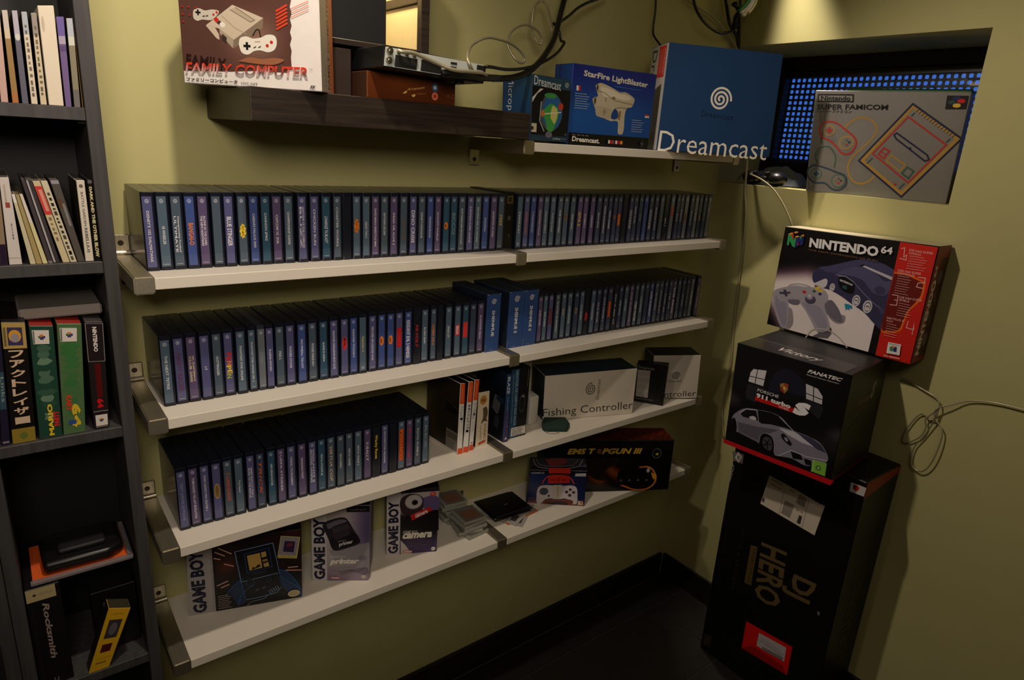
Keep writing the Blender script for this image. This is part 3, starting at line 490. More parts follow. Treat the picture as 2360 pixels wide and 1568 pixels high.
A.poly([(-0.0066,0.7353),(0.0347,0.7394),(0.0347,0.7086),(0.001,0.7059)], (118, 112, 106)); A.poly([(0.0136,0.7405),(0.0293,0.7288),(0.0203,0.7052),(0.0053,0.7182)], (208, 202, 194)); A.t3('0', [(0.0121,0.7285),(0.0206,0.7291),(0.0132,0.7166)], (30, 30, 30), 0.02)
A.t3('ACTIVISION', [(0.0095,0.6957),(0.0055,0.6343),(-0.0016,0.6933)], (176, 172, 166), 0.01, 0.2)
GD = (104, 84, 50)
A.t3('HERO', [(0.2246,0.5047),(0.2357,0.3099),(0.1405,0.4941)], GD, 0.025); A.t3('DJ', [(0.3242,0.4598),(0.3168,0.3843),(0.2355,0.4499)], GD, 0.03)
A.poly([(0.1102,0.4655),(0.1325,0.4708),(0.1354,0.3337),(0.1122,0.3301)], (98, 80, 44)); A.t3('TURNTABLE CONTROLLER', [(0.1287,0.4632),(0.1302,0.3382),(0.1184,0.4616)], (40, 30, 16), 0.0)
A.t3('JAY-Z & EMINEM', [(0.084,0.5078),(0.0834,0.2883),(0.0673,0.5041)], (44, 40, 38)); A.t3('RENEGADE EDITION', [(0.0235,0.5673),(0.0326,0.2289),(0.0154,0.5631)], (36, 32, 28))
A.poly([(0.1408,0.2082),(0.2991,0.225),(0.3019,0.1177),(0.1432,0.1012)], (70, 14, 12)); A.poly([(0.1435,0.2055),(0.297,0.2212),(0.2994,0.1203),(0.1455,0.1041)], (226, 24, 14)); A.poly([(0.1455,0.1041),(0.1773,0.1373),(0.281,0.142),(0.2975,0.1199)], (168, 16, 12))
A.poly([(0.1908,0.1957),(0.2807,0.2067),(0.2831,0.1571),(0.1905,0.1472)], (196, 188, 190)); A.poly([(0.2098,0.1581),(0.2788,0.1684),(0.2782,0.1562),(0.2094,0.1463)], (130, 124, 126)); A.small(*[(0.2006,0.1834),(0.2713,0.1908)][0], 0.085, 3, 0.006, 0.0018, (150, 146, 150))
A.poly([(0.3427,0.3812),(0.3504,0.3833),(0.3511,0.3714),(0.3459,0.3699)], (120, 112, 112)); A.poly([(0.0102,0.0611),(0.0376,0.0725),(0.0362,0.0258),(0.0113,0.0196)], (54, 44, 30))
A.place('front_print', t, f, PRINT)
bm = BM(); la = Art(0.2, 0.1)
A = Art(*qdims(Q['dj'])); A.poly([(0.1258,0.7134),(0.2173,0.7065),(0.2807,0.6987),(0.2994,0.6997),(0.2894,0.6),(0.115,0.6125)], (216, 204, 184))
for q in ([(0.1869,0.6597),(0.2163,0.6579),(0.2111,0.6132),(0.1822,0.6151)], [(0.2248,0.6995),(0.2466,0.6958),(0.246,0.6653),(0.2184,0.6688)]):
    for k in range(9):
        a0, a1 = k/9, (k+0.6)/9; A.poly((lerp(q[0], q[3], a0), lerp(q[1], q[2], a0), lerp(q[1], q[2], a1), lerp(q[0], q[3], a1)), (92, 86, 82))
A.poly([(0.2359,0.6374),(0.2448,0.6372),(0.2441,0.611),(0.2331,0.6121)], (60, 56, 54)); A.poly([(0.1181,0.6362),(0.1264,0.6352),(0.1258,0.6226),(0.1181,0.6228)], (80, 76, 72)); A.line([(0.1782,0.6962),(0.1781,0.6109)], 0.0012, (150, 142, 130)); A.line([(0.2538,0.6985),(0.2509,0.6048)], 0.0012, (150, 142, 130))
for q in ([(0.1348,0.7052),(0.1698,0.702)], [(0.1337,0.6906),(0.1698,0.6871)], [(0.1529,0.6888),(0.1653,0.6879)], [(0.1943,0.6991),(0.2111,0.6976)], [(0.2253,0.6507),(0.2324,0.6504)], [(0.2369,0.6508),(0.2441,0.6497)]): A.line(q, 0.004, (156, 148, 136))
A.place('shipping_label', t, f, PRINT_MATT, 0.0016, 'cream shipping label with barcodes, stuck on askew')
A = Art(*qdims(Q['dj'])); A.poly([(0.3509,0.7977),(0.3912,0.8001),(0.3899,0.7735),(0.3524,0.7712)], (196, 190, 188)); A.blob([(0.3578,0.7883),(0.3629,0.7945),(0.3744,0.7937),(0.3727,0.783),(0.3663,0.7789)], (196, 40, 34)); A.blob([(0.358,0.7912),(0.3619,0.7957),(0.3653,0.7875),(0.361,0.7808)], (60, 46, 44))
A.place('corner_sticker', t, f, PRINT, 0.0010)
sr = side_right(f, b); A = Art(0.203, 0.814); A.poly(((0.001, 0.764), (0.202, 0.790), (0.202, 0.812), (0.001, 0.812)), (150, 42, 26)); A.tup('TURNTABLE', 0.10, 0.05, 0.18, 0.52, (54, 44, 24), 0.02); A.rect(0.15, 0.2, 0.153, 0.7, (40, 34, 20))
A.place('side_print', t, sr, PRINT)
# steering wheel carton
t, f, b = carton('steering_wheel_carton', 'black cube carton with a silver sports car, between the red console box and tall carton', 'carton', Q['fan'], 0.26, ((13, 13, 15), (12, 12, 12), (36, 34, 26), (26, 25, 24)), w=0.002)
A = Art(*qdims(Q['fan'])); w, h = A.w, A.h
def fan_bg(a, c):
    g = 0.0
    g += 0.20*math.exp(-((c-0.42)/0.06)**2)*sm(abs(a-0.5), 0.35, 0.5); g += 0.10*math.exp(-((c-0.30)/0.10)**2)*sm(a, 0.5, 1.0)
    g += 0.05*math.exp(-((c-0.72)/0.2)**2-((a-0.5)/0.35)**2)
    return lerp((12, 12, 14), (150, 144, 160), min(1, g*1.5))
A.grid(0.001, 0.016, w-0.001, h-0.001, 24, 24, fan_bg)
A.blob([(0.1067,0.2176),(0.1144,0.2437),(0.1396,0.266),(0.1685,0.2604),(0.1931,0.2452),(0.2048,0.2087),(0.1499,0.202),(0.1063,0.1814)], (26, 28, 42))
SIL, SID, SIH = (128, 124, 140), (92, 88, 102), (196, 194, 204)
A.poly([(0.0454,0.1919),(0.0923,0.1949),(0.0908,0.1853),(0.0753,0.1463),(0.0468,0.149),(0.0413,0.1658)], (36, 36, 42)); A.poly([(0.2005,0.2014),(0.2473,0.1973),(0.2522,0.1846),(0.246,0.159),(0.2278,0.17),(0.206,0.1857)], (36, 36, 42))
A.poly([(0.0556,0.2382),(0.0919,0.2445),(0.0888,0.198),(0.046,0.1983),(0.0488,0.2265)], (206, 204, 208)); A.poly([(0.1986,0.2418),(0.2294,0.2381),(0.2444,0.2221),(0.2467,0.2005),(0.2058,0.2026)], (200, 198, 202))
for q in ([(0.0674,0.2406),(0.0652,0.1977)], [(0.0473,0.2152),(0.09,0.2183)], [(0.046,0.1983),(0.0888,0.198)], [(0.219,0.2398),(0.2246,0.2009)], [(0.2033,0.2174),(0.245,0.2131)]): A.line(q, 0.0022, (24, 24, 28))
A.poly([(0.1332,0.2202),(0.1431,0.226),(0.1551,0.2261),(0.1555,0.2097),(0.1484,0.197),(0.1369,0.2036)], (160, 120, 60)); A.poly([(0.1432,0.2257),(0.1551,0.2261),(0.1557,0.2169),(0.1449,0.2151)], (170, 60, 44)); A.poly([(0.1351,0.2113),(0.1449,0.2151),(0.1484,0.197),(0.1369,0.2036)], (150, 50, 40)); A.blob([(0.1421,0.2148),(0.1481,0.2167),(0.1489,0.2081),(0.1444,0.2073)], (206, 176, 96))
A.poly([(0.0712,0.1635),(0.1324,0.1661),(0.1841,0.1668),(0.1863,0.1532),(0.0719,0.1525)], (186, 26, 24))
A.t3('PORSCHE', [(0.0758,0.1883),(0.1353,0.1882),(0.0752,0.1796)], WHT, 0.0); A.t3('911 turbo', [(0.0741,0.1749),(0.1703,0.1744),(0.0742,0.162)], WHT, 0.045); A.t3('WHEEL', [(0.1386,0.1603),(0.1686,0.1607),(0.1383,0.1545)], (240, 170, 160), 0.03)
A.t3('S', [(0.1796,0.1871),(0.2208,0.192),(0.1777,0.1501)], (240, 238, 238), 0.09, 0.1); A.t3('FANATEC', [(0.1988,0.2816),(0.2833,0.2833),(0.1972,0.2721)], WHT, 0.03, 0.25); A.t3('Advanced German Gameware', [(0.1959,0.2688),(0.2767,0.2697),(0.1958,0.2648)], (206, 204, 204), 0.0)
# car
A.blob([(0.0132,0.0665),(0.0154,0.0869),(0.0334,0.1094),(0.0523,0.1219),(0.081,0.1283),(0.1196,0.134),(0.1467,0.1315),(0.1641,0.1227),(0.1854,0.1068),(0.2224,0.1053),(0.2593,0.0988),(0.2824,0.0751),(0.2864,0.0586),(0.2724,0.0404),(0.2495,0.0286),(0.2309,0.0224),(0.1956,0.0275),(0.1614,0.0198),(0.1494,0.0196),(0.1414,0.0419),(0.1301,0.0661),(0.1145,0.0688),(0.1038,0.0583),(0.1016,0.0355),(0.0979,0.0353),(0.0362,0.0424),(0.031,0.047),(0.0162,0.0594)], SIL)
A.poly([(0.0319,0.0735),(0.0942,0.0808),(0.115,0.0855),(0.1499,0.0926),(0.1287,0.075),(0.1113,0.0698),(0.102,0.0598),(0.0986,0.0408),(0.0382,0.0471)], SID); A.poly([(0.149,0.0985),(0.1888,0.1038),(0.2327,0.0942),(0.2542,0.0816),(0.2153,0.0811),(0.1738,0.0894)], SIH); A.poly([(0.1943,0.105),(0.2395,0.1029),(0.2659,0.0924),(0.2794,0.0769),(0.2546,0.0788),(0.2249,0.0911)], (64, 62, 88))
A.poly([(0.0841,0.1282),(0.1197,0.1335),(0.1467,0.131),(0.188,0.1054),(0.1655,0.1054),(0.1248,0.1002),(0.1009,0.0935),(0.0926,0.096)], (16, 16, 20)); A.poly([(0.0362,0.1008),(0.0498,0.1172),(0.08,0.1245),(0.0904,0.0984),(0.0452,0.0938)], (22, 22, 26)); A.line([(0.1454,0.1304),(0.1886,0.105)], 0.0022, (170, 168, 176)); A.line([(0.0346,0.1003),(0.0511,0.119),(0.0812,0.1271)], 0.0018, (190, 188, 196))
A.blob([(0.0632,0.1005),(0.0749,0.1066),(0.0842,0.1024),(0.0797,0.0951),(0.0658,0.0957)], (190, 188, 198))
A.blob([(0.0124,0.0727),(0.0194,0.0818),(0.0276,0.0718),(0.0318,0.0506),(0.0286,0.0378),(0.0198,0.0427)], (10, 10, 12)); A.blob([(0.1063,0.0374),(0.107,0.057),(0.1177,0.0676),(0.1329,0.0672),(0.142,0.0517),(0.1447,0.0305),(0.1374,0.0191),(0.1184,0.0229)], (10, 10, 12)); A.blob([(0.1109,0.0393),(0.1124,0.054),(0.1205,0.0616),(0.1316,0.0603),(0.1385,0.0471),(0.1395,0.0328),(0.1334,0.0252),(0.1188,0.0282)], (70, 68, 76))
for k in range(5): q = [(0.1245,0.0428),(0.1475,0.0316)]; a = k*1.257; A.line((q[0], (q[0][0]+0.012*math.cos(a), q[0][1]+0.016*math.sin(a))), 0.003, (16, 16, 18))
A.blob([(0.1579,0.0832),(0.1654,0.0877),(0.1817,0.077),(0.1901,0.0679),(0.1865,0.0615),(0.1717,0.0668),(0.1609,0.075)], (26, 24, 32)); A.blob([(0.167,0.0774),(0.1731,0.0798),(0.1794,0.073),(0.1748,0.0693)], (150, 148, 160)); A.blob([(0.2532,0.0933),(0.2603,0.0932),(0.2679,0.0842),(0.2638,0.0825)], (60, 58, 70))
A.poly([(0.191,0.0464),(0.218,0.0482),(0.2263,0.0361),(0.1997,0.0292)], (14, 14, 18)); A.poly([(0.2277,0.0411),(0.2471,0.0425),(0.2499,0.03),(0.2342,0.0264)], (14, 14, 18)); A.line([(0.1612,0.0213),(0.1919,0.0499),(0.2322,0.048),(0.2854,0.0582)], 0.002, (200, 198, 208)); A.line([(0.036,0.044),(0.0977,0.0365)], 0.003, (60, 58, 66))
A.poly([(-0.0031,0.0084),(0.1631,0.0092),(0.3113,0.0115),(0.3047,-0.004),(0.1532,-0.0047),(-0.0024,-0.0045)], (190, 22, 30))
A.poly([(0.2509,0.0466),(0.2862,0.0509),(0.2879,0.0145),(0.2515,0.0139)], (128, 188, 70)); q = [(0.2682,0.0299),(0.2738,0.0323)]; A.ell(q[0], 0.007, 0.007, (70, 104, 50)); A.ell(q[0], 0.004, 0.004, (150, 190, 110)); A.poly([(0.2509,0.0466),(0.256,0.0472),(0.257,0.0144),(0.2515,0.0139)], (150, 204, 96))
A.place('front_print', t, f, PRINT)
tp = side_top(f, b); A = Art(w, 0.26); A.rect(0.004, 0.001, w-0.02, 0.088, (44, 42, 42)); A.line(((0.004, 0.094), (w-0.03, 0.092)), 0.0016, (150, 146, 140)); A.line(((0.004, 0.104), (w-0.02, 0.100)), 0.0008, (110, 106, 100)); A.text('Victory', 0.095, 0.022, 0.115, 0.048, (224, 220, 214), 0.015, 0.25); A.line(((0.001, 0.0012), (w-0.001, 0.0012)), 0.001, (120, 116, 110))
A.place('lid_print', t, tp, PRINT_GLOSS)
sr = side_right(f, b); A = Art(0.26, h); A.text('911 turbo', 0.085, h*0.66, 0.075, 0.018, (120, 112, 92), 0.03, 0.2); A.text('PORSCHE', 0.09, h*0.735, 0.045, 0.008, (100, 94, 80)); A.text('S', 0.165, h*0.66, 0.03, 0.05, (140, 132, 112), 0.06, 0.2); A.rect(0.08, h*0.62, 0.16, h*0.632, (96, 24, 18)); A.ell((0.05, h*0.22), 0.016, 0.008, (84, 36, 22), 12); A.line(((0.01, h*0.4), (0.12, h*0.55), (0.2, h*0.52)), 0.003, (60, 52, 38)); A.rect(0.001, 0.002, 0.259, 0.012, (90, 20, 18))
A.place('side_print', t, sr, PRINT)
# red and black console carton
t, f, b = carton('console_carton', 'black and red console carton topping the right stack, grey pad and console pictured', 'carton', Q['n64'], 0.079, ((15, 13, 14), (20, 14, 14), (120, 30, 22), (200, 190, 160)), w=0.0012)  # pale top: reflected light put into the colour of the top face
A = Art(*qdims(Q['n64'])); w, h = A.w, A.h
def n64_bg(a, c):
    g = sm(0.86 - c + 0.08*math.sin(a*2.2) - 0.16*abs(a-0.3), 0.0, 0.36)*sm(a*1.6+c, 0.05, 0.5)
    return lerp(lerp((15, 12, 14), (126, 96, 110), min(1, g*2)), (236, 224, 222), sm(g, 0.30, 0.9))
A.grid(0.0015, 0.0015, w*0.74, h*0.80, 40, 34, n64_bg)
A.blob([(0.328,0.2243),(0.3335,0.1493),(0.3334,0.104),(0.3322,0.0688),(0.3073,0.0814),(0.2787,0.1019),(0.2396,0.1179),(0.2051,0.1329),(0.1709,0.1428),(0.1403,0.1454),(0.1176,0.1584),(0.1127,0.1807),(0.122,0.1904),(0.1283,0.2007),(0.1619,0.2109),(0.204,0.2287),(0.2399,0.2413),(0.2875,0.241)], (56, 54, 86))
A.poly([(0.1286,0.1993),(0.1618,0.2115),(0.2067,0.2292),(0.2454,0.2408),(0.3011,0.2379),(0.3287,0.227),(0.3296,0.2063),(0.2511,0.227),(0.2287,0.2178),(0.1934,0.1993),(0.1721,0.1913),(0.1484,0.1913)], (72, 70, 106)); A.blob([(0.1783,0.1896),(0.2029,0.2079),(0.2445,0.2204),(0.2838,0.2112),(0.3106,0.1949),(0.3282,0.1956),(0.3234,0.1604),(0.2901,0.1588),(0.2577,0.1849),(0.2232,0.1921)], (84, 80, 116)); A.line([(0.1786,0.1882),(0.2016,0.1882),(0.2321,0.1773),(0.2646,0.1536),(0.2958,0.1331),(0.3275,0.1187)], 0.0018, (128, 124, 150))
A.poly([(0.2439,0.2231),(0.2513,0.2259),(0.3304,0.208),(0.3297,0.2001)], (196, 190, 200)); A.poly([(0.2383,0.2237),(0.2468,0.2284),(0.2539,0.2264),(0.2467,0.2225)], (20, 18, 34)); A.blob([(0.2903,0.1696),(0.3011,0.1798),(0.3176,0.1751),(0.3179,0.1619),(0.3008,0.1578)], (64, 62, 92)); A.blob([(0.3111,0.123),(0.3264,0.1238),(0.3292,0.1111),(0.3189,0.1113)], (70, 68, 98))
A.blob([(0.1887,0.1842),(0.2076,0.1865),(0.2348,0.175),(0.2394,0.1539),(0.2324,0.1442),(0.2048,0.1502),(0.1914,0.1667)], (14, 13, 18)); A.t3('NINTENDO64', [(0.1939,0.179),(0.2315,0.1722),(0.1941,0.1728)], (214, 210, 214), 0.03); A.poly([(0.2036,0.1635),(0.217,0.1633),(0.2184,0.153),(0.2066,0.1551)], (40, 84, 80)); A.line([(0.1873,0.1856),(0.2072,0.1887),(0.235,0.1765)], 0.002, (150, 146, 170)); A.ell([(0.2134,0.1318),(0.2139,0.1319)][0], 0.004, 0.002, (140, 30, 70), 10)
for c, r in (([(0.1772,0.1518),(0.1862,0.1536)], 32), ([(0.2504,0.1292),(0.2614,0.1315)], 45), ([(0.2833,0.12),(0.2955,0.1227)], 50)):
    R = r/4.356*0.00125; A.ell(c[0], R*0.86, R*1.22, (206, 202, 206)); A.ell(c[0], R*0.62, R*0.9, (58, 54, 62)); A.ell(c[0], R*0.5, R*0.7, (216, 212, 214)); A.rect(c[0][0]-R*0.3, c[0][1]-R*0.16, c[0][0]+R*0.32, c[0][1]+R*0.2, (96, 92, 98)); A.ell((c[0][0], c[0][1]-R*0.4), R*0.5, R*0.36, (206, 202, 206))
A.blob([(0.1238,0.1537),(0.1367,0.162),(0.1527,0.1719),(0.16,0.1681),(0.1608,0.1563),(0.1552,0.1466),(0.1411,0.142),(0.1256,0.1454)], (206, 200, 204)); A.poly([(0.1244,0.148),(0.1397,0.1481),(0.1413,0.1409),(0.1286,0.143)], (70, 66, 84))
SH = (150, 142, 148); A.blob([(0.0583,0.0686),(0.0728,0.0628),(0.0834,0.0288),(0.0778,0.0091),(0.0648,0.0073)], SH); A.blob([(0.1842,0.0682),(0.2074,0.0566),(0.2293,0.0621),(0.2311,0.0795),(0.2191,0.0823)], SH); A.blob([(0.1618,0.0188),(0.185,0.0102),(0.2023,0.0265),(0.1931,0.0415)], (90, 84, 90))
CG, CD_, CL = (166, 160, 170), (112, 106, 122), (206, 200, 208)
A.blob([(0.1638,0.1069),(0.1825,0.1167),(0.2034,0.1014),(0.2186,0.0822),(0.2265,0.067),(0.2209,0.0611),(0.203,0.0636),(0.1762,0.0779)], CD_)
A.blob([(0.0043,0.1067),(0.0177,0.1162),(0.0454,0.1284),(0.0505,0.1354),(0.075,0.1432),(0.1035,0.144),(0.1186,0.1405),(0.1406,0.1442),(0.16,0.1383),(0.1711,0.1257),(0.1713,0.1085),(0.1656,0.0986),(0.1808,0.0703),(0.1936,0.0445),(0.194,0.0345),(0.1819,0.024),(0.1677,0.0197),(0.1548,0.0229),(0.1405,0.04),(0.1171,0.067),(0.0956,0.0854),(0.0872,0.0955),(0.0558,0.0894),(0.0608,0.0692),(0.0658,0.0276),(0.0648,0.0076),(0.0572,0.002),(0.0461,0.0066),(0.0266,0.0335),(0.0104,0.0702),(0.0019,0.0933)], CG)
A.blob([(0.0119,0.0953),(0.0288,0.0804),(0.0456,0.081),(0.0551,0.0679),(0.062,0.0297),(0.0607,0.0109),(0.053,0.0089),(0.0357,0.0326),(0.0169,0.0655)], (146, 140, 158)); A.blob([(0.0988,0.0927),(0.1277,0.0902),(0.1524,0.0899),(0.1717,0.071),(0.1862,0.0455),(0.1836,0.0303),(0.1664,0.0259),(0.1422,0.0522),(0.1188,0.0734)], (150, 144, 160)); A.blob([(0.0537,0.0901),(0.0883,0.0964),(0.0908,0.0849),(0.0791,0.0793),(0.059,0.0809)], CD_); A.blob([(0.0499,0.1305),(0.0755,0.1409),(0.1041,0.1411),(0.0988,0.1366),(0.0735,0.1351)], CL)
A.poly([(0.0217,0.1072),(0.0362,0.109),(0.0328,0.1156),(0.0417,0.118),(0.0451,0.1114),(0.057,0.1144),(0.0577,0.1085),(0.0476,0.1058),(0.0515,0.1),(0.0435,0.0971),(0.0395,0.1029),(0.0237,0.1009)], (70, 66, 84)); A.ell([(0.0993,0.1225),(0.1017,0.123)][0], 0.0062, 0.0042, (206, 36, 34)); A.ell([(0.122,0.1048),(0.1244,0.1053)][0], 0.0165, 0.0128, (76, 70, 92)); A.ell([(0.1181,0.1116),(0.1244,0.1053)][0], 0.0105, 0.008, (150, 144, 156)); A.ell([(0.1175,0.1144),(0.1244,0.1053)][0], 0.006, 0.005, (196, 190, 198))
for q, c in (([(0.1337,0.1394),(-0.1101,0.3172)], (226, 186, 50)), ([(0.1496,0.1362),(-0.1101,0.3172)], (226, 186, 50)), ([(0.1426,0.1348),(-0.1101,0.3172)], (220, 176, 44)), ([(0.1378,0.1431),(-0.1101,0.3172)], (230, 196, 64)), ([(0.1282,0.1307),(-0.1101,0.3172)], (40, 100, 70)), ([(0.1469,0.1264),(-0.1101,0.3172)], (44, 44, 110))): A.ell(q[0], 0.0052, 0.004, c, 12)
A.poly([(0.2211,0.1149),(0.2316,0.1161),(0.2428,0.1136),(0.2452,0.1052),(0.2364,0.1071),(0.2393,0.1),(0.2302,0.1032),(0.229,0.0959)], (40, 140, 176))
A.curve([(0.1304,-0.009),(0.1436,0.017),(0.1658,0.0286),(0.1955,0.0305),(0.2273,0.0187),(0.2549,-0.0028)], 0.0035, (186, 176, 170)); A.poly([(0.1473,0.0001),(0.1682,0.0175),(0.2029,0.0237),(0.1944,0.0083)], (104, 98, 102))
A.poly([(0.3287,0.2989),(0.4191,0.2976),(0.4202,0.0007),(0.3319,-0.0012)], (206, 36, 26))
A.blob([(0.3309,0.2227),(0.3563,0.2241),(0.3815,0.2185),(0.4038,0.2125),(0.4109,0.2079),(0.412,0.1764),(0.4047,0.157),(0.3882,0.1302),(0.3839,0.1005),(0.3808,0.0818),(0.3709,0.0708),(0.352,0.0658),(0.3315,0.0686),(0.331,0.1488)], (232, 104, 30)); A.blob([(0.3312,0.2181),(0.3573,0.2197),(0.3815,0.2144),(0.4,0.2088),(0.4058,0.2039),(0.4065,0.1778),(0.3992,0.1584),(0.3839,0.1307),(0.3792,0.102),(0.3762,0.0849),(0.3675,0.0752),(0.3509,0.0709),(0.3313,0.0739),(0.331,0.1488)], (110, 24, 16))
PK = (226, 176, 166)
for q in ([(0.3341,0.2824),(0.3425,0.2861),(0.3452,0.2631),(0.3511,0.2691),(0.3524,0.2566),(0.3355,0.2585)], [(0.3907,0.2191),(0.4072,0.2202),(0.4081,0.2078),(0.3938,0.2056),(0.3919,0.1951),(0.4079,0.1942)], [(0.3381,0.1645),(0.3538,0.1652),(0.3555,0.1399),(0.3384,0.1382)], [(0.3921,0.1072),(0.3913,0.0893),(0.4096,0.0888),(0.4066,0.1061),(0.4087,0.0756)]): A.line(q, 0.002, PK)
A.line([(0.3467,0.1527),(0.3551,0.1529)], 0.002, PK)
for s_, q in (('DIE N64 SUPER', [(0.3548,0.2849),(0.4116,0.2843),(0.355,0.2794)]), ('KONSOLE', [(0.3555,0.2774),(0.3848,0.2768),(0.3556,0.2724)]), ('DER N64 SUPER', [(0.3392,0.2309),(0.3955,0.2311),(0.3395,0.2252)]), ('CONTROLLER', [(0.3399,0.2232),(0.3818,0.2236),(0.3401,0.2181)]), ('DIE N64 SUPER', [(0.3578,0.165),(0.413,0.1675),(0.3581,0.1593)]), ('SPIELE', [(0.3584,0.1578),(0.3835,0.1585),(0.3586,0.1526)]), ('N64 PLUG &', [(0.3394,0.1065),(0.3823,0.1079),(0.3397,0.1007)]), ('PLAY', [(0.3401,0.0987),(0.3567,0.099),(0.3403,0.0934)])): A.t3(s_, q, PK, 0.01)
for q0, n_, w_ in (([(0.3582,0.2672),(-0.1101,0.3172)], 6, 0.048), ([(0.343,0.214),(-0.1101,0.3172)], 8, 0.036), ([(0.3614,0.147),(-0.1101,0.3172)], 6, 0.036), ([(0.3443,0.089),(-0.1101,0.3172)], 6, 0.032)): A.small(q0[0][0], q0[0][1], w_, n_, 0.0062, 0.0012, PK)
A.poly([(0.3585,0.0434),(0.3904,0.0453),(0.3928,0.0168),(0.3598,0.0136)], (236, 232, 226)); A.t3('NINTENDO', [(0.3616,0.041),(0.3881,0.0426),(0.3617,0.0384)], (60, 50, 60), 0.03); A.poly([(0.3647,0.0317),(0.3713,0.0357),(0.3753,0.0224),(0.3674,0.0217)], (60, 130, 90)); A.poly([(0.3725,0.035),(0.3821,0.0361),(0.3842,0.0223),(0.3757,0.0225)], (46, 50, 110)); A.poly([(0.3679,0.0353),(0.3784,0.0372),(0.3775,0.0326),(0.3697,0.0315)], (200, 130, 70)); A.t3('PAL VERSION', [(0.3552,0.0079),(0.3943,0.0103),(0.3554,0.0036)], (238, 200, 190), 0.03)
for q, c in (([(0.0201,0.2488),(0.0185,0.2805),(0.0262,0.2815),(0.0392,0.2638),(0.0398,0.2727),(0.0455,0.2705),(0.0459,0.2445),(0.0379,0.2471),(0.0271,0.2622),(0.027,0.2474)], (56, 160, 90)), ([(0.0472,0.2446),(0.0459,0.2717),(0.0515,0.2753),(0.0641,0.2671),(0.0639,0.2798),(0.0684,0.281),(0.0694,0.2574),(0.0644,0.2515),(0.0543,0.2652),(0.0542,0.2483)], (42, 44, 120)), ([(0.0179,0.2804),(0.029,0.2865),(0.0347,0.2843),(0.0268,0.2786)], (230, 160, 60)), ([(0.0341,0.2872),(0.0428,0.2917),(0.0498,0.2891),(0.0412,0.2845)], (230, 160, 60)), ([(0.057,0.2795),(0.0653,0.2852),(0.0691,0.2822),(0.0617,0.2784)], (230, 160, 60)), ([(0.0399,0.2756),(0.0485,0.2802),(0.0543,0.2774),(0.0463,0.2729)], (230, 160, 60)), ([(0.0266,0.2798),(0.0341,0.2842),(0.0373,0.2753),(0.0383,0.2648)], (206, 66, 36)), ([(0.052,0.2789),(0.0613,0.2772),(0.0625,0.2686)], (60, 150, 120)), ([(0.0523,0.2626),(0.0603,0.2526),(0.0531,0.2534)], (190, 26, 70))): A.poly(q, c)
A.t3('NINTENDO', [(0.0873,0.2788),(0.2819,0.2806),(0.0894,0.2521)], (238, 234, 232), 0.045); A.t3('64', [(0.2873,0.2839),(0.317,0.284),(0.2884,0.2648)], (236, 232, 230), 0.03); A.t3('THE NEW DIMENSION OF FUN', [(0.089,0.2469),(0.2843,0.2463),(0.0894,0.2423)], (150, 104, 66), -0.01)
A.place('front_print', t, f, PRINT)
sr = side_right(f, b); A = Art(0.079, h); A.rect(0.001, 0.001, 0.078, h-0.001, (132, 34, 26)); A.rect(0.034, h*0.05, 0.078, h*0.9, (74, 30, 26)); A.tup('NINTENDO', 0.024, 0.022, h*0.07, h*0.72, (226, 214, 206), 0.05); A.tup('64', 0.016, 0.012, h*0.74, h*0.84, (226, 214, 206), 0.03)
for k, c in enumerate(((110, 104, 90), (70, 84, 60), (120, 70, 50), (90, 90, 96))): A.blob([(0.05+0.012*math.cos(a+k), h*(0.2+0.18*k)+0.018*math.sin(a)) for a in (0, 1, 2.2, 3.1, 4.4, 5.4)], c)
A.place('side_print', t, sr, PRINT)
# ------------------------------------------------------------------ grey console carton in the window recess, green box behind it
t, f, b = carton('console_carton', 'grey console carton with coloured outline drawing standing in the window recess', 'carton', Q['sfc'], 0.085, ((122, 118, 109), (112, 108, 100), (112, 108, 100), (100, 104, 90)), w=0.0015)
A = Art(*qdims(Q['sfc'])); NV, YL, RE, GN = (28, 30, 62), (172, 132, 54), (176, 46, 32), (54, 88, 66)
A.curve([(0.0863,0.1754),(0.0921,0.1921),(0.1204,0.2114),(0.1518,0.2025),(0.1649,0.179),(0.1517,0.1498),(0.1182,0.1099),(0.1062,0.0787),(0.1186,0.0443),(0.1442,0.0333),(0.1665,0.0442),(0.1795,0.0628)], 0.0045, YL); A.curve([(0.0704,0.0715),(0.071,0.1023),(0.0518,0.1271),(0.0275,0.1235),(0.0162,0.103),(0.0276,0.0816)], 0.003, GN); A.curve([(0.1061,0.0138),(0.1398,0.0058),(0.1786,0.0143),(0.1947,0.038)], 0.003, (120, 130, 110))
A.line([(0.239,0.244),(0.3519,0.1666),(0.2499,0.0149),(0.1389,0.0963)], 0.0105, YL, True); A.line([(0.238,0.2496),(0.3591,0.167),(0.2511,0.0075),(0.1319,0.0958)], 0.0048, NV, True); A.line([(0.2332,0.2164),(0.329,0.1498),(0.2609,0.0463),(0.1639,0.1172)], 0.0042, RE, True)
A.line([(0.2132,0.1741),(0.2919,0.1217),(0.2983,0.11),(0.2899,0.1053),(0.2137,0.1593),(0.2078,0.169)], 0.0042, NV, True); A.line([(0.1889,0.1334),(0.2035,0.126),(0.1923,0.1057),(0.1786,0.1161)], 0.0045, RE, True); A.line([(0.1844,0.1227),(0.1985,0.1145)], 0.003, RE); A.line([(0.2096,0.1153),(0.2466,0.0921),(0.2364,0.0753),(0.2008,0.0996)], 0.004, YL, True); A.line([(0.2519,0.0867),(0.2687,0.078),(0.2597,0.0578),(0.2421,0.0699)], 0.004, GN, True)
for k in range(14): q = [(0.2542,0.2361),(0.3434,0.1758)]; p = lerp(q[0], q[1], k/13); A.line((p, (p[0]-0.006, p[1]-0.007)), 0.0022, (44, 66, 90))
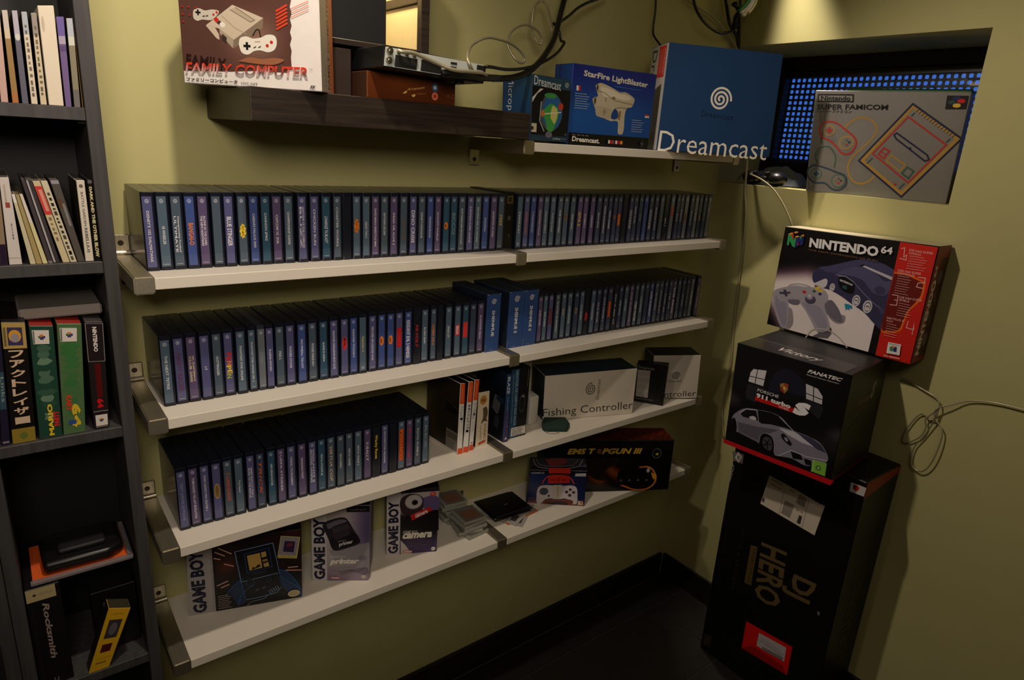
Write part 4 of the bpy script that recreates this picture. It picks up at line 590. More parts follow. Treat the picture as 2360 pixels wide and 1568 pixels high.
for q in ([(0.1532,0.0892),(0.1656,0.1055)], [(0.2392,0.2182),(0.246,0.2276)], [(0.3272,0.1556),(0.3353,0.1661)], [(0.2415,0.0276),(0.253,0.0443)]): A.line(q, 0.003, (60, 74, 62))
A.ell([(0.2305,0.0396),(-0.2957,0.5122)][0], 0.004, 0.003, RE, 10); A.ell([(0.2501,0.1367),(-0.2957,0.5122)][0], 0.0035, 0.0025, NV, 8)
def pad(o, col, q1, q2, dots, acc):
    A.curve(o, 0.0046, col, True); A.ell(q1, 0.0155, 0.0155, acc); A.ell(q1, 0.012, 0.012, (126, 121, 112)); A.ell(q2, 0.019, 0.019, acc); A.ell(q2, 0.0155, 0.0155, (124, 119, 110))
    for dx, dy, c in ((-0.006, -0.001, (110, 120, 90)), (0.001, 0.006, (60, 100, 84)), (0.0075, 0.001, (44, 60, 70)), (0.002, -0.006, RE)): A.ell((q2[0]+dx, q2[1]+dy), 0.0036, 0.0034, c if dots else lerp(c, (150, 60, 50), 0.3), 10)
    for a, bq in (((-0.008, -0.0028), (0.008, 0.0028)), ((-0.0028, -0.008), (0.0028, 0.008))): A.rect(q1[0]+a[0], q1[1]+a[1], q1[0]+bq[0], q1[1]+bq[1], RE if dots else (40, 70, 90))
pad([(0.036,0.1974),(0.0603,0.195),(0.0902,0.1756),(0.1142,0.1561),(0.1189,0.1354),(0.1059,0.1134),(0.0858,0.1138),(0.0675,0.1324),(0.0497,0.1467),(0.0282,0.1558),(0.0215,0.1809)], RE, [(0.0467,0.1736),(-0.2957,0.5122)][0], [(0.0943,0.1424),(-0.2957,0.5122)][0], True, (170, 134, 66))
pad([(0.0155,0.0753),(0.0413,0.0714),(0.0757,0.0608),(0.1014,0.0518),(0.1082,0.0299),(0.0939,0.0121),(0.073,0.0119),(0.0502,0.0268),(0.0203,0.0263),(0.0023,0.0432),(0.0012,0.0633)], (50, 66, 80), [(0.0247,0.0515),(-0.2957,0.5122)][0], [(0.0861,0.036),(-0.2957,0.5122)][0], False, (80, 104, 88))
q = [(0.0084,0.2697),(0.096,0.2702),(0.0976,0.2523),(0.0094,0.2513)]; A.line(q, 0.0032, BLK, True); A.t3('Nintendo', [(0.0159,0.2666),(0.0896,0.267),(0.0172,0.2539)], BLK, 0.02); A.t3('SUPER FAMICOM', [(0.0079,0.2432),(0.1827,0.2465),(0.0084,0.2294)], BLK, 0.02); A.t3('スーパーファミコン', [(0.0069,0.2285),(0.0974,0.2294),(0.0069,0.2203)], (40, 38, 36), 0.01)
A.poly([(0.3088,0.272),(0.3533,0.2719),(0.3536,0.2396),(0.3103,0.2384)], (24, 20, 24))
for q, c in (([(0.3212,0.2555),(-0.2957,0.5122)], (34, 70, 60)), ([(0.3406,0.2588),(-0.2957,0.5122)], (200, 34, 30)), ([(0.3331,0.2478),(-0.2957,0.5122)], (220, 178, 60)), ([(0.3296,0.2658),(-0.2957,0.5122)], (40, 40, 90))): A.ell(q[0], 0.0085, 0.0052, c, 16)
A.place('front_print', t, f, PRINT_MATT)
gq = back_of(Q['sfc'], 0.09); d = (gq[1]-gq[0]).normalized(); g0 = gq[0]+d*0.035; g1 = gq[1]-d*0.01
t, f, b = carton('storage_box', 'dark green box hidden behind the grey console carton in the window', 'carton', [g0, g1, (g1.x, g1.y, 1.818), (g0.x, g0.y, 1.818)], 0.06, ((26, 62, 34), (26, 62, 34), (26, 62, 34), (34, 80, 42)), w=0.004)
A = Art(*qdims([g0, g1, g1, (g0.x, g0.y, 1.818)])); A.rect(0.01, A.h-0.012, A.w-0.01, A.h-0.004, (40, 96, 50)); A.place('lid_band', t, f, PRINT)
# ------------------------------------------------------------------ cartons on the top white shelf
t, f, b = carton('console_carton', 'large dark blue console carton with white spiral at the right shelf end', 'carton', Q['dc'], 0.115, ((30, 60, 98), (176, 172, 164), (36, 56, 84), (190, 186, 160)), w=0.0012)
A = Art(*qdims(Q['dc'])); c = [(0.1571,0.1353),(0.1858,0.1341)]; r = c[1][0]-c[0][0]
A.spiral(c[0], r*1.04, 0.0052, (222, 214, 200), 2.75, r*1.04, a0=-6)
A.t3('Dreamcast', [(0.1103,0.1049),(0.1981,0.1),(0.1108,0.0911)], (20, 36, 62), -0.008); A.t3('Dreamcast', [(0.0045,0.0489),(0.308,0.0431),(0.0034,-0.0021)], (232, 224, 208), -0.004)
A.place('front_print', t, f, PRINT)
sl = side_left(f, b); A = Art(0.115, A.h); A.poly(((0.055, 0.178), (0.103, 0.178), (0.103, 0.252), (0.055, 0.252)), (186, 44, 36)); A.tdown('ATTENTION', 0.095, 0.007, 0.246, 0.184, (220, 150, 140), 0.02)
for k in range(6): A.rect(0.06+k*0.005, 0.186, 0.0615+k*0.005, 0.244, (206, 110, 100))
A.tdown('Dreamcast', 0.026, 0.034, 0.246, 0.04, (60, 62, 60), 0.0); A.small(0.06, 0.04, 0.04, 6, 0.005, 0.0014, (110, 108, 104))
A.place('side_print', t, sl, PRINT)
t, f, b = carton('light_gun_carton', 'bright blue carton picturing a cream toy pistol, left of the large blue carton', 'carton', Q['sf'], 0.062, ((14, 40, 120), (16, 62, 130), (14, 40, 110), (20, 46, 110)), w=0.001)
A = Art(*qdims(Q['sf'])); w, h = A.w, A.h
A.grid(0.0008, h*0.15, w-0.0008, h-0.0008, 16, 16, lambda a, c: lerp(lerp((18, 74, 150), (22, 36, 120), sm(c, 0.3, 1)), (24, 96, 176), 0.5*math.exp(-((c-0.25)/0.25)**2)*(1-a)))
A.rect(0.0008, 0.0008, w-0.0008, h*0.155, (10, 10, 14))
A.t3('StarFire LightBlaster', [(0.0337,0.1636),(0.2491,0.1551),(0.0332,0.1472)], (224, 216, 196), 0.028)
GC, GDk, GL_ = (196, 184, 156), (150, 138, 112), (222, 212, 186)
A.blob([(0.0729,0.1339),(0.0835,0.1396),(0.0981,0.1396),(0.1258,0.1333),(0.1529,0.1257),(0.1767,0.1262),(0.2053,0.1153),(0.2062,0.1046),(0.1992,0.0946),(0.1842,0.091),(0.1793,0.0742),(0.1811,0.0519),(0.18,0.035),(0.172,0.0306),(0.1616,0.0346),(0.1589,0.057),(0.1467,0.0607),(0.1327,0.0593),(0.1083,0.0647),(0.0844,0.0689),(0.0787,0.0833),(0.0707,0.095),(0.0683,0.1055),(0.083,0.1112),(0.0777,0.1229)], GC)
A.blob([(0.089,0.1328),(0.1218,0.1294),(0.1511,0.1224),(0.1751,0.1212),(0.1958,0.1133),(0.1725,0.1085),(0.1385,0.1122),(0.1012,0.1125)], GL_); A.blob([(0.0815,0.0897),(0.114,0.0888),(0.1336,0.0839),(0.129,0.0647),(0.1033,0.0669),(0.0832,0.0706)], (182, 170, 140)); A.blob([(0.1424,0.0882),(0.1538,0.0821),(0.1567,0.0702),(0.1491,0.0641),(0.1336,0.0657),(0.1353,0.079)], (24, 62, 130)); A.blob([(0.1576,0.0823),(0.1652,0.0828),(0.1636,0.0637),(0.1573,0.0665)], (150, 110, 70))
A.ell([(0.0794,0.1296),(-0.2963,0.2614)][0], 0.0042, 0.0085, GDk); A.ell([(0.0794,0.1296),(-0.2963,0.2614)][0], 0.0026, 0.006, (70, 62, 50)); A.ell([(0.0753,0.1009),(-0.2963,0.2614)][0], 0.0045, 0.0092, GDk); A.ell([(0.0753,0.1009),(-0.2963,0.2614)][0], 0.0028, 0.0064, (70, 62, 50))
q = [(0.109,0.0785),(-0.2963,0.2614)][0]; A.rect(q[0]-0.006, q[1]-0.002, q[0]+0.006, q[1]+0.002, GDk); A.rect(q[0]-0.002, q[1]-0.007, q[0]+0.002, q[1]+0.007, GDk); A.ell([(0.135,0.1107),(-0.2963,0.2614)][0], 0.006, 0.0032, (140, 110, 76)); A.ell([(0.1092,0.1055),(-0.2963,0.2614)][0], 0.0022, 0.005, GDk); A.line([(0.0777,0.1229),(0.0998,0.1216),(0.1395,0.1061),(0.1783,0.1026),(0.2028,0.1018)], 0.0012, GDk); A.line([(0.1842,0.091),(0.1585,0.0918),(0.1424,0.0882)], 0.0014, GDk)
q = [(0.0136,0.1291),(0.0268,0.129),(0.0272,0.1184),(0.0144,0.1185)]; A.poly(q, (226, 220, 212)); A.poly((lerp(q[0], q[1], .5), q[1], q[2], lerp(q[3], q[2], .5)), (190, 40, 50))
q = [(0.2503,0.0813),(0.2666,0.081),(0.267,0.0739),(0.2512,0.0742)]; A.poly(q, (226, 220, 212)); A.poly((q[0], q[1], lerp(q[1], q[2], .45), lerp(q[0], q[3], .45)), (190, 60, 50))
for q0, n_, w_ in (([(0.0113,0.1118),(-0.2963,0.2614)], 7, 0.048), ([(0.2043,0.0655),(-0.2963,0.2614)], 6, 0.044)): A.small(q0[0][0], q0[0][1], w_, n_, 0.0052, 0.0011, (190, 196, 204))
A.t3('Dreamcast.', [(0.01,0.0192),(0.0991,0.0179),(0.0096,0.0079)], (230, 224, 214), 0.03); A.t3('Pour - Voor - Für - Para', [(0.0103,0.0242),(0.0611,0.0237),(0.0102,0.0211)], (170, 166, 160)); 
for k, (x, cs) in enumerate(((985, ((226, 220, 212), (186, 40, 40))), (1016, ((200, 60, 50), (60, 60, 110))), (1048, ((226, 220, 212), (190, 50, 50))), (1082, ((200, 60, 40), (220, 170, 60))))):
    q = [(0.1274,0.0161),(0.1384,0.016),(0.1392,0.0082),(0.1281,0.0084)]; dx = (x-985)/3.105*0.00122; q = [(p[0]+dx, p[1]) for p in q]; A.poly(q, cs[0]); A.poly((lerp(q[0], q[1], .5), q[1], q[2], lerp(q[3], q[2], .5)), cs[1])
q = [(0.2481,0.0126),(-0.2963,0.2614)][0]; A.poly([(q[0]+0.008*math.cos(a)*(1 if k % 2 else .35), q[1]+0.010*math.sin(a)*(1 if k % 2 else .35)) for k, a in [(k, k*math.pi/4+0.78) for k in range(8)]], (70, 66, 84)); A.line([(0.13,0.1361),(0.2214,0.1341)], 0.0012, (60, 120, 190))
A.place('front_print', t, f, PRINT_GLOSS)
sl = side_left(f, b); A = Art(0.062, h); A.text('StarFire', 0.016, h*0.60, 0.034, 0.010, (120, 150, 190), 0.02); q = (0.033, h*0.78); A.poly([(q[0]+0.012*math.cos(a)*(1 if k % 2 else .3), q[1]+0.014*math.sin(a)*(1 if k % 2 else .3)) for k, a in [(k, k*math.pi/4+0.78) for k in range(8)]], (60, 76, 130)); A.place('side_print', t, sl, PRINT_GLOSS)
t, f, b = carton('microphone_carton', 'small teal and black carton with a green globe, leftmost on the top white shelf', 'carton', Q['mic'], 0.106, ((16, 16, 18), (30, 70, 112), (16, 16, 18), (30, 60, 84)), w=0.001)
A = Art(*qdims(Q['mic'])); w, h = A.w, A.h
A.rect(0.0008, h*0.83, w-0.0008, h-0.0008, (36, 66, 84)); A.rect(0.0008, 0.0008, w-0.0008, h*0.09, (34, 56, 72)); A.t3('Dreamcast', [(0.0046,0.1332),(0.0781,0.1277),(0.0042,0.1149)], (214, 212, 204), 0.0); A.spiral((w*0.89, h*0.905), w*0.055, 0.0012, (150, 160, 160), 2.3); A.rect(w*0.775, h*0.83, w*0.785, h-0.001, (22, 40, 54))
A.poly(((0.001, h*0.58), (w*0.20, h*0.80), (w*0.28, h*0.80), (0.001, h*0.655)), (206, 200, 186))
c0 = (w*0.52, h*0.46); A.ell(c0, w*0.30, h*0.30, (70, 78, 84)); A.ell((c0[0]+0.003, c0[1]), w*0.265, h*0.27, (40, 92, 150)); A.blob([(c0[0]+0.02*math.cos(a)*(1+0.3*math.sin(3*a)), c0[1]-0.012+0.030*math.sin(a)) for a in [k*0.7 for k in range(9)]], (64, 150, 66)); A.blob([(c0[0]+0.008+0.010*math.cos(a), c0[1]-0.004+0.018*math.sin(a)*(1+0.2*math.sin(4*a))) for a in [k*0.7 for k in range(9)]], (196, 190, 110))
A.line([(c0[0]-0.026, c0[1]-0.006), (c0[0], c0[1]-0.002), (c0[0]+0.028, c0[1]+0.002)], 0.0022, (220, 214, 180)); A.ell((c0[0]+0.026, c0[1]+0.014), 0.007, 0.008, (196, 60, 36)); A.ell((c0[0]-0.024, c0[1]-0.004), 0.005, 0.007, (190, 110, 50)); A.blob([(c0[0]+0.018*math.cos(a)-0.004, c0[1]+0.034+0.006*math.sin(a)) for a in (0, 1, 2, 3, 4, 5)], (60, 140, 70)); A.ell((c0[0]-0.004, c0[1]-0.048), 0.010, 0.007, (104, 100, 112)); A.line([(c0[0]-0.03, c0[1]+0.02), (c0[0]-0.032, c0[1]-0.02), (c0[0]-0.018, c0[1]-0.042)], 0.003, (150, 150, 146))
A.rect(0.001, h*0.13, w*0.145, h*0.265, (190, 180, 150)); A.ell((w*0.03, h*0.19), w*0.04, h*0.03, (50, 44, 40)); A.text('online', w*0.60, h*0.035, w*0.2, h*0.032, (206, 206, 204), 0.0, 0.2); A.text('gaming', w*0.81, h*0.035, w*0.16, h*0.03, (110, 126, 136)); A.rect(w*0.92, h*0.11, w*0.97, h*0.14, (80, 84, 90))
A.place('front_print', t, f, PRINT)
sl = side_left(f, b); A = Art(0.106, h); A.grid(0.001, 0.001, 0.105, h-0.001, 6, 10, lambda a, c: lerp((24, 62, 108), (44, 84, 112), c*a)); A.tdown('Microphone', 0.028, 0.026, h*0.98, h*-0.38+0.06, (206, 210, 208), -0.005); A.spiral((0.068, h*0.31), 0.009, 0.0016, (150, 166, 176), 2.3)
A.place('side_print', t, sl, PRINT)
# ------------------------------------------------------------------ on the dark floating shelf
fb = 0.064
t, f, b = carton('console_carton', 'white and brown console carton on the dark floating shelf, two cream pads pictured', 'carton', Q['fam'], fb, ((226, 220, 214), (90, 60, 50), (150, 112, 84), (220, 214, 206)), w=0.0012)
A = Art(*qdims(Q['fam'])); w, h = A.w, A.h; B0 = (86, 56, 48)
wav = [(0.1795,0.1464),(0.1814,0.1329),(0.1789,0.1237),(0.1816,0.1147),(0.1786,0.1054),(0.1807,0.0963),(0.1777,0.0869),(0.1799,0.0778),(0.1768,0.0683),(0.179,0.0591),(0.1775,0.0496),(0.1782,0.0308)]
A.poly([(0.0008, h-0.001), (0.0008, ([(-0.003,0.0187),(-0.0206,0.12)][0])[1])] + [[(0.078,0.0219),(-0.0206,0.12)][0]] + wav[::-1] + [(wav[0][0], h-0.001)], B0)
A.grid(*(lambda q: (q[0][0], q[0][1], q[1][0], q[1][1]))([(0.0552,0.0257),(0.1736,0.1279)]), 10, 10, lambda a, c: lerp(B0, (150, 118, 98), 0.75*math.exp(-((a-.55)/.35)**2-((c-.45)/.35)**2)*(16*a*(1-a)*c*(1-c))**.5))
CB, CC, CDk = (196, 182, 160), (166, 150, 128), (126, 110, 92)
A.poly([(0.0425,0.0877),(0.0525,0.094),(0.0627,0.0763),(0.0633,0.0682),(0.0584,0.0703)], CB); A.poly([(0.0647,0.1051),(0.064,0.0775),(0.0842,0.0568),(0.0864,0.0697)], CC); A.poly([(0.0854,0.0701),(0.0855,0.0568),(0.1335,0.0899),(0.1358,0.1038)], CDk); A.poly([(0.0433,0.0889),(0.0872,0.1206),(0.1358,0.1045),(0.0864,0.0697),(0.0645,0.0845)], CB); A.poly([(0.0817,0.113),(0.092,0.117),(0.1226,0.1007),(0.1148,0.0968)], (176, 162, 138)); A.line([(0.083,0.1135),(0.1148,0.0972),(0.1219,0.1004),(0.092,0.1173)], 0.0012, CDk); A.line([(0.0684,0.1042),(0.0876,0.0882),(0.1073,0.0791)], 0.0012, CC); A.poly([(0.0554,0.0981),(0.0606,0.1012),(0.0649,0.0969),(0.0595,0.0929)], (196, 36, 30)); A.poly([(0.06,0.0929),(0.0648,0.0964),(0.0736,0.0919),(0.0688,0.0875)], (60, 36, 34)); A.ell([(0.0695,0.0907),(-0.0206,0.12)][0], 0.0045, 0.004, (226, 220, 210)); A.poly([(0.0678,0.0778),(0.0751,0.0724),(0.0744,0.0631),(0.0672,0.0685)], (60, 46, 40))
A.curve([(0.1174,0.0774),(0.123,0.0858),(0.1281,0.0861),(0.13,0.0747)], 0.0018, (30, 24, 22))
PW, PS = (226, 220, 206), (196, 188, 172)
A.blob([(0.0229,0.1024),(0.025,0.1094),(0.0338,0.1122),(0.0426,0.1096),(0.0538,0.1117),(0.0639,0.1109),(0.0646,0.1073),(0.058,0.1001),(0.0502,0.0959),(0.0376,0.0961),(0.0298,0.0938),(0.024,0.0966)], PS); A.blob([(0.0941,0.0632),(0.0967,0.0726),(0.1071,0.076),(0.1172,0.0734),(0.1301,0.0756),(0.1406,0.0804),(0.1523,0.0798),(0.1559,0.0712),(0.1523,0.0598),(0.1417,0.0545),(0.129,0.0565),(0.1186,0.0549),(0.108,0.0491),(0.098,0.0518)], PW)
for q, r in (([(0.0313,0.1061),(-0.0206,0.12)][0], 0.0042), ([(0.1073,0.0617),(-0.0206,0.12)][0], 0.0058)): A.rect(q[0]-r, q[1]-r*.33, q[0]+r, q[1]+r*.33, (24, 20, 20)); A.rect(q[0]-r*.33, q[1]-r, q[0]+r*.33, q[1]+r, (24, 20, 20))
for q, r in (([(0.1402,0.0642),(-0.0206,0.12)][0], 0.0026), ([(0.1472,0.0697),(-0.0206,0.12)][0], 0.0026), ([(0.0563,0.1045),(-0.0206,0.12)][0], 0.0018), ([(0.0616,0.1081),(-0.0206,0.12)][0], 0.0018)): A.ell(q, r, r, (196, 40, 34), 12)
for q in ([(0.1179,0.0595),(0.1221,0.0617)], [(0.1256,0.0605),(0.1299,0.0626)], [(0.0384,0.1007),(0.0425,0.1019)], [(0.044,0.1015),(0.0476,0.1026)]): A.line(q, 0.0016, (80, 70, 66))
A.t3('Nintendo', [(0.1206,0.0699),(0.1293,0.0709),(0.1207,0.0681)], (190, 60, 50), 0.02)
for k in range(6): q = [(0.1565,0.1154),(0.1747,0.1257)]; dy = -k*0.0052; A.line([(q[0][0], q[0][1]+dy), (q[1][0], q[1][1]+dy)], 0.003, (206, 66, 40))
for k in range(3): q = [(0.1808,0.1204),(0.2094,0.1336)]; dy = -k*0.006; A.line([(q[0][0], q[0][1]+dy), (q[1][0], q[1][1]+dy)], 0.0012, (226, 140, 120))
for x, y in ((112, 38), (155, 38), (206, 38), (112, 90), (160, 92), (112, 140)): q = ([(0.0068,0.1132),(0.0286,0.0914)]); A.ell((q[0][0] + (x-112)/94*(q[1][0]-q[0][0]), q[0][1] + (y-38)/102*(q[1][1]-q[0][1])), 0.0016, 0.0013, (180, 40, 30), 8)
A.blob([(0.092,0.0385),(0.1104,0.045),(0.1309,0.0439),(0.1516,0.0466),(0.1669,0.0443),(0.1485,0.0361),(0.115,0.0364)], (150, 96, 66)); A.t3('FAMILY', [(0.0081,0.0444),(0.0729,0.0404),(0.0057,0.0274)], (40, 20, 18), 0.02)
A.t3('FAMILY COMPUTER', [(0.0071,0.0317),(0.2074,0.0359),(0.0041,0.0141)], [(0, (206, 198, 194)), (0.3, (96, 70, 66)), (0.5, (150, 60, 46)), (1, (222, 60, 36))], 0.03); A.t3('TM', [(0.2068,0.0339),(0.212,0.0338),(0.2068,0.032)], (120, 110, 108))
A.t3('ファミリーコンピュータ', [(0.0052,0.009),(0.0891,0.0093),(0.0047,0.0033)], (30, 26, 26), 0.03); A.t3('HVC-NFF', [(0.0951,0.0073),(0.1215,0.0069),(0.0949,0.003)], (60, 54, 54), 0.0)
A.t3('FF', [(0.2079,0.0088),(0.2162,0.0083),(0.2069,0.0034)], (30, 26, 26), 0.03, 0.2)
A.place('front_print', t, f, PRINT)
sr = side_right(f, b); A = Art(fb, h); A.grid(0.001, 0.001, fb-0.001, h-0.001, 8, 2, lambda a, c: lerp((150, 140, 124), (176, 92, 48), sm(a, .45, .95))); A.tup('FAMILY COMPUTER', 0.038, 0.012, 0.006, 0.15, (120, 70, 44), 0.02); A.tup('ファミリー', 0.022, 0.007, 0.006, 0.05, (90, 60, 44)); A.place('side_print', t, sr, PRINT)
# brown game box, set-top device on it, dark cabinet frame behind
t, f, b = carton('game_carton', 'brown game carton lying on the dark shelf under the silver-backed device', 'game carton', Q['brown'], 0.115, ((104, 52, 22), (60, 36, 20), (104, 52, 22), (70, 40, 20)), w=0.001)
A = Art(*qdims(Q['brown'])); w, h = A.w, A.h; A.grid(0.001, 0.001, w-0.001, h-0.001, 12, 5, lambda a, c: lerp((84, 40, 18), (122, 62, 26), math.exp(-((a-.35)/.3)**2)*c))
A.t3('Arcanum', [(0.0776,0.0233),(0.1147,0.031),(0.0771,0.0184)], (206, 160, 90), 0.01, 0.4); A.blob([(0.0697,0.0128),(0.0745,0.0179),(0.0787,0.0174),(0.0762,0.014)], (216, 170, 96)); A.blob([(0.0874,0.0117),(0.0944,0.0144),(0.0955,0.0116),(0.0909,0.0085)], (216, 176, 100)); A.t3('GOLD', [(0.0986,0.0163),(0.1175,0.0185),(0.0987,0.0142)], (190, 120, 60), 0.0)
for q, c, tx in (([(0.1365,0.0308),(-0.0815,0.1322)][0], (52, 100, 140), 'B'), ([(0.1367,0.0144),(-0.0815,0.1322)][0], (216, 120, 100), 'R')): A.ell(q, 0.0066, 0.0076, c, 16); A.rect(q[0]-0.0026, q[1]-0.003, q[0]+0.0026, q[1]+0.003, (220, 206, 196) if tx == 'B' else (180, 30, 26)); 
A.text('PC', w*0.90, h*0.34, w*0.035, h*0.12, (150, 96, 66)); A.text('C', w*0.957, h*0.30, w*0.02, h*0.2, (170, 110, 76)); A.line(((w*0.005, 0.001), (w*0.005, h-0.001)), 0.0008, (130, 80, 46))
A.place('front_print', t, f, PRINT_GLOSS)
f = vq(Q['dev']); b = back_of(Q['dev'], 0.16)
t = thing('set_top_device', 'black electronic device with silver socket panel, lying on the brown carton', 'electronic device', (f[0]+f[1]+b[0]+b[1])/4)
part('casing', hexa([p for p in f], b, 0.0015), BLACK, t)
w, h = qdims(Q['dev']); n = (f[1]-f[0]).cross(f[3]-f[0]).normalized(); ux = (f[1]-f[0]).normalized(); uz = (f[3]-f[0]).normalized()
def DP(u, v, d): return f[0] + ux*u + uz*v + n*d
bm = hexa([DP(0.003, 0.003, 0.0012), DP(w-0.006, 0.003, 0.0012), DP(w-0.006, h-0.004, 0.0012), DP(0.003, h-0.003, 0.0012)], [DP(0.003, 0.003, 0.0002), DP(w-0.006, 0.003, 0.0002), DP(w-0.006, h-0.004, 0.0002), DP(0.003, h-0.003, 0.0002)], 0); pn = part('rear_panel', bm, mat('zinc_panel', (190, 196, 188), 0.4, metal=0.2), t, 'silver panel with sockets')
for u0, u1 in ((0.105, 0.305), (0.345, 0.535)):
    part('scart_socket', hexa([DP(w*u0, h*0.13, 0.0036), DP(w*u1, h*0.13, 0.0036), DP(w*u1, h*0.60, 0.0036), DP(w*u0, h*0.64, 0.0036)], [DP(w*u0, h*0.13, 0.001), DP(w*u1, h*0.13, 0.001), DP(w*u1, h*0.60, 0.001), DP(w*u0, h*0.64, 0.001)], 0.0005), BLACKM, pn)
for u, v, r in ((0.045, 0.76, 0.0052), (0.045, 0.36, 0.0048), (0.125, 0.80, 0.003), (0.20, 0.78, 0.003), (0.27, 0.76, 0.003), (0.58, 0.30, 0.0028)):
    bm = BM(); cyl(bm, DP(w*u, h*v, 0.001), n, r, 0.007, 14); cyl(bm, DP(w*u, h*v, 0.007), n, r*0.55, 0.003, 10); part('socket', bm, STEEL, pn)
bm = BM()
for u0, u1, v0, v1 in ((0.13, 0.17, 0.86, 0.91), (0.63, 0.69, 0.66, 0.76), (0.63, 0.69, 0.46, 0.56), (0.70, 0.78, 0.30, 0.36), (0.90, 0.975, 0.62, 0.84)):
    for q in [hexa([DP(w*u0, h*v0, 0.0024), DP(w*u1, h*v0, 0.0024), DP(w*u1, h*v1, 0.0024), DP(w*u0, h*v1, 0.0024)], [DP(w*u0, h*v0, 0.001), DP(w*u1, h*v0, 0.001), DP(w*u1, h*v1, 0.001), DP(w*u0, h*v1, 0.001)], 0)]:
        me = bpy.data.meshes.new('tmp'); q.to_mesh(me); q.free(); bm.from_mesh(me); bpy.data.meshes.remove(me)
part('slot', bm, BLACKM, pn)
bm = BM(); cyl(bm, DP(w*0.78, -0.0058, -0.012), (0, 0, 1), 0.009, 0.0056, 14); part('foot', bm, BLACKM, t)
t = thing('wall_cabinet', 'black framed open cabinet with a lit cream side panel above the silver-backed device', 'cabinet', (-1.33, -0.1, 1.77))
zt, zb_, cx0 = 1.862, 1.7535, -1.452
bm = BM(); box(bm, -1.2335, -1.2155, -0.200, -0.184, zb_, 2.02); part('post', bevel(bm, 0.001), DARKWOOD, t)
bm = BM(); box(bm, -1.2335, -1.2155, -0.1835, -0.002, zt-0.016, zt); part('rail', bevel(bm, 0.001), DARKWOOD, t)
bm = BM(); box(bm, -1.228, -1.221, -0.1835, -0.0015, zb_+0.0105, zt-0.0165); part('side_panel', bevel(bm, 0.0005), mat('cream_panel', (220, 200, 146), 0.6), t)
bm = BM(); box(bm, -1.228, -1.221, -0.1835, -0.0015, zt+0.0005, 2.0); part('side_panel', bevel(bm, 0.0005), MATS['cream_panel'], t)
bm = BM(); box(bm, cx0+0.019, -1.2340, -0.010, -0.0008, zb_+0.0105, 2.02); part('back_panel', bevel(bm, 0.0005), mat('cream_back', (226, 208, 160), 0.6), t)
bm = BM(); box(bm, cx0, cx0+0.018, -0.195, -0.002, zb_, 2.02); part('side_panel', bevel(bm, 0.001), DARKWOOD, t)
bm = BM(); box(bm, cx0+0.0185, -1.2340, -0.199, -0.002, zb_, zb_+0.010); part('bottom_board', bevel(bm, 0.001), DARKWOOD, t)
bm = BM(); box(bm, cx0, -1.2155, -0.2, -0.002, 2.0205, 2.036); part('top_board', bevel(bm, 0.001), DARKWOOD, t)
tag(part('black_box', bbox(-1.428, -1.286, -0.165, -0.030, zb_+0.0105, 1.853, 0.004, 2), BLACKM), 'plain matt black box inside the lit cabinet, behind the white carton', 'box')
tag(part('small_box', bbox(-1.408, -1.372, -0.200, -0.080, DST+0.0003, 1.748, 0.002), mat('dark_brown_card', (40, 28, 20), 0.5)), 'small dark brown box between the white console carton and brown carton', 'box')
# ------------------------------------------------------------------ lower case shelf: right half and loose cases
t, f, b = carton('fishing_controller_carton', 'wide cream carton lettered Fishing Controller with a vertical spiral logo', 'accessory carton', Q['fishing'], 0.098, ((216, 206, 188), (30, 44, 54), (150, 146, 138), (34, 50, 60)), w=0.0008)
A = Art(*qdims(Q['fishing'])); w, h = A.w, A.h; IK = (40, 40, 48)
A.t3('Fishing Controller', [(-0.0018,0.036),(0.281,0.0383),(0.0001,0.0057)], IK, -0.004); c = [(0.1417,0.0842),(0.1572,0.083)]; A.spiral(c[0], 0.0165, 0.0022, IK, 2.6, 0.0185, a0=80); A.t3('Dreamcast', [(0.1597,0.0529),(0.16,0.1127),(0.1694,0.0522)], IK, -0.005); A.line([(0.0004,0.0004),(0.2832,0.0007)], 0.0008, (150, 140, 120))
A.place('front_print', t, f, PRINT_MATT)
A = Art(w, 0.098); A.spiral((w*0.48, 0.03), 0.006, 0.001, (60, 74, 84), 2); A.place('lid_print', t, side_top(f, b), PRINT)
t, f, b = carton('memory_unit_carton', 'small black carton with a grey window label, between the two cream controller cartons', 'accessory carton', Q['memory'], 0.030, ((18, 17, 19), (16, 16, 18), (16, 16, 18), (22, 20, 22)), w=0.001)
A = Art(*qdims(Q['memory'])); w, h = A.w, A.h; A.grid(*(lambda q: (q[0][0], q[0][1], q[1][0], q[1][1]))([(0.0036,0.0179),(0.0398,0.1037)]), 4, 8, lambda a, c: lerp((176, 168, 160), (150, 142, 134), (int(c*8) % 2)*0.5)); A.t3('Dreamcast', [(0.0037,0.117),(0.0497,0.1152),(0.0045,0.1081)], (150, 146, 142), 0.0); A.t3('memory unit', [(0.0037,0.0147),(0.0573,0.016),(0.0038,0.0073)], (130, 126, 124), 0.0); A.line([(0.0446,0.0799),(0.0881,0.0711)], 0.0006, (60, 58, 60))
A.place('front_print', t, f, PRINT_GLOSS)
t, f, b = carton('controller_carton', 'cream carton with small spiral logo at the right shelf end, partly hidden', 'accessory carton', Q['controller'], 0.085, ((208, 198, 182), (24, 30, 34), (150, 144, 134), (28, 34, 38)), w=0.0008)
A = Art(*qdims(Q['controller'])); w, h = A.w, A.h; c = [(0.0767,0.0733),(0.0907,0.0733)]; A.spiral(c[0], 0.0135, 0.0019, IK, 2.6, 0.0128); A.t3('Dreamcast', [(0.0532,0.0592),(0.0976,0.0598),(0.0528,0.0526)], (96, 88, 80)); A.t3('Controller', [(0.0016,0.0181),(0.148,0.0261),(0.0019,-0.0005)], IK, -0.004); A.place('front_print', t, f, PRINT_MATT)
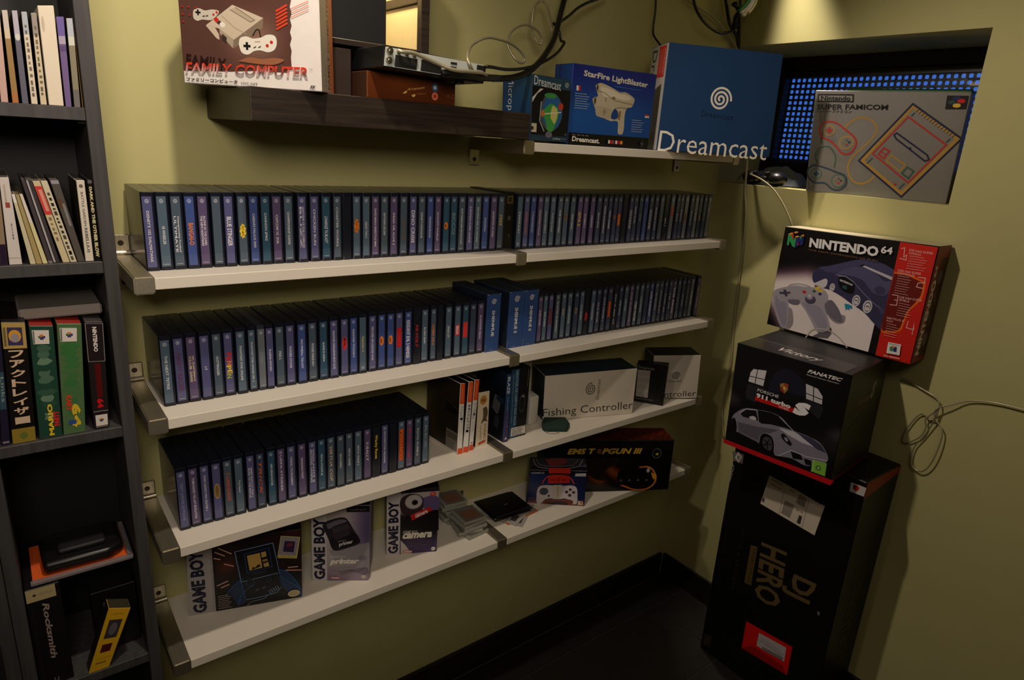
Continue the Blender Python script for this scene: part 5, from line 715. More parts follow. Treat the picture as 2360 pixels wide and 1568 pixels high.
t, f, b = carton('game_case', 'thin dark blue case lettered along its purple spine, at the middle bracket', 'game case', Q['blazeA'], 0.128, ((40, 62, 104), (22, 26, 34), (20, 24, 30), (16, 18, 22)), w=0.0012, back=[p+Vector((-0.004, 0.125, 0)) for p in vq(Q['blazeA'])])
A = Art(*qdims(Q['blazeA'])); w, h = A.w, A.h; A.grid(0.0006, 0.0006, w-0.0006, h-0.0006, 1, 10, lambda a, c: lerp((66, 56, 96), (40, 70, 112), sm(c, .2, .6))); A.tdown('BLAZE', w*0.5, w*0.66, h*0.965, h*0.72, (196, 204, 206), 0.03); A.tdown('EVERYTHING', w*0.5, w*0.2, h*0.66, h*0.46, (150, 170, 180)); A.tdown('MK1-4', w*0.55, w*0.45, h*0.44, h*0.22, (120, 84, 130)); A.poly(((w*.2, h*.04), (w*.8, h*.045), (w*.55, h*.08)), (190, 190, 196)); A.place('spine_print', t, f)
A = Art(0.128, h); A.blob([(0.075, 0.08), (0.10, 0.07), (0.108, 0.115), (0.085, 0.12)], (96, 94, 98)); A.blob([(0.09, 0.11), (0.12, 0.10), (0.118, 0.13), (0.1, 0.132)], (30, 50, 70)); A.blob([(0.085, 0.035), (0.104, 0.03), (0.106, 0.06), (0.09, 0.064)], (52, 56, 66)); A.grid(0.001, 0.12, 0.127, h-0.001, 5, 3, lambda a, c: lerp((20, 24, 30), (26, 42, 62), a*c)); A.place('cover_print', t, side_left(f, b), PRINT_GLOSS)
t, f, b = carton('cassette_carton', 'black and blue video cassette carton with an oval badge, right of the middle bracket', 'carton', Q['blazeB'], 0.115, ((18, 18, 20), (24, 40, 60), (18, 18, 20), (16, 18, 22)), w=0.0012, back=[p+Vector((-0.004, 0.115, 0)) for p in vq(Q['blazeB'])])
A = Art(*qdims(Q['blazeB'])); w, h = A.w, A.h; A.rect(0.0008, 0.0008, w*0.42, h-0.0008, (32, 72, 108)); A.tdown('DIDACTICIEL SUR CASSETTE VIDEO INCLUS', w*0.31, w*0.13, h*0.975, h*0.19, (150, 178, 190), 0.02); A.tdown('THE ULTIMATE CHEAT SYSTEM FOR YOUR CONSOLE', w*0.13, w*0.045, h*0.93, h*0.23, (170, 186, 196)); c = (w*0.66, h*0.49); A.ell(c, w*0.17, h*0.135, (80, 84, 86)); A.ell(c, w*0.15, h*0.12, (16, 16, 18)); A.ell(c, w*0.10, h*0.105, (60, 64, 66)); A.ell(c, w*0.085, h*0.09, (16, 16, 18)); A.blob([(c[0]-w*.06, c[1]+h*.1), (c[0]+w*.1, c[1]+h*.11), (c[0]+w*.05, c[1]+h*.085)], (170, 172, 172)); A.text('BFX', c[0]-w*0.06, c[1]-h*0.02, w*0.12, h*0.035, (60, 62, 64))
A.rect(w*0.13, h*0.03, w*0.95, h*0.155, (206, 202, 194)); A.small(w*0.18, h*0.125, w*0.68, 5, h*0.021, 0.0016, (80, 78, 76)); A.poly(((w*.18, h*.16), (w*.93, h*.172), (w*.9, h*.15)), (70, 66, 60)); A.tdown('VIDEO PLAYER', w*0.87, w*0.03, h*0.97, h*0.72, (150, 150, 150)); A.place('front_print', t, f, PRINT_GLOSS)
ORC = (222, 84, 36); PSV = Vector((-0.010, 0.134, 0))
for k, (key, tx, own) in enumerate((('ps1', 'ラストホープ', 'leftmost of three orange-topped white spines, its dark cover facing out'), ('ps2', '首領蜂ストライカー', 'middle of three orange-topped white spines, bold black lettering'), ('ps3', 'ガンロード', 'rightmost of three orange-topped white spines, thin lettering and a black bird emblem'))):
    t, f, b = carton('disc_case', own, 'disc case', Q[key], 0.134, ((226, 222, 214), (34, 28, 22), (30, 28, 26), (24, 22, 22)), 'orange topped disc cases', w=0.0014, back=[p+PSV for p in vq(Q[key])])
    A = Art(*qdims(Q[key])); w, h = A.w, A.h; A.rect(0.0006, h*0.715, w-0.0006, h-0.0006, ORC); A.rect(0.0006, 0.0006, w-0.0006, h*0.085, ORC); A.rect(w*.2, h*.03, w*.8, h*.034, (150, 50, 20)); A.tdown('ultimate box', w*0.5, w*0.14, h*0.95, h*0.76, (240, 190, 160))
    n_ = len(tx); cw = h*(0.24 if k == 0 else 0.40 if k == 1 else 0.24)/n_
    for i, ch in enumerate(tx): A.text(ch, w*0.24, h*0.69-cw*(i+0.95), w*0.5, cw*0.82, BLK if k != 2 else (90, 86, 84), 0.02 if k == 1 else 0)
    if k == 2: A.poly([(w*.5, h*.10), (w*.12, h*.125), (w*.3, h*.115), (w*.5, h*.12), (w*.7, h*.115), (w*.88, h*.125)], BLK); A.tdown('GUN LOAD', w*0.5, w*0.15, h*0.42, h*0.28, (120, 116, 112))
    if k == 0: A.rect(w*.3, h*.2, w*.6, h*.24, (214, 208, 200))
    A.place('spine_print', t, f, PRINT_GLOSS)
    if k == 0:
        A = Art(0.134, h); A.grid(0.001, 0.012, 0.133, h-0.001, 10, 10, lambda a, c: lerp((36, 32, 24), (84, 52, 32), max(0, math.sin(a*5+c*4))*0.5*(1-a)+0.2*c)); A.rect(0.086, 0.006, 0.132, 0.055, (120, 116, 108)); A.rect(0.088, 0.034, 0.131, 0.05, (90, 84, 76)); A.rect(0.082, 0.10, 0.128, 0.128, (24, 22, 20)); A.line(((0.082, 0.128), (0.128, 0.118)), 0.001, (90, 84, 78)); A.rect(0.0005, 0.0006, 0.1335, 0.0058, (206, 200, 188)); A.place('cover_print', t, side_left(f, b), PRINT_GLOSS)
t, f, b = carton('disc_case', 'cream case with a gold number badge beside the orange-topped spines', 'disc case', Q['sonic'], 0.13, ((222, 208, 178), (40, 36, 30), (30, 28, 26), (30, 28, 26)), 'loose disc cases', w=0.001, back=[p+PSV*0.98 for p in vq(Q['sonic'])])
A = Art(*qdims(Q['sonic'])); w, h = A.w, A.h; A.ell((w*.45, h*.855), w*.30, h*.085, (196, 136, 60)); A.text('10', w*.28, h*.82, w*.34, h*.06, (60, 36, 20), 0.02); A.tdown('SONIC', w*.72, w*.26, h*.42, h*.10, (240, 232, 212), 0.08); A.tdown('SONIC', w*.72, w*.22, h*.41, h*.11, (150, 96, 44), 0.03); A.tdown('COLLECTION', w*.36, w*.12, h*.38, h*.12, (110, 96, 76)); A.blob([(w*.45, h*.70), (w*.75, h*.72), (w*.9, h*.6), (w*.8, h*.5), (w*.9, h*.44), (w*.6, h*.46), (w*.35, h*.42), (w*.5, h*.54)], (96, 76, 56)); A.poly(((w*.2, h*.03), (w*.78, h*.06), (w*.82, h*.1), (w*.24, h*.075)), (190, 44, 40)); A.place('front_print', t, f, PRINT)
# ------------------------------------------------------------------ lowest shelf
t, f, b = carton('handheld_carton', 'wide black handheld console carton with grey lettered strip, leftmost on the lowest shelf', 'carton', Q['gbox'], 0.070, ((20, 16, 18), (120, 116, 112), (22, 18, 20), (24, 20, 22)), w=0.0008)
A = Art(*qdims(Q['gbox'])); w, h = A.w, A.h; GREY, NVY = (166, 160, 158), (26, 24, 52)
A.grid(w*0.235, 0.0008, w-0.0008, h-0.0008, 18, 14, lambda a, c: lerp((14, 11, 14), (96, 44, 30), 0.8*max(0, c-0.25)*(0.4+0.6*abs(math.sin(a*9+c*3)))*(1-0.75*math.exp(-((a-.42)/.25)**2)) + 0.7*math.exp(-((a-.13)/.1)**2-((c-.62)/.12)**2)))
A.poly([(0.0015,0.1902),(0.049,0.1819),(0.05,-0.0004),(-0.0006,0.0001)], GREY); A.t3('GAME BOY', [(0.0066,0.0042),(0.0056,0.1539),(0.0335,0.0033)], NVY, 0.045); A.tup('THE ULTIMATE HANDHELD VIDEO GAME SYSTEM', w*0.21, w*0.02, h*0.03, h*0.93, (116, 112, 112))
for q in ([(0.0539,0.1452),(0.073,0.1323)], [(0.071,0.1136),(0.0887,0.1047)], [(0.0545,0.063),(0.0767,0.0711)], [(0.062,0.0567),(0.0785,0.0623)], [(0.196,0.0811),(0.2168,0.0794)], [(0.1913,0.0752),(0.2237,0.0695)], [(0.0611,0.1533),(0.086,0.1352)], [(0.0515,0.1309),(0.0641,0.1258)]): A.line(q, 0.0026, (200, 150, 130))
HB1, HB2, HK = (44, 84, 140), (110, 140, 180), (12, 14, 20)
A.blob([(0.0878,0.0206),(0.0778,0.0455),(0.0919,0.0652),(0.1099,0.0728),(0.1183,0.0598),(0.1129,0.0325),(0.1076,0.0106),(0.094,0.0078)], (26, 46, 78)); A.blob([(0.1753,0.0767),(0.1913,0.0736),(0.2117,0.0466),(0.2231,0.0151),(0.2206,0.0009),(0.1996,0.0142),(0.1815,0.0412)], (26, 50, 84))
A.poly([(0.0923,0.139),(0.1667,0.1472),(0.1796,0.0645),(0.1747,0.0483),(0.1812,0.0297),(0.1487,0.0162),(0.1101,0.017),(0.1048,0.0569),(0.1008,0.0662)], HK); A.line([(0.0923,0.139),(0.1667,0.1472),(0.1796,0.0645),(0.174,0.0713),(0.1017,0.0632)], 0.0016, HB2, True); A.line([(0.1101,0.017),(0.1396,0.0182),(0.1719,0.0229),(0.1814,0.0354)], 0.0014, HB2); A.line([(0.1017,0.0632),(0.1053,0.0398),(0.1101,0.017)], 0.0012, HB1)
A.poly([(0.1151,0.1255),(0.1406,0.1279),(0.1444,0.0911),(0.1193,0.0882)], (186, 150, 76)); A.poly([(0.1428,0.1286),(0.1522,0.1296),(0.1537,0.1172),(0.1442,0.1156)], (176, 146, 88)); A.poly([(0.145,0.11),(0.1546,0.1115),(0.1556,0.1057),(0.1457,0.1043)], (150, 120, 70)); A.poly([(0.1465,0.1002),(0.1567,0.1028),(0.1584,0.0924),(0.1485,0.0915)], (176, 146, 88)); A.poly([(0.1239,0.0937),(0.1262,0.0958),(0.1306,0.0938),(0.1353,0.0999),(0.1398,0.1004),(0.1414,0.0945),(0.1238,0.089)], (40, 30, 24))
A.line([(0.1098,0.1308),(0.1586,0.1367),(0.1642,0.0901),(0.1147,0.083)], 0.001, HB1, True); A.t3('GAME BOY', [(0.1246,0.0805),(0.1505,0.0832),(0.1252,0.0764)], (70, 80, 104), 0.0)
for c, r in (([(0.1194,0.0582),(-0.0728,0.278)], .009), ([(0.1566,0.0577),(-0.0728,0.278)], .0055), ([(0.1762,0.0652),(-0.0728,0.278)], .005)): A.ell(c[0], r, r, (44, 62, 92)); A.ell(c[0], r*.8, r*.8, (14, 18, 26))
for q in ([(0.1299,0.0358),(0.1357,0.0403)], [(0.143,0.0399),(0.1499,0.0431)], [(0.156,0.032),(0.1603,0.0225)], [(0.1602,0.0346),(0.1645,0.0245)], [(0.1643,0.0366),(0.1687,0.0265)], [(0.1685,0.0387),(0.1729,0.0285)], [(0.1727,0.0407),(0.1771,0.0305)]): A.line(q, 0.0022, (96, 108, 134))
A.curve([(0.0706,0.0329),(0.0779,0.0483),(0.0941,0.0647),(0.1076,0.0721)], 0.0014, HB1); A.curve([(0.1754,0.0795),(0.1913,0.0736),(0.2095,0.0499),(0.2223,0.0211)], 0.0018, HB1); A.curve([(0.0939,0.0049),(0.0992,0.0268),(0.1133,0.0438),(0.1271,0.0523)], 0.0012, (60, 100, 150)); A.curve([(0.1095,0.0),(0.1212,0.0105),(0.1463,0.0138),(0.1511,0.0209)], 0.0009, (150, 170, 190)); A.curve([(0.1796,0.0645),(0.1955,0.047),(0.2139,0.0316),(0.223,0.0033)], 0.0012, (60, 100, 150))
A.small(*[(0.0554,0.0373),(-0.0728,0.278)][0], 0.027, 8, 0.0043, 0.0013, (176, 160, 150))
A.ell([(0.2071,0.0149),(-0.0728,0.278)][0], 0.0125, 0.0085, (196, 180, 140)); A.ell([(0.2071,0.0149),(-0.0728,0.278)][0], 0.0095, 0.0062, (176, 158, 120))
A.poly([(0.1829,0.1629),(0.2217,0.1534),(0.2143,0.1014),(0.1747,0.1105)], (206, 190, 90)); A.poly([(0.1838,0.1611),(0.2199,0.1527),(0.213,0.1084),(0.1762,0.1169)], (140, 134, 140)); A.poly([(0.1903,0.1491),(0.2116,0.1442),(0.208,0.1182),(0.1863,0.1239)], (48, 34, 66)); A.blob([(0.1947,0.1428),(0.2061,0.1408),(0.2037,0.1329),(0.1946,0.1351)], (110, 40, 60)); A.t3('MIT TETRIS SPIELMODUL', [(0.1757,0.1153),(0.213,0.1067),(0.1751,0.111)], (30, 26, 20), 0.0)
A.place('front_print', t, f, PRINT)
def gb_front(A, word):
    w, h = A.w, A.h; A.rect(0.0006, 0.0006, w*0.265, h-0.0006, (196, 190, 190)); A.tup('GAME BOY', w*0.135, w*0.20, h*0.02, h*0.84, NVY, 0.045)
t, f, b = carton('printer_carton', 'grey violet carton picturing a dark printer, second on the lowest shelf', 'carton', Q['printer'], 0.085, ((150, 140, 156), (170, 164, 164), (110, 100, 112), (20, 18, 22)), w=0.0008)
A = Art(*qdims(Q['printer'])); w, h = A.w, A.h; A.grid(0.0006, 0.0006, w-0.0006, h*0.93, 14, 14, lambda a, c: lerp(lerp((176, 164, 164), (88, 74, 116), sm(a, .55, 1)*sm(c, .1, .7)), (120, 104, 130), sm(1-c, .6, 1)*(1-a*.5)))
gb_front(A, ''); A.rect(w*0.6, h*0.915, w-0.0006, h-0.0006, (22, 18, 22)); A.text('GAME BOY', w*0.66, h*0.935, w*0.28, h*0.02, (110, 104, 110), 0.0, 0.2)
A.poly([(0.0373,0.0832),(0.0487,0.0804),(0.128,0.1014),(0.1294,0.0248),(0.111,0.0249),(0.0647,0.0253)], (150, 142, 148)); A.blob([(0.0601,0.0253),(0.0855,0.0293),(0.12,0.036),(0.1281,0.0248),(0.1203,0.0164),(0.0902,0.0223),(0.067,0.014)], (120, 108, 120)); A.curve([(0.0624,0.0244),(0.0855,0.0279),(0.1017,0.025),(0.12,0.036)], 0.0016, (80, 70, 82)); A.ell([(0.1132,0.0603),(-0.0129,0.2853)][0], 0.009, 0.007, (128, 116, 126))
A.blob([(0.0243,0.1445),(0.0311,0.1549),(0.0579,0.165),(0.0734,0.1649),(0.0824,0.1545),(0.0915,0.1361),(0.1076,0.1029),(0.0828,0.0883),(0.0492,0.0804),(0.0375,0.1101)], (40, 34, 42)); A.poly([(0.0375,0.1101),(0.0825,0.1309),(0.0961,0.1229),(0.1081,0.1029),(0.0492,0.0804)], (22, 18, 24)); A.poly([(0.0444,0.1391),(0.0802,0.1493),(0.0847,0.1388),(0.0488,0.1233)], (62, 54, 62)); A.poly([(0.0477,0.1206),(0.0825,0.1349),(0.086,0.123),(0.0533,0.1073)], (52, 44, 54)); A.blob([(0.0333,0.1484),(0.0579,0.1598),(0.0735,0.1597),(0.0757,0.1545),(0.0511,0.1443),(0.0377,0.1365)], (104, 96, 104))
A.t3('GAME BOY', [(0.0569,0.1057),(0.0763,0.1098),(0.0578,0.1014)], (150, 144, 150), 0.0, 0.15); A.t3('printer', [(0.0587,0.0998),(0.0904,0.1086),(0.061,0.089)], (206, 200, 204), 0.04, 0.15); A.t3('GAME BOY', [(0.0422,0.0674),(0.0765,0.0666),(0.0413,0.0614)], (206, 200, 202), 0.0, 0.25); A.t3('printer', [(0.0408,0.0587),(0.1059,0.0593),(0.0394,0.041)], (236, 230, 214), 0.05, 0.2)
A.small(*[(0.0393,0.0361),(-0.0129,0.2853)][0], w*0.6, 3, 0.0052, 0.0012, (130, 118, 132)); q = [(0.042,0.0114),(0.0629,0.0113),(0.0629,0.0062),(0.0419,0.0063)]; A.poly(q, (196, 90, 90)); A.poly([(0.0434,0.0106),(0.0615,0.0104),(0.0615,0.007),(0.0433,0.0072)], (224, 190, 186)); A.ell([(0.1162,0.0114),(-0.0129,0.2853)][0], 0.0055, 0.0052, (196, 184, 176))
A.place('front_print', t, f, PRINT)
t, f, b = carton('camera_carton', 'grey and black carton picturing a ball camera with red label, third on the lowest shelf', 'carton', Q['camera'], 0.085, ((40, 30, 44), (170, 164, 164), (60, 52, 58), (20, 18, 22)), w=0.0008)
A = Art(*qdims(Q['camera'])); w, h = A.w, A.h; A.grid(0.0006, 0.0006, w-0.0006, h*0.95, 14, 14, lambda a, c: lerp(lerp((18, 14, 18), (66, 52, 92), sm(1-c, .5, .95)), (176, 166, 168), sm(c-0.62+0.1*a, .02, .16)))
A.blob([(0.0842,0.152),(0.1109,0.1581),(0.1261,0.1457),(0.1265,0.1233),(0.1076,0.1137),(0.0874,0.1267)], (96, 82, 128)); gb_front(A, ''); A.poly([(0.0348,0.0396),(0.045,0.0269),(0.0633,-0.0016),(0.0354,0.0011)], (196, 186, 178))
A.blob([(0.0307,0.14),(0.0353,0.1562),(0.0521,0.1657),(0.0716,0.1641),(0.0866,0.1518),(0.0874,0.1267),(0.0781,0.1078),(0.0684,0.1001),(0.051,0.1016),(0.036,0.1171)], (54, 40, 46)); A.ell([(0.0643,0.144),(-0.1883,0.2521)][0], 0.0215, 0.0205, (120, 110, 112)); A.ell([(0.0638,0.1441),(-0.1883,0.2521)][0], 0.0195, 0.0185, (186, 178, 178)); A.ell([(0.0668,0.1419),(-0.1883,0.2521)][0], 0.0078, 0.0076, (70, 60, 64)); A.ell([(0.0671,0.1416),(-0.1883,0.2521)][0], 0.0055, 0.0054, (14, 10, 12))
A.poly([(0.0329,0.0976),(0.0509,0.1102),(0.0634,0.1005),(0.1075,0.1165),(0.1247,0.1178),(0.1271,0.0603),(0.0368,0.0686)], (20, 16, 18)); A.poly([(0.0568,0.1079),(0.1031,0.1281),(0.1094,0.1169),(0.0611,0.0928)], (196, 34, 32)); A.t3('camera', [(0.0677,0.107),(0.097,0.1197),(0.0699,0.0988)], (232, 214, 208), 0.04, 0.1); A.t3('GAME BOY', [(0.0667,0.1099),(0.0788,0.1156),(0.0677,0.107)], (226, 170, 160), 0.0); A.ell([(0.1097,0.162),(-0.1883,0.2521)][0], 0.0078, 0.0056, (206, 56, 46)); A.t3('NEW', [(0.1047,0.1652),(0.1146,0.1638),(0.1047,0.1597)], (226, 150, 130), 0.02)
A.t3('GAME BOY', [(0.0408,0.0665),(0.0763,0.0638),(0.0397,0.0584)], (214, 206, 196), 0.01, 0.25); A.t3('camera', [(0.04,0.059),(0.1121,0.0582),(0.0387,0.0428)], (236, 230, 210), 0.05, 0.2); A.small(*[(0.0499,0.0382),(-0.1883,0.2521)][0], w*0.52, 4, 0.0052, 0.0012, (110, 98, 116))
A.poly([(0.0408,0.0107),(0.0636,0.0097),(0.0637,0.0037),(0.0409,0.0047)], (196, 90, 90)); A.poly([(0.0423,0.0096),(0.0621,0.0089),(0.0622,0.0048),(0.0424,0.0055)], (224, 190, 186)); A.ell([(0.1154,0.0101),(-0.1883,0.2521)][0], 0.0054, 0.0054, (206, 196, 186))
A.place('front_print', t, f, PRINT)
# flame carton and pad carton
q = vq(Q['topgun']); d = (q[1]-q[0]); a0 = q[0]+d*0.115; a3 = q[3]+d*0.115; Q['topgun2'] = [a0, q[1], q[2], a3]
t, f, b = carton('light_gun_carton', 'long black carton with flame artwork and yellow lettering on the lowest shelf', 'carton', Q['topgun2'], 0.088, ((14, 12, 12), (14, 12, 12), (16, 13, 12), (84, 26, 18)), w=0.0025)
A = Art(*qdims(Q['topgun'])); w, h = A.w, A.h; OF = 0.115*w
def tg_bg(a, c):
    g = 0.9*math.exp(-((a-.30)/.20)**2-((c-.42)/.22)**2) + 0.35*math.exp(-((a-.15)/.12)**2-((c-.30)/.15)**2)
    return lerp((13, 11, 11), (170, 76, 22), min(1, g*(0.55+0.45*math.sin(a*23+c*11))))
A.grid(w*0.36, 0.002, w-0.003, h*0.80, 40, 20, tg_bg)
A.blob([(0.1813,0.1114),(0.2103,0.1127),(0.2501,0.1172),(0.2852,0.1117),(0.275,0.09),(0.2568,0.0836),(0.2461,0.067),(0.2601,0.0533),(0.249,0.04),(0.224,0.0406),(0.2009,0.0546),(0.1842,0.0683)], (30, 22, 14)); A.blob([(0.2871,0.0662),(0.3379,0.0958),(0.3714,0.085),(0.3935,0.064),(0.3771,0.0368),(0.3458,0.0273),(0.3079,0.0215),(0.2869,0.0391)], (13, 11, 11))
A.curve([(0.3524,0.0819),(0.3849,0.0814),(0.4038,0.0604),(0.4096,0.0395),(0.3993,0.0155),(0.3745,0.0041),(0.3419,0.0051),(0.3149,0.0162),(0.2999,0.0217)], 0.0050, (206, 104, 30)); A.curve([(0.3714,0.085),(0.3955,0.0743),(0.4103,0.0499),(0.4079,0.0257),(0.3873,0.0062)], 0.0016, (236, 180, 70)); A.poly([(0.3918,0.0641),(0.4097,0.0551),(0.4083,0.0361),(0.3993,0.0432)], (230, 150, 50)); A.ell([(0.3822,0.0708),(-0.1486,0.249)][0], 0.0062, 0.0085, (150, 146, 140)); A.ell([(0.3822,0.0708),(-0.1486,0.249)][0], 0.004, 0.006, (190, 184, 176))
A.poly([(0.287,0.0499),(0.3886,0.0504),(0.3906,0.0227),(0.2888,0.022)], (14, 12, 12))
for k, (x, y) in enumerate(((1455, 645), (1540, 642), (1622, 640), (1708, 638))): q = [(0.2982,0.0371),(0.3797,0.0375)]; p = lerp(q[0], q[1], k/3); A.poly([(p[0]-.0045, p[1]-.003), (p[0]+.0045, p[1]-.003), (p[0]+.003, p[1]+.004), (p[0]-.002, p[1]+.004)], (84, 80, 76))
A.t3('EMS T', [(0.1219,0.1468),(0.2082,0.1472),(0.1225,0.1282)], (206, 164, 44), 0.04, 0.25); A.t3('PGUN III', [(0.2288,0.1474),(0.355,0.1471),(0.229,0.1281)], (206, 164, 44), 0.04, 0.25); c = [(0.2209,0.1375),(0.2308,0.1374)]; A.ell(c[0], 0.0062, 0.0072, (176, 104, 40), 18); A.ell(c[0], 0.0040, 0.0048, (18, 14, 12), 12); A.ell(c[0], 0.0018, 0.0022, (176, 104, 40), 8)
c = [(0.4027,0.129),(0.425,0.1288)]
for k in range(18): a = k*math.pi/9; A.line(((c[0][0]+0.0125*math.cos(a), c[0][1]+0.0145*math.sin(a)), (c[0][0]+0.0145*math.cos(a+.12), c[0][1]+0.0168*math.sin(a+.12))), 0.0014, (170, 170, 168))
A.poly([(0.3987,0.1236),(0.4006,0.1297),(0.409,0.131),(0.4067,0.1228)], (200, 176, 50))
A.items = [it for it in A.items]; A.place('front_print', t, [q_ for q_ in vq(Q['topgun'])], PRINT_GLOSS)
A = Art((f[1]-f[0]).length, 0.088); A.grid(0.01, 0.002, A.w-0.004, 0.086, 30, 6, lambda a, c: lerp((130, 36, 22), (50, 16, 12), min(1, abs(math.sin(a*40+c*7))*.8+.3*(1-c)))); A.place('lid_print', t, side_top(f, b), PRINT)
t, f, b = carton('controller_carton', 'blue carton picturing a white game pad and red label, before the flame carton', 'accessory carton', Q['namco'], 0.050, ((24, 34, 70), (26, 30, 50), (24, 30, 56), (60, 60, 70)), w=0.001)
A = Art(*qdims(Q['namco'])); w, h = A.w, A.h; A.grid(0.0008, 0.0008, w-0.0008, h*0.78, 12, 10, lambda a, c: lerp((28, 44, 92), (30, 32, 60), sm(a, .3, 1)*c)); A.rect(0.0008, h*0.78, w-0.0008, h-0.0008, (26, 22, 30))
A.curve([(0.0031,0.1417),(0.0185,0.1187),(0.0499,0.1131),(0.0802,0.1135),(0.1158,0.1155),(0.1446,0.1229),(0.155,0.1428)], 0.0018, (150, 140, 150)); A.curve([(0.0125,0.142),(0.0304,0.1224),(0.0796,0.1191),(0.1268,0.1256),(0.1403,0.1424)], 0.0016, (120, 110, 124)); A.blob([(0.0409,0.1394),(0.0771,0.1455),(0.1077,0.1414),(0.1028,0.1281),(0.0795,0.1207),(0.0549,0.1232)], (110, 50, 50)); A.line([(0.0014,0.1061),(0.1711,0.1085)], 0.0016, (120, 120, 130))
A.poly([(0.0546,0.1146),(0.1193,0.1156),(0.1207,0.0983),(0.0565,0.097)], (206, 52, 42)); A.rect(*(lambda q: (q[0][0], q[0][1], q[1][0], q[1][1]))([(0.0644,0.0909),(0.113,0.0986)]), (24, 18, 24)); A.t3('NAMCO', [(0.0042,0.0989),(0.0427,0.1011),(0.0049,0.0937)], (196, 196, 204), 0.02); A.poly([(0.1361,0.0995),(0.168,0.102),(0.1681,0.092),(0.1353,0.0912)], (180, 180, 186)); A.t3('プロコントローラ', [(0.0654,0.0955),(0.1114,0.0966),(0.0659,0.091)], (190, 90, 80), 0.0)
A.curve([(0.0403,0.0636),(0.0474,0.0805),(0.0586,0.0887),(0.0823,0.0916),(0.109,0.0908),(0.1242,0.0838),(0.1348,0.0668)], 0.0034, (206, 70, 56)); A.poly([(0.056,0.0906),(0.1195,0.0919),(0.1212,0.0699),(0.0569,0.0657)], (206, 50, 38)); c = [(0.087,0.0791),(0.0923,0.0793)]; A.ell(c[0], 0.0056, 0.0056, (110, 24, 22)); A.ell(c[0], 0.0036, 0.0036, (206, 50, 38)); A.t3('PRO', [(0.0625,0.0799),(0.0774,0.0805),(0.0631,0.0742)], (120, 28, 24), 0.03); A.t3('PAD', [(0.0969,0.0814),(0.1109,0.082),(0.0974,0.0757)], (120, 28, 24), 0.03)
A.grid(*(lambda q: (q[0][0], q[0][1], q[1][0], q[1][1]))([(0.0044,-0.009),(0.1684,0.0218)]), 10, 3, lambda a, c: lerp((176, 104, 64), (30, 40, 84), c))
A.blob([(0.03,0.0047),(0.0274,0.0353),(0.0323,0.0544),(0.0497,0.06),(0.0735,0.0601),(0.1028,0.0609),(0.1317,0.0623),(0.1438,0.0536),(0.1472,0.0296),(0.147,0.0087),(0.1361,0.0051),(0.1267,0.0164),(0.1063,0.0213),(0.0894,0.0173),(0.0718,0.0193),(0.0547,0.0153),(0.0444,0.0026),(0.0348,-0.001)], (206, 198, 204)); A.blob([(0.0495,0.0089),(0.0663,0.016),(0.0897,0.0143),(0.118,0.0189),(0.1354,0.014),(0.1307,0.0019),(0.1083,-0.001),(0.0741,-0.0031),(0.0567,-0.0027)], (110, 50, 40)); A.blob([(0.0618,0.0036),(0.0902,0.0098),(0.1189,0.0082),(0.1139,0.0002),(0.0712,-0.0024)], (40, 30, 36))
A.poly([(0.074,0.0614),(0.0985,0.0632),(0.1036,0.0193),(0.0761,0.0171)], (206, 196, 180)); A.line([(0.0869,0.062),(0.0905,0.0186)], 0.0012, (90, 86, 84)); A.ell([(0.0478,0.0401),(-0.2124,0.2978)][0], 0.0132, 0.0118, (80, 84, 104)); A.ell([(0.0478,0.0401),(-0.2124,0.2978)][0], 0.0115, 0.0102, (58, 60, 78))
for p, r in (([(0.1246,0.0496),(-0.2124,0.2978)], .0045), ([(0.135,0.0416),(-0.2124,0.2978)], .0045), ([(0.1243,0.0319),(-0.2124,0.2978)], .005), ([(0.1143,0.0417),(-0.2124,0.2978)], .005), ([(0.0634,0.0268),(-0.2124,0.2978)], .0038)): A.ell(p[0], r, r*.92, (70, 50, 60), 12)
A.poly([(0.1499,0.0154),(0.1639,0.0151),(0.164,0.0039),(0.1502,0.0036)], (216, 200, 176)); A.ell([(0.1591,0.0107),(-0.2124,0.2978)][0], 0.003, 0.003, (190, 70, 40), 8)
A.place('front_print', t, f, PRINT_GLOSS)
# clear boxed cartridges in two stacks
CART = mat('clear_box', (150, 150, 138), 0.25, var=0.05, alpha=1.0, spec=0.5); CARTG = mat('cartridge_grey', (112, 110, 104), 0.5)
proto = None
def cartridge(x, y, z, rz, label, lab):
    global proto
    t = thing('game_cartridge', label, 'cartridge', (x, y, z), 'clear boxed cartridges in two stacks'); t.rotation_euler.z = rz
    if proto is None:
        bm = BM(); box(bm, -0.034, 0.034, -0.034, 0.034, 0, 0.0088); bevel(bm, 0.0016, 2); p1 = bpy.data.meshes.new('clear_box'); bm.to_mesh(p1); bm.free(); p1.materials.append(CART)
        bm = BM(); prism([(-0.028, -0.0325), (0.028, -0.0325), (0.028, 0.026), (0.022, 0.0325), (-0.028, 0.0325)], 0.0090, 0.0094, bm); p2_ = bpy.data.meshes.new('cartridge'); bm.to_mesh(p2_); bm.free(); p2_.materials.append(CARTG)
        bm = BM(); box(bm, -0.021, 0.021, -0.024, 0.014, 0.0095, 0.0097); p3 = bpy.data.meshes.new('label'); bm.to_mesh(p3); bm.free(); p3.materials.append(cmat((134, 92, 74)))
        proto = (p1, p2_, p3)
    for nm, me in zip(('clear_box', 'cartridge', 'label'), proto):
        o = bpy.data.objects.new(nm, me); COL.objects.link(o); o.parent = t
NB = 4
for i in range(5): cartridge(-1.012 + (0.004, -0.006, 0.002, -0.003, 0.0)[i]-0.004, -0.128 + (-0.004, 0.003, 0.0, 0.002, 0.004)[i], 0.6160+0.0099*i, (0.10, -0.22, -0.06, 0.05, -0.02)[i], f'{("lowest", "second lowest", "middle", "second highest", "topmost")[i]} clear boxed cartridge in the front stack beside the bracket', i)
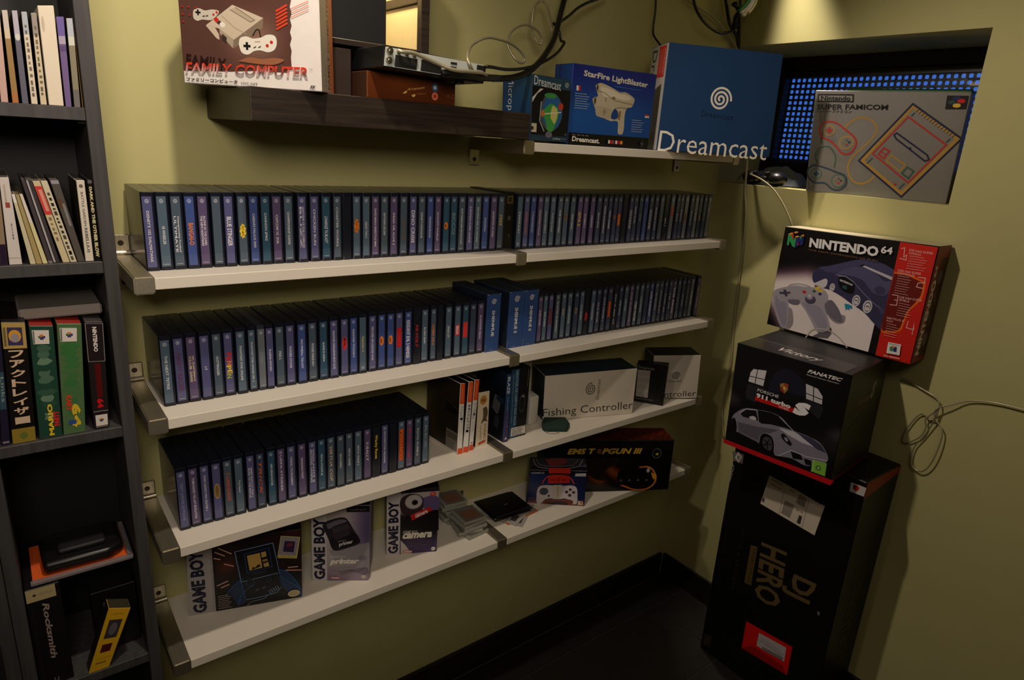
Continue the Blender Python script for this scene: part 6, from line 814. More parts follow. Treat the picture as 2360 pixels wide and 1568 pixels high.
for i in range(6): cartridge(-1.022 + (0.003, -0.003, 0.004, 0.0, -0.004, 0.001)[i], -0.0448 + (-0.002, 0.0, 0.002, -0.001, 0.001, 0.0)[i], 0.6160+0.0099*i, (0.06, -0.08, 0.12, 0.0, -0.15, -0.12)[i], f'{("lowest", "second", "third", "fourth", "fifth", "topmost")[i]} clear boxed cartridge of the rear stack against the wall', i)
def leaflet(name, label, c, z, wx, wy, rz, th, col, group, draw=None):
    cr, sr_ = math.cos(rz), math.sin(rz); P = [(c[0]+x*cr-y*sr_, c[1]+x*sr_+y*cr) for x, y in ((-wx/2, -wy/2), (wx/2, -wy/2), (wx/2, wy/2), (-wx/2, wy/2))]
    t = thing(name, label, 'booklet', (c[0], c[1], z), group); part('pages', prism(P, z, z+th), cmat(col, 0.35), t)
    if draw:
        A = Art(wx, wy); draw(A); A.place('cover_print', t, [(p[0], p[1], z+th) for p in P], PRINT_GLOSS, 0.0002)
def d_lines(A):
    A.bg((170, 166, 158)); A.small(0.006, A.h*0.9, A.w*0.86, 9, A.h*0.09, 0.0022, (84, 80, 84)); A.rect(A.w*.1, A.h*.08, A.w*.34, A.h*.22, (60, 56, 60)); A.rect(A.w*.7, A.h*.04, A.w*.9, A.h*.14, (214, 200, 206))
leaflet('booklet', 'printed grey leaflet at the bottom of the booklet pile', (-0.872, -0.112), 0.6161, 0.118, 0.118, 0.62, 0.0016, (170, 166, 158), 'booklets in a pile', d_lines)
leaflet('booklet', 'orange leaflet peeking out under the black booklets', (-0.861, -0.105), 0.6179, 0.116, 0.112, 0.10, 0.0014, (196, 110, 46), 'booklets in a pile', lambda A: (A.bg((188, 104, 44)), A.rect(A.w*.6, .004, A.w-.004, A.h*.3, (150, 140, 134))))
leaflet('booklet', 'white leaflet with dark photos beneath the black booklets', (-0.870, -0.104), 0.6195, 0.12, 0.116, 0.45, 0.0014, (196, 190, 180), 'booklets in a pile', d_lines)
leaflet('booklet', 'lower of two black glossy booklets in the pile', (-0.876, -0.088), 0.6211, 0.118, 0.112, -0.06, 0.0036, (20, 19, 20), 'booklets in a pile', lambda A: A.rect(.002, .002, A.w*.96, A.h*.09, (150, 144, 120)))
leaflet('booklet', 'upper black glossy booklet topping the pile, small white mark', (-0.870, -0.0925), 0.6250, 0.120, 0.102, -0.04, 0.0036, (16, 15, 16), 'booklets in a pile', lambda A: (A.rect(.001, A.h*.06, A.w*.9, A.h*.085, (70, 68, 66)), A.rect(A.w*.47, A.h*.48, A.w*.58, A.h*.51, (130, 126, 122))))
# pouch and white cases on the shelf above
t = thing('pouch', 'small dark green pouch with a cord loop before the cream fishing carton', 'pouch', (-0.767, -0.152, 0.8667))
P = [(-0.7895,-0.1303),(-0.8065,-0.1522),(-0.8074,-0.1647),(-0.7538,-0.1953),(-0.7297,-0.1787),(-0.713,-0.1409),(-0.7673,-0.1104)]
bm = BM(); prism([(p[0], p[1]) for p in P], 0.8670, 0.8830, bm); bevel(bm, 0.004, 3); part('bag', bm, mat('green_cloth', (24, 52, 42), 0.85, var=0.2, scale=150, bump=0.3), t, smooth=True)
bm = BM(); tube(bm, [(-0.800, -0.160, 0.8720), (-0.806, -0.172, 0.8690), (-0.796, -0.185, 0.8685), (-0.780, -0.188, 0.8685), (-0.774, -0.182, 0.8690), (-0.780, -0.176, 0.872)], 0.0011, 6); part('cord', bm, CREAM, t)
CASEW = mat('milky_plastic', (206, 202, 190), 0.35, var=0.03)
bm = BM(); q = [[(-0.8215,-0.112),(-0.787,-0.109),(-0.778,-0.055),(-0.812,-0.055)],[(-0.799,-0.045),(-0.768,-0.045),(-0.768,-0.004),(-0.799,-0.004)]]
prism(q[0], 0.8670, 0.8670+0.083, bm); bevel(bm, 0.006, 3); tag(part('plastic_case', bm, CASEW, smooth=True), 'low white rounded plastic case between video carton and fishing carton', 'plastic case')
bm = BM(); prism(q[1], 0.8670, 1.035, bm); bevel(bm, 0.002, 1); tag(part('plastic_case', bm, CASEW), 'tall white plastic case standing by the wall behind the video carton', 'plastic case')
# ------------------------------------------------------------------ things in the narrow bookcase (front plane y = BF)
BF = -0.192
def spine(name, label, cat, q, depth, cols, group, draw=None, w=0.0008, m=None):
    q = vq(q); q = [q[0], q[1], q[2], q[3]]
    t, f, b = carton(name, label, cat, q, depth, cols, group, w=w)
    if draw: A = Art((q[1]-q[0]).length, (q[3]-q[0]).length); draw(A); A.place('spine_print', t, f, m or PRINT_GLOSS)
    return t, f, b
JW = (206, 196, 176)
def bands(cs):
    def fn(A):
        n = len(cs)
        for k, (v0, v1, c) in enumerate(cs): A.rect(0.0003, A.h*v0, A.w-0.0003, A.h*v1, c)
    return fn
def marks(base, ink, top=None, n=9, seed=1):
    def fn(A):
        A.bg(base, 0.0003); r = random.Random(seed); y = A.h*0.86
        if top: A.rect(0.0003, A.h*0.76, A.w-0.0003, A.h-0.0004, top)
        for k in range(n):
            hh = A.h*r.uniform(0.02, 0.05); A.rect(A.w*0.3, y-hh, A.w*r.uniform(0.6, 0.75), y, lerp(ink, base, r.uniform(0, .3))); y -= hh + A.h*r.uniform(.015, .04)
            if y < A.h*0.06: break
    return fn
SA = [[(-1.8799,-0.192,1.6193),(-1.8718,-0.192,1.6193),(-1.8668,-0.192,1.7361),(-1.8738,-0.192,1.735)],[(-1.8672,-0.192,1.6193),(-1.8601,-0.192,1.6193),(-1.8581,-0.192,1.7365),(-1.8644,-0.192,1.7355)],[(-1.8563,-0.192,1.6193),(-1.8491,-0.192,1.6193),(-1.8473,-0.192,1.7377),(-1.8536,-0.192,1.7367)],[(-1.846,-0.192,1.6193),(-1.8386,-0.192,1.6193),(-1.8369,-0.192,1.7378),(-1.8432,-0.192,1.7369)],[(-1.8354,-0.192,1.6193),(-1.8281,-0.192,1.6193),(-1.8264,-0.192,1.738),(-1.8325,-0.192,1.7371)],[(-1.8257,-0.192,1.6193),(-1.8082,-0.192,1.6193),(-1.8054,-0.192,1.7504),(-1.8242,-0.192,1.7474)],[(-1.8059,-0.192,1.6193),(-1.7988,-0.192,1.6193),(-1.7952,-0.192,1.7379),(-1.8043,-0.192,1.7365)],[(-1.7954,-0.192,1.6193),(-1.788,-0.192,1.6193),(-1.7847,-0.192,1.7374),(-1.7927,-0.192,1.7363)],[(-1.7856,-0.192,1.6193),(-1.7845,-0.192,1.6193),(-1.7845,-0.192,1.7378),(-1.7845,-0.192,1.7368)]]
CL_ = (60, 54, 46)
cd = [('pink spined disc case, leftmost on the top bookcase shelf', (196, 160, 150), bands([(0, .7, (196, 160, 150)), (.7, 1, (190, 176, 150))])),
 ('brown and gold spined disc case, second on the top bookcase shelf', (150, 116, 60), bands([(0, .12, (170, 110, 60)), (.12, .70, (150, 118, 66)), (.70, .80, (206, 190, 160)), (.80, 1, (196, 186, 176))])),
 ('grey blue spined disc case with a white dot, top bookcase shelf', (92, 92, 106), lambda A: (bands([(0, .72, (92, 92, 108)), (.72, 1, (176, 170, 186))])(A), A.ell((A.w/2, A.h*.72), A.w*.42, A.w*.6, (206, 206, 196)))),
 ('white spined disc case with dense grey lettering, top bookcase shelf', JW, marks((214, 202, 178), (90, 80, 70), (170, 176, 186), 12, 3)),
 ('white spined disc case with large dark characters, top bookcase shelf', JW, marks((206, 192, 160), (80, 72, 60), (150, 140, 132), 12, 5)),
 ('thick white carton taller than the discs on the top bookcase shelf', (226, 214, 192), lambda A: (A.bg((226, 214, 192)), A.ell((A.w*.22, A.h*.82), A.w*.10, A.h*.08, (196, 182, 160)))),
 ('purple spined disc case right of the thick white carton', (104, 84, 140), bands([(0, .62, (112, 92, 140)), (.62, .68, (90, 70, 116)), (.70, .79, (170, 160, 180)), (.79, 1, (108, 92, 160))])),
 ('greyish spined disc case, second from the right on top bookcase shelf', (130, 124, 106), bands([(0, .2, (110, 106, 104)), (.2, .70, (136, 128, 106)), (.70, .80, (206, 210, 196)), (.80, 1, (180, 186, 196))])),
 ('golden brown spined disc case against the right bookcase side', (176, 130, 60), bands([(0, .45, (186, 138, 66)), (.45, .70, (134, 104, 50)), (.70, .78, (206, 186, 130)), (.78, 1, (206, 190, 160))]))]
for k, (q, (lb, c, fn)) in enumerate(zip(SA, cd)): spine('disc_case' if k != 5 else 'white_carton', lb, 'disc case' if k != 5 else 'carton', q, 0.142, (c, CL_, CL_, CL_) if k != 5 else ((226, 214, 192),)*4, 'discs on the top bookcase shelf', fn)
SB = [[(-1.9088,-0.192,1.3948),(-1.9008,-0.192,1.3948),(-1.896,-0.192,1.5159),(-1.9014,-0.192,1.5159)],[(-1.8989,-0.192,1.3948),(-1.8837,-0.192,1.3948),(-1.8843,-0.192,1.5186),(-1.8951,-0.192,1.5184)],[(-1.8743,-0.192,1.3948),(-1.8674,-0.192,1.3948),(-1.8802,-0.192,1.4953),(-1.8839,-0.192,1.4953)],[(-1.8668,-0.192,1.3948),(-1.8598,-0.192,1.3948),(-1.8755,-0.192,1.4951),(-1.8796,-0.192,1.4951)],[(-1.859,-0.192,1.3948),(-1.8531,-0.192,1.3948),(-1.8713,-0.192,1.4958),(-1.8749,-0.192,1.4958)],[(-1.8523,-0.192,1.3948),(-1.8465,-0.192,1.3948),(-1.8661,-0.192,1.5159),(-1.8705,-0.192,1.5159)],[(-1.8458,-0.192,1.3948),(-1.8379,-0.192,1.3948),(-1.8584,-0.192,1.5161),(-1.8655,-0.192,1.5159)],[(-1.8342,-0.192,1.3948),(-1.8256,-0.192,1.3948),(-1.8489,-0.192,1.5142),(-1.8576,-0.192,1.5141)],[(-1.8247,-0.192,1.3948),(-1.8165,-0.192,1.3948),(-1.8401,-0.192,1.5146),(-1.848,-0.192,1.5145)],[(-1.8153,-0.192,1.3948),(-1.8062,-0.192,1.3948),(-1.8263,-0.192,1.5159),(-1.8369,-0.192,1.5157)],[(-1.8053,-0.192,1.3948),(-1.7944,-0.192,1.3948),(-1.7943,-0.192,1.5161),(-1.8047,-0.192,1.5159)],[(-1.7931,-0.192,1.3948),(-1.7845,-0.192,1.3948),(-1.7845,-0.192,1.5166),(-1.7906,-0.192,1.5164)]]
cd = [('brown spined case at the far left of the second bookcase shelf', (120, 96, 70), bands([(0, .25, (40, 26, 50)), (.25, 1, (140, 120, 96))])),
 ('thick white case with small red stamp, second bookcase shelf', (206, 196, 190), lambda A: (A.bg((206, 198, 192)), A.rect(A.w*.3, A.h*.66, A.w*.72, A.h*.72, (150, 70, 60)), A.tdown('ROM', A.w*.6, A.w*.14, A.h*.48, A.h*.30, (110, 96, 110), .02), A.rect(A.w*.3, A.h*.72, A.w*.5, A.h*.92, (180, 168, 150)), A.line(((A.w*.02, A.h*.08), (A.w*.98, A.h*.08)), .0006, (140, 130, 126)))),
 ('shorter cream leaning case beside the thick white one', (206, 198, 160), bands([(0, 1, (200, 190, 156)), (.88, 1, (226, 220, 220))])),
 ('yellowish brown leaning case, second bookcase shelf', (160, 140, 90), bands([(0, 1, (166, 148, 100))])),
 ('pale yellow leaning case with white top, second bookcase shelf', (214, 204, 150), bands([(0, .6, (210, 202, 150)), (.6, 1, (216, 206, 200))])),
 ('first of two clear dark leaning cases, second bookcase shelf', (70, 64, 66), bands([(0, 1, (70, 62, 66)), (0.0, .03, (120, 116, 116))])),
 ('clear leaning case with a bright edge, second bookcase shelf', (70, 66, 68), lambda A: (A.bg((62, 56, 58)), A.rect(A.w*.05, .001, A.w*.35, A.h-.001, (170, 166, 168)))),
 ('leaning white spined case with a red top, second bookcase shelf', (206, 190, 150), lambda A: (marks((204, 188, 150), (120, 104, 80), None, 10, 9)(A), A.rect(.0003, A.h*.60, A.w-.0003, A.h*.94, (206, 60, 56)), A.rect(A.w*.35, A.h*.64, A.w*.8, A.h*.90, (214, 150, 130)))),
 ('leaning white spined case with black characters, second bookcase shelf', (206, 196, 160), marks((206, 196, 166), (30, 26, 24), None, 14, 11)),
 ('dark grey leaning case, rightmost of the leaning ones', (84, 78, 72), lambda A: (A.bg((84, 78, 72)), A.rect(A.w*.5, A.h*.45, A.w*.8, A.h*.72, (130, 126, 124)), A.rect(.0004, A.h*.955, A.w-.0004, A.h-.0004, (150, 146, 156)), A.rect(A.w*.1, A.h*.66, A.w*.5, A.h*.78, (96, 66, 44)))),
 ('upright white spined case with spaced grey lettering, second bookcase shelf', (214, 204, 186), lambda A: (A.bg((214, 204, 186)), A.ell((A.w*.5, A.h*.93), A.w*.25, A.w*.25, (110, 96, 96)), A.tdown('BATTLE GARDEN', A.w*.5, A.w*.3, A.h*.86, A.h*.44, (90, 84, 90), .02), A.tdown('REBELLIUS', A.w*.5, A.w*.36, A.h*.42, A.h*.11, (60, 60, 66), .02))),
 ('black spined case with cream capitals against the bookcase side', (24, 18, 18), lambda A: (A.bg((24, 18, 18)), A.tdown('DARK AND THE OTHER BLOW', A.w*.5, A.w*.56, A.h*.92, A.h*.05, (206, 196, 150), .05), A.rect(.0003, A.h*.96, A.w-.0003, A.h-.0003, (96, 90, 92))))]
for q, (lb, c, fn) in zip(SB, cd): spine('disc_case', lb, 'disc case', q, 0.125, (c, CL_, CL_, (90, 84, 80)), 'discs on the second bookcase shelf', fn)
SCQ = [[(-1.9439,-0.192,1.1173),(-1.9326,-0.192,1.1173),(-1.9209,-0.192,1.3137),(-1.9248,-0.192,1.3141)],[(-1.9299,-0.192,1.1173),(-1.8999,-0.192,1.1173),(-1.8911,-0.192,1.3079),(-1.9199,-0.192,1.3113)],[(-1.8956,-0.192,1.1173),(-1.8656,-0.192,1.1173),(-1.8575,-0.192,1.2982),(-1.8875,-0.192,1.3018)],[(-1.8642,-0.192,1.1173),(-1.8344,-0.192,1.1173),(-1.8211,-0.192,1.2973),(-1.8529,-0.192,1.3011)],[(-1.8223,-0.192,1.1173),(-1.8006,-0.192,1.1173),(-1.7922,-0.192,1.2972),(-1.8171,-0.192,1.3001)]]
N64W = (214, 206, 196)
def cube_logo(A, cx, cy, s, rot=0):
    for dx, dy, c in ((-.4, 0, (40, 110, 70)), (.25, 0, (40, 44, 110)), (-.1, .4, (206, 120, 50)), (-.1, -.4, (60, 60, 110))): A.rect(cx+dx*s-s*.38, cy+dy*s-s*.3, cx+dx*s+s*.38, cy+dy*s+s*.3, c)
def c0(A): A.bg((34, 30, 50)); A.rect(.001, A.h*.3, A.w-.001, A.h*.6, (50, 76, 90)); A.tdown('Links', A.w*.6, A.w*.5, A.h*.56, A.h*.36, (150, 156, 150)); A.rect(A.w*.2, A.h*.02, A.w*.9, A.h*.035, (130, 124, 120))
def c1(A):
    A.bg((22, 18, 18)); A.rect(.0005, A.h*.79, A.w-.0005, A.h-.0005, (176, 148, 84)); A.rect(A.w*.22, A.h*.815, A.w*.84, A.h*.96, (60, 54, 90)); A.ell((A.w*.52, A.h*.89), A.w*.26, A.h*.05, (206, 150, 50)); A.ell((A.w*.52, A.h*.875), A.w*.17, A.h*.036, (150, 140, 150)); A.rect(A.w*.06, A.h*.81, A.w*.16, A.h*.96, (110, 96, 60)); A.rect(.0005, .0005, A.w-.0005, A.h*.125, (140, 118, 44)); A.ell((A.w*.5, A.h*.06), A.w*.16, A.h*.03, (96, 110, 50))
    for i, ch in enumerate('ファクトレイザー'): A.text(ch, A.w*.20, A.h*(.745-.079*i)-A.h*.03, A.w*.62, A.h*.062, (206, 180, 150), 0.03)
def green(base, alt, seed):
    def fn(A):
        A.bg(base); r = random.Random(seed)
        for k in range(12): A.blob([(A.w*.5+A.w*.45*math.cos(a)*r.uniform(.4, 1)+A.w*r.uniform(-.05, .05), A.h*(.2+.055*k)+A.h*.035*math.sin(a)) for a in (0, 1, 2, 3, 4, 5)], lerp(base, alt, r.uniform(0, 1)))
        A.poly(((A.w*.12, A.h*.845), (A.w*.78, A.h*.845), (A.w*.80, A.h*.965), (A.w*.10, A.h*.965)), N64W); cube_logo(A, A.w*.5, A.h*.905, A.w*.2)
        A.rect(A.w*.13, A.h*.85, A.w*.19, A.h*.96, (110, 104, 100))
    return fn
def c2(A): green((34, 68, 54), (104, 132, 108), 3)(A); A.tup('MARIO', A.w*.55, A.w*.22, A.h*.02, A.h*.31, (226, 190, 50), .05); A.tup('PARTY', A.w*.80, A.w*.24, A.h*.10, A.h*.24, (206, 40, 44), .06)
def c3(A): green((78, 108, 68), (50, 110, 56), 5)(A); A.tdown('KART', A.w*.32, A.w*.26, A.h*.36, A.h*.22, (206, 60, 40), .05); A.tdown('64', A.w*.62, A.w*.4, A.h*.28, A.h*.06, (206, 176, 50), .06); A.rect(A.w*.25, A.h*.09, A.w*.6, A.h*.13, (50, 76, 130))
def c4(A):
    A.bg((34, 28, 30)); A.line(((A.w*.03, A.h*.64), (A.w*.03, A.h*.985), (A.w*.97, A.h*.985), (A.w*.97, A.h*.64)), .0007, (150, 144, 140), True); A.line(((A.w*.05, A.h*.17), (A.w*.97, A.h*.17)), .0008, (170, 160, 156)); A.tdown('NINTENDO', A.w*.5, A.w*.24, A.h*.955, A.h*.73, (226, 216, 210), .04); A.rect(A.w*.36, A.h*.3, A.w*.7, A.h*.62, (86, 18, 18)); A.tdown('64', A.w*.52, A.w*.4, A.h*.29, A.h*.20, (206, 24, 30), .06)
    A.poly(((A.w*.14, A.h*.03), (A.w*.90, A.h*.03), (A.w*.90, A.h*.135), (A.w*.14, A.h*.135)), N64W); cube_logo(A, A.w*.52, A.h*.085, A.w*.2); A.rect(A.w*.14, A.h*.018, A.w*.9, A.h*.024, (150, 140, 136))
cc = [('dark blue carton cut off at the left edge of the third bookcase shelf', (34, 30, 50), c0, 0.14, (40, 36, 46)), ('black carton with big cream characters and gold ends, third bookcase shelf', (22, 18, 18), c1, 0.14, (30, 26, 26)), ('dark green carton with yellow lettering, third bookcase shelf', (34, 66, 52), c2, 0.14, (150, 34, 28)), ('light green carton with orange and yellow lettering, third bookcase shelf', (74, 104, 64), c3, 0.14, (150, 34, 28)), ('slim black carton with red digits, rightmost on third bookcase shelf', (34, 28, 30), c4, 0.14, (60, 56, 56))]
CTOP = 0
for q, (lb, c, fn, dp, tp_) in zip(SCQ, cc): spine('game_carton', lb, 'game carton', q, dp, (c, (30, 26, 26) if c[1] < 60 else (90, 24, 20), (90, 24, 20) if c[1] > 60 else (30, 26, 26), tp_), 'game cartons on the third bookcase shelf', fn)
L = [(-1.898,-0.16,1.3024),(-1.788,-0.16,1.3024),(-1.788,-0.16,1.3194),(-1.898,-0.16,1.3194)]
t, f, b = spine('flat_case', 'flat grey case lying on top of the green cartons', 'disc case', L, 0.11, ((140, 132, 124), (120, 112, 106), (120, 112, 106), (110, 104, 98)), None, lambda A: A.rect(A.w*.02, A.h*.1, A.w*.98, A.h*.16, (110, 104, 98)), w=0.003)
# bottom shelf: music game carton, blister pack on it, yellow tag
RQ = [(-1.9475,-0.19,0.6562),(-1.8996,-0.19,0.6562),(-1.8996,-0.19,0.855),(-1.9475,-0.19,0.855)]
t, f, b = spine('music_game_carton', 'black carton with cream strip and silver script on the bottom bookcase shelf', 'game carton', RQ, 0.16, ((20, 18, 20), (16, 15, 16), (16, 15, 16), (18, 17, 18)), None, lambda A: (A.rect(.0006, A.h*.875, A.w*.86, A.h*.995, (176, 160, 116)), A.ell((A.w*.25, A.h*.935), A.w*.05, A.w*.05, (60, 54, 46)), A.text('PREMIUM', A.w*.38, A.h*.925, A.w*.4, A.h*.02, (130, 116, 84)), A.tdown('Rocksmith', A.w*.52, A.w*.19, A.h*.84, A.h*.27, (150, 132, 124), .03, .25), A.rect(A.w*.1, A.h*.05, A.w*.14, A.h*.85, (34, 28, 28)), A.text('u', A.w*.42, A.h*.03, A.w*.14, A.h*.04, (110, 104, 104))), w=0.001)
BPQ = [(-1.935,-0.186,0.8556),(-1.792,-0.186,0.8556),(-1.792,-0.06,0.8556),(-1.935,-0.06,0.8556)]
t = thing('blister_pack', 'clear blister pack with orange card and black gadget, lying on the black carton', 'blister pack', tuple(sum(p[i] for p in BPQ)/4 for i in range(3)))
bq = vq(BPQ); up = Vector((0, 0, 1))
part('card', hexa([bq[0]+up*.001, bq[1]+up*.001, bq[1]+up*.0025, bq[0]+up*.0025], [bq[3]+up*.001, bq[2]+up*.001, bq[2]+up*.0025, bq[3]+up*.0025], 0), cmat((216, 92, 34), 0.5), t, 'orange backing card')
def BP(u, v, z): return bq[0]*(1-u)*(1-v)+bq[1]*u*(1-v)+bq[2]*u*v+bq[3]*(1-u)*v+up*z
bm = BM(); prism([BP(u, v, 0)[:2] for u, v in ((.12, .12), (.80, .10), (.95, .22), (.95, .84), (.80, .93), (.22, .93), (.10, .8))], bq[0].z+.0045, bq[0].z+.026, bm); bevel(bm, .007, 3); part('gadget', bm, BLACK, t, smooth=True)
bm = BM(); prism([BP(u, v, 0)[:2] for u, v in ((.28, .25), (.78, .25), (.78, .75), (.28, .75))], bq[0].z+.0262, bq[0].z+.036, bm); bevel(bm, .004, 2); part('gadget_grip', bm, BLACKM, t, smooth=True)
BLI = mat('blister_plastic', (230, 230, 232), 0.08, trans=1.0, alpha=0.35)
bm = BM()
for a, c, d, e in (((-.02, -.03), (1.02, -.03), (1.02, .05), (-.02, .05)), ((.97, .0), (1.03, .0), (1.03, 1), (.97, 1))): prism([BP(u, v, 0)[:2] for u, v in (a, c, d, e)], bq[0].z+.0028, bq[0].z+.009, bm)
bevel(bm, .001); part('plastic_rim', bm, mat('rim_plastic', (130, 126, 128), 0.2, alpha=0.6), t)
YQ = [(-1.879,-0.196,0.6562),(-1.8469,-0.196,0.6562),(-1.8029,-0.196,0.7636),(-1.8359,-0.196,0.7768)]
t, f, b = spine('accessory_packet', 'yellow fronted packet leaning on the bottom bookcase shelf', 'packet', YQ, 0.03, ((206, 160, 30), (30, 26, 20), (30, 26, 20), (60, 54, 40)), None, lambda A: (A.bg((206, 160, 30)), A.rect(A.w*.2, A.h*.52, A.w*.8, A.h*.82, (60, 52, 56)), A.ell((A.w*.5, A.h*.67), A.w*.18, A.h*.1, (96, 90, 100)), A.rect(A.w*.24, A.h*.30, A.w*.72, A.h*.43, (74, 26, 20)), A.text('GUITAR TUNER', A.w*.25, A.h*.90, A.w*.5, A.h*.025, (150, 110, 30)), A.rect(A.w*.2, A.h*.12, A.w*.7, A.h*.14, (120, 90, 24)), A.rect(A.w*.2, A.h*.2, A.w*.9, A.h*.205, (150, 110, 30))), w=0.0006)
KQ = [(-1.8586,-0.15,0.6562),(-1.7875,-0.15,0.6562),(-1.7875,-0.15,0.7848),(-1.8586,-0.15,0.7848)]
t, f, b = spine('accessory_packet', 'black packet with two white ticks behind the yellow packet', 'packet', KQ, 0.05, ((18, 17, 18),)*4, None, lambda A: (A.rect(A.w*.25, A.h*.55, A.w*.30, A.h*.8, (90, 88, 84)), A.rect(A.w*.28, A.h*.2, A.w*.33, A.h*.36, (90, 88, 84))), w=0.001)
# ------------------------------------------------------------------ small dark things and plastic bag in the window recess
t = thing('game_pad', 'black game pad lying in the left corner of the window recess', 'game pad', (0.06, -0.16, OZ0))
bm = BM()
for s_ in (-1, 1):
    m_ = Matrix.Translation((0.055, -0.150+0.042*s_, OZ0+0.024)) @ Matrix.Diagonal((0.030, 0.034, 0.023, 1)); bmesh.ops.create_uvsphere(bm, u_segments=16, v_segments=10, radius=1, matrix=m_)
box(bm, 0.045, 0.085, -0.190, -0.110, OZ0+0.012, OZ0+0.030); part('shell', bm, BLACK, t, smooth=True)
for s_ in (-1, 1):
    bm = BM(); cyl(bm, (0.034, -0.150+0.022*s_, OZ0+0.032), (-0.3, 0, 1), 0.008, 0.012, 14); part('stick', bm, BLACKM, t)
bm = BM(); rr_ = random.Random(4); n1, n2 = 14, 8; grid_ = []
for i in range(n1+1):
    row = []
    for j in range(n2+1):
        a, c = i/n1, j/n2; y = -0.045-0.19*a; x = 0.10+0.11*c; z = OZ0+0.004+0.052*math.sin(math.pi*a)**.6*math.sin(math.pi*min(1, c*1.02))**.7+rr_.uniform(0, .010)*(0 < i < n1 and 0 < j < n2)
        row.append(bm.verts.new((x, y, z)))
    grid_.append(row)
for i in range(n1):
    for j in range(n2): bm.faces.new((grid_[i][j], grid_[i+1][j], grid_[i+1][j+1], grid_[i][j+1]))
tag(part('plastic_bag', bm, mat('thin_clear_plastic', (200, 210, 230), 0.15, trans=0.6, alpha=0.5)), 'crumpled clear plastic bag in the window recess behind the game pad', 'plastic bag')
# ------------------------------------------------------------------ cables
def cable(name, label, pts, r, m, n=8, sub=6, group=None): bm = BM(); tube(bm, pts, r, n, sub); return tag(part(name, bm, m, smooth=True), label, 'cable', group)
cable('cable', 'thick black wrapped cable bundle rising from the silver socket panel', [(-1.2581,-0.318,1.7168),(-1.2428,-0.32,1.7177),(-1.2075,-0.318,1.7181),(-1.1525,-0.3,1.7208),(-1.0937,-0.26,1.7268)] + [(-1.0795,-0.22,1.7289),(-1.0277,-0.21,1.7355),(-0.9878,-0.2,1.7464),(-0.9532,-0.19,1.7628),(-0.9103,-0.17,1.7907),(-0.8694,-0.15,1.8285),(-0.8425,-0.13,1.8624),(-0.825,-0.12,1.904),(-0.8093,-0.11,1.9334),(-0.7922,-0.1,1.9709)], 0.0066, CABLEB, 10)
cable('cable', 'thin black cable looping from the device to the bundle', [(-1.1461,-0.292,1.741),(-1.1237,-0.28,1.7428),(-1.0607,-0.24,1.7472),(-0.9966,-0.205,1.7567),(-0.9457,-0.19,1.7695),(-0.9017,-0.18,1.7882),(-0.8606,-0.16,1.8077),(-0.8276,-0.14,1.8299),(-0.8194,-0.13,1.8366),(-0.82,-0.12,1.84),(-0.822,-0.115,1.8572),(-0.8299,-0.115,1.8669),(-0.846,-0.12,1.8727)], 0.0032, CABLEB)
cable('cable', 'thin black cable branching off the bundle toward the upper right', [(-0.8222,-0.115,1.8788),(-0.7837,-0.1,1.899),(-0.7401,-0.08,1.9242),(-0.7015,-0.07,1.9426),(-0.6638,-0.06,1.957),(-0.6181,-0.05,1.9764)], 0.0036, CABLEB)
cable('cable', 'silver coiled cable curling above the device', [(-1.1861,-0.306,1.7298),(-1.1974,-0.31,1.7414),(-1.1806,-0.28,1.7584),(-1.1056,-0.18,1.7891),(-1.0711,-0.16,1.8058),(-1.0422,-0.15,1.8142),(-1.0082,-0.14,1.8154),(-0.9729,-0.13,1.8134),(-0.94,-0.12,1.8048),(-0.9221,-0.12,1.7903),(-0.9275,-0.12,1.7797),(-0.9423,-0.12,1.7818),(-0.9567,-0.11,1.8003),(-0.9579,-0.1,1.8218),(-0.9408,-0.09,1.8443),(-0.9093,-0.08,1.8616),(-0.8861,-0.08,1.8656),(-0.8592,-0.08,1.8578),(-0.8444,-0.08,1.8426),(-0.8466,-0.08,1.8313),(-0.8512,-0.07,1.8376),(-0.8572,-0.06,1.8581),(-0.8607,-0.06,1.8842),(-0.8565,-0.06,1.9096),(-0.8403,-0.06,1.9253),(-0.8326,-0.07,1.9201),(-0.8278,-0.08,1.8997),(-0.8342,-0.1,1.8722),(-0.8353,-0.105,1.8569),(-0.8382,-0.115,1.8611)], 0.0026, SILVER, 8, 5)
cable('cable', 'silver cable plugged along the socket panel into the bundle', [(-1.3392,-0.31,1.7437),(-1.3323,-0.314,1.7425),(-1.3135,-0.316,1.7428),(-1.2942,-0.318,1.738),(-1.2676,-0.322,1.7306),(-1.2411,-0.33,1.7235),(-1.2072,-0.33,1.7244),(-1.1727,-0.318,1.7258),(-1.1544,-0.305,1.724)], 0.0034, SILVER)
cable('cable', 'thin black cord hanging behind the large blue console carton', [(-0.4219,-0.03,2.0407),(-0.4119,-0.03,1.9789),(-0.4127,-0.03,1.9356),(-0.4065,-0.03,1.9125),(-0.3811,-0.035,1.8912)], 0.0028, CABLEB)
cable('cable', 'black cable drooping in a loop near the room corner', [(-0.3042,-0.05,2.0588),(-0.2676,-0.05,1.9993),(-0.2079,-0.05,1.9654),(-0.1428,-0.05,1.9536),(-0.0785,-0.04,1.9679),(-0.0413,-0.03,1.9908),(-0.0362,-0.03,2.0372),(-0.0455,-0.02,2.1078)], 0.0042, CABLEB)
cable('cable', 'black cable dropping straight down in the room corner', [(-0.1333,-0.03,2.0912),(-0.1066,-0.03,2.038),(-0.0764,-0.03,1.9894),(-0.026,-0.025,1.9616),(-0.001,-0.02,1.9305)], 0.0048, CABLEB)
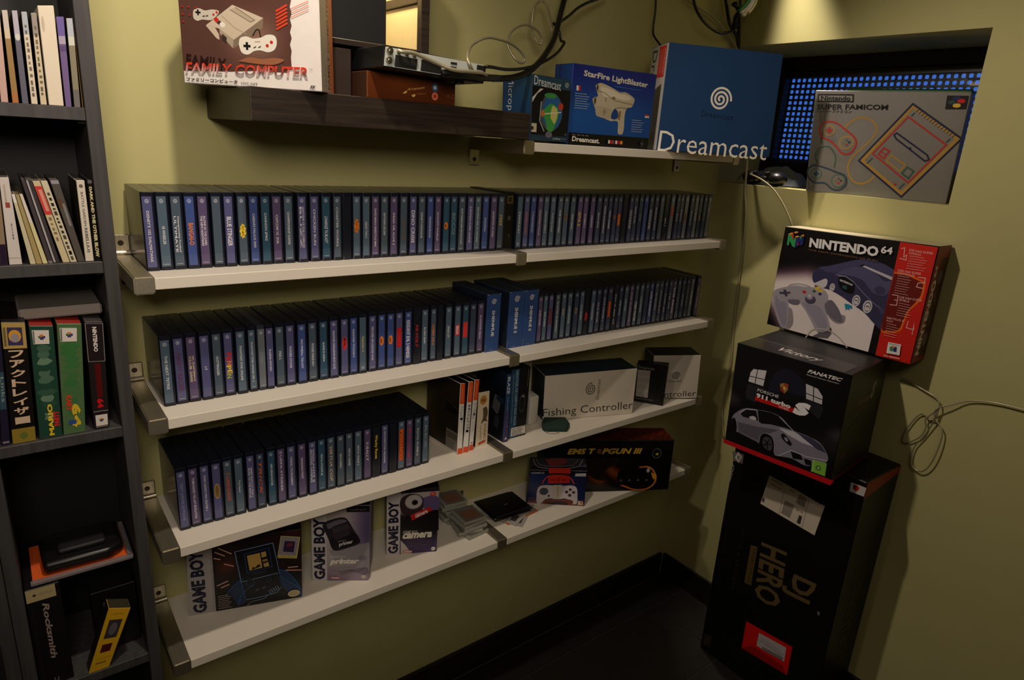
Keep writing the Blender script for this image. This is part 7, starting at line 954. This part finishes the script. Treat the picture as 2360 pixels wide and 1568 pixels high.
cable('cable', 'cream cable running from the ceiling behind the blue carton, then down the corner', [(-0.3244,-0.02,2.0482),(-0.2612,-0.02,2.0212),(-0.1554,-0.02,2.0011),(-0.0891,-0.02,1.9752),(-0.0265,-0.016,1.9449)] + [(0.01,-0.0371,1.8832),(0.012,-0.0782,1.742),(0.014,-0.1042,1.5984),(0.014,-0.114,1.5046),(0.014,-0.1299,1.4375),(0.014,-0.1401,1.341),(0.014,-0.1452,1.227),(0.014,-0.1526,1.0803),(0.014,-0.1668,0.9306),(0.014,-0.1631,0.8183),(0.014,-0.1671,0.7384),(0.014,-0.1879,0.6641)], 0.0034, CREAM, 8)
cable('cable', 'cream cable curving from the window recess behind the red console carton', [(0.06,-0.0494,1.5353),(0.05,-0.0779,1.5596),(0.03,-0.1142,1.5565),(0.008,-0.1697,1.5444),(0.006,-0.2129,1.5219),(0.006,-0.2489,1.4888),(0.006,-0.2777,1.4529),(0.006,-0.3007,1.4166),(0.01,-0.3193,1.3693)], 0.0026, CREAM)
t = thing('cable_coil', 'coil of green, white and cream cables bound at the ceiling corner', 'cable coil', (0.0, -0.06, 1.99))
for nm, c, m_, pts in (('green_loop', 0, mat('green_cable', (60, 170, 84), 0.4), [(-0.0951,-0.07,2.019),(-0.0734,-0.07,2.0366),(-0.0572,-0.07,2.0534),(-0.048,-0.07,2.0737)]), ('white_loop', 1, mat('white_cable', (226, 222, 228), 0.4), [(-0.0949,-0.075,2.0131),(-0.0672,-0.075,2.0307),(-0.049,-0.075,2.051),(-0.0436,-0.075,2.0739)]), ('white_loop', 1, MATS['white_cable'], [(-0.0862,-0.075,2.0081),(-0.0642,-0.078,2.0254),(-0.0466,-0.078,2.0479),(-0.0407,-0.078,2.0741)]), ('white_loop', 1, MATS['white_cable'], [(-0.0715,-0.07,2.0087),(-0.0473,-0.072,2.0294),(-0.0327,-0.072,2.0523),(-0.0277,-0.072,2.0769)]), ('cream_loop', 2, mat('cream_wire', (216, 206, 160), 0.4), [(-0.0646,-0.08,2.0161),(-0.048,-0.08,2.0316),(-0.0364,-0.08,2.0493),(-0.032,-0.08,2.0753)]), ('olive_loop', 3, mat('olive_wire', (130, 116, 60), 0.4), [(-0.031,-0.07,2.0048),(-0.0094,-0.07,2.0258),(0.0034,-0.07,2.0455),(0.0063,-0.07,2.0668),(0.0046,-0.07,2.0825)])):
    bm = BM(); tube(bm, pts, 0.0045 if nm != 'olive_loop' else 0.0014, 8, 6); part(nm, bm, m_, t, smooth=True)
bm = BM(); tube(bm, [(-0.1073,-0.055,2.0312),(-0.1056,-0.06,2.0356),(-0.089,-0.06,2.0288),(-0.0776,-0.06,2.0195),(-0.0775,-0.05,2.0077),(-0.0652,-0.04,1.9943),(-0.0534,-0.03,1.9822)], 0.0075, 10, 5); part('binding', bm, BLACKM, t, smooth=True)
bm = BM(); tube(bm, [(-0.0648,-0.05,2.016),(-0.0307,-0.03,1.9936),(-0.0085,-0.02,1.9609),(-0.0028,-0.02,1.9347)], 0.0055, 8, 5); part('bound_end', bm, BLACKM, t, smooth=True)
cable('cable', 'silver cable tangled in loops on the right wall', [(0.012,-0.695,1.0551),(0.012,-0.7181,1.0527),(0.012,-0.7444,1.044),(0.008,-0.7779,1.0365),(0.006,-0.7959,1.026),(0.004,-0.8027,1.009),(0.004,-0.8001,0.9832),(0.008,-0.797,0.9623),(0.012,-0.7839,0.9179),(0.012,-0.7684,0.8789),(0.012,-0.7677,0.8417),(0.012,-0.7744,0.8221),(0.01,-0.7945,0.816),(0.008,-0.8098,0.8302),(0.006,-0.8207,0.8617),(0.006,-0.8258,0.9049),(0.008,-0.825,0.942),(0.01,-0.8163,0.9582),(0.012,-0.8004,0.969),(0.012,-0.7815,0.9668),(0.012,-0.7729,0.9761),(0.014,-0.7619,0.9728),(0.014,-0.7491,0.9512),(0.014,-0.7348,0.9038),(0.014,-0.7376,0.8812),(0.014,-0.7506,0.884),(0.012,-0.7761,0.9134),(0.01,-0.7832,0.9437),(0.008,-0.7788,0.9666),(0.006,-0.8003,0.9978),(0.004,-0.8007,0.9809),(0.002,-0.7962,0.9946),(0.0,-0.8058,1.011),(0.004,-0.826,1.025),(0.01,-0.8502,1.0424),(0.012,-0.8765,1.0539),(0.012,-0.9219,1.0633),(0.012,-0.9801,1.0665),(0.012,-1.06,1.0701)], 0.0019, SILVER, 7, 5)
finish_arts()
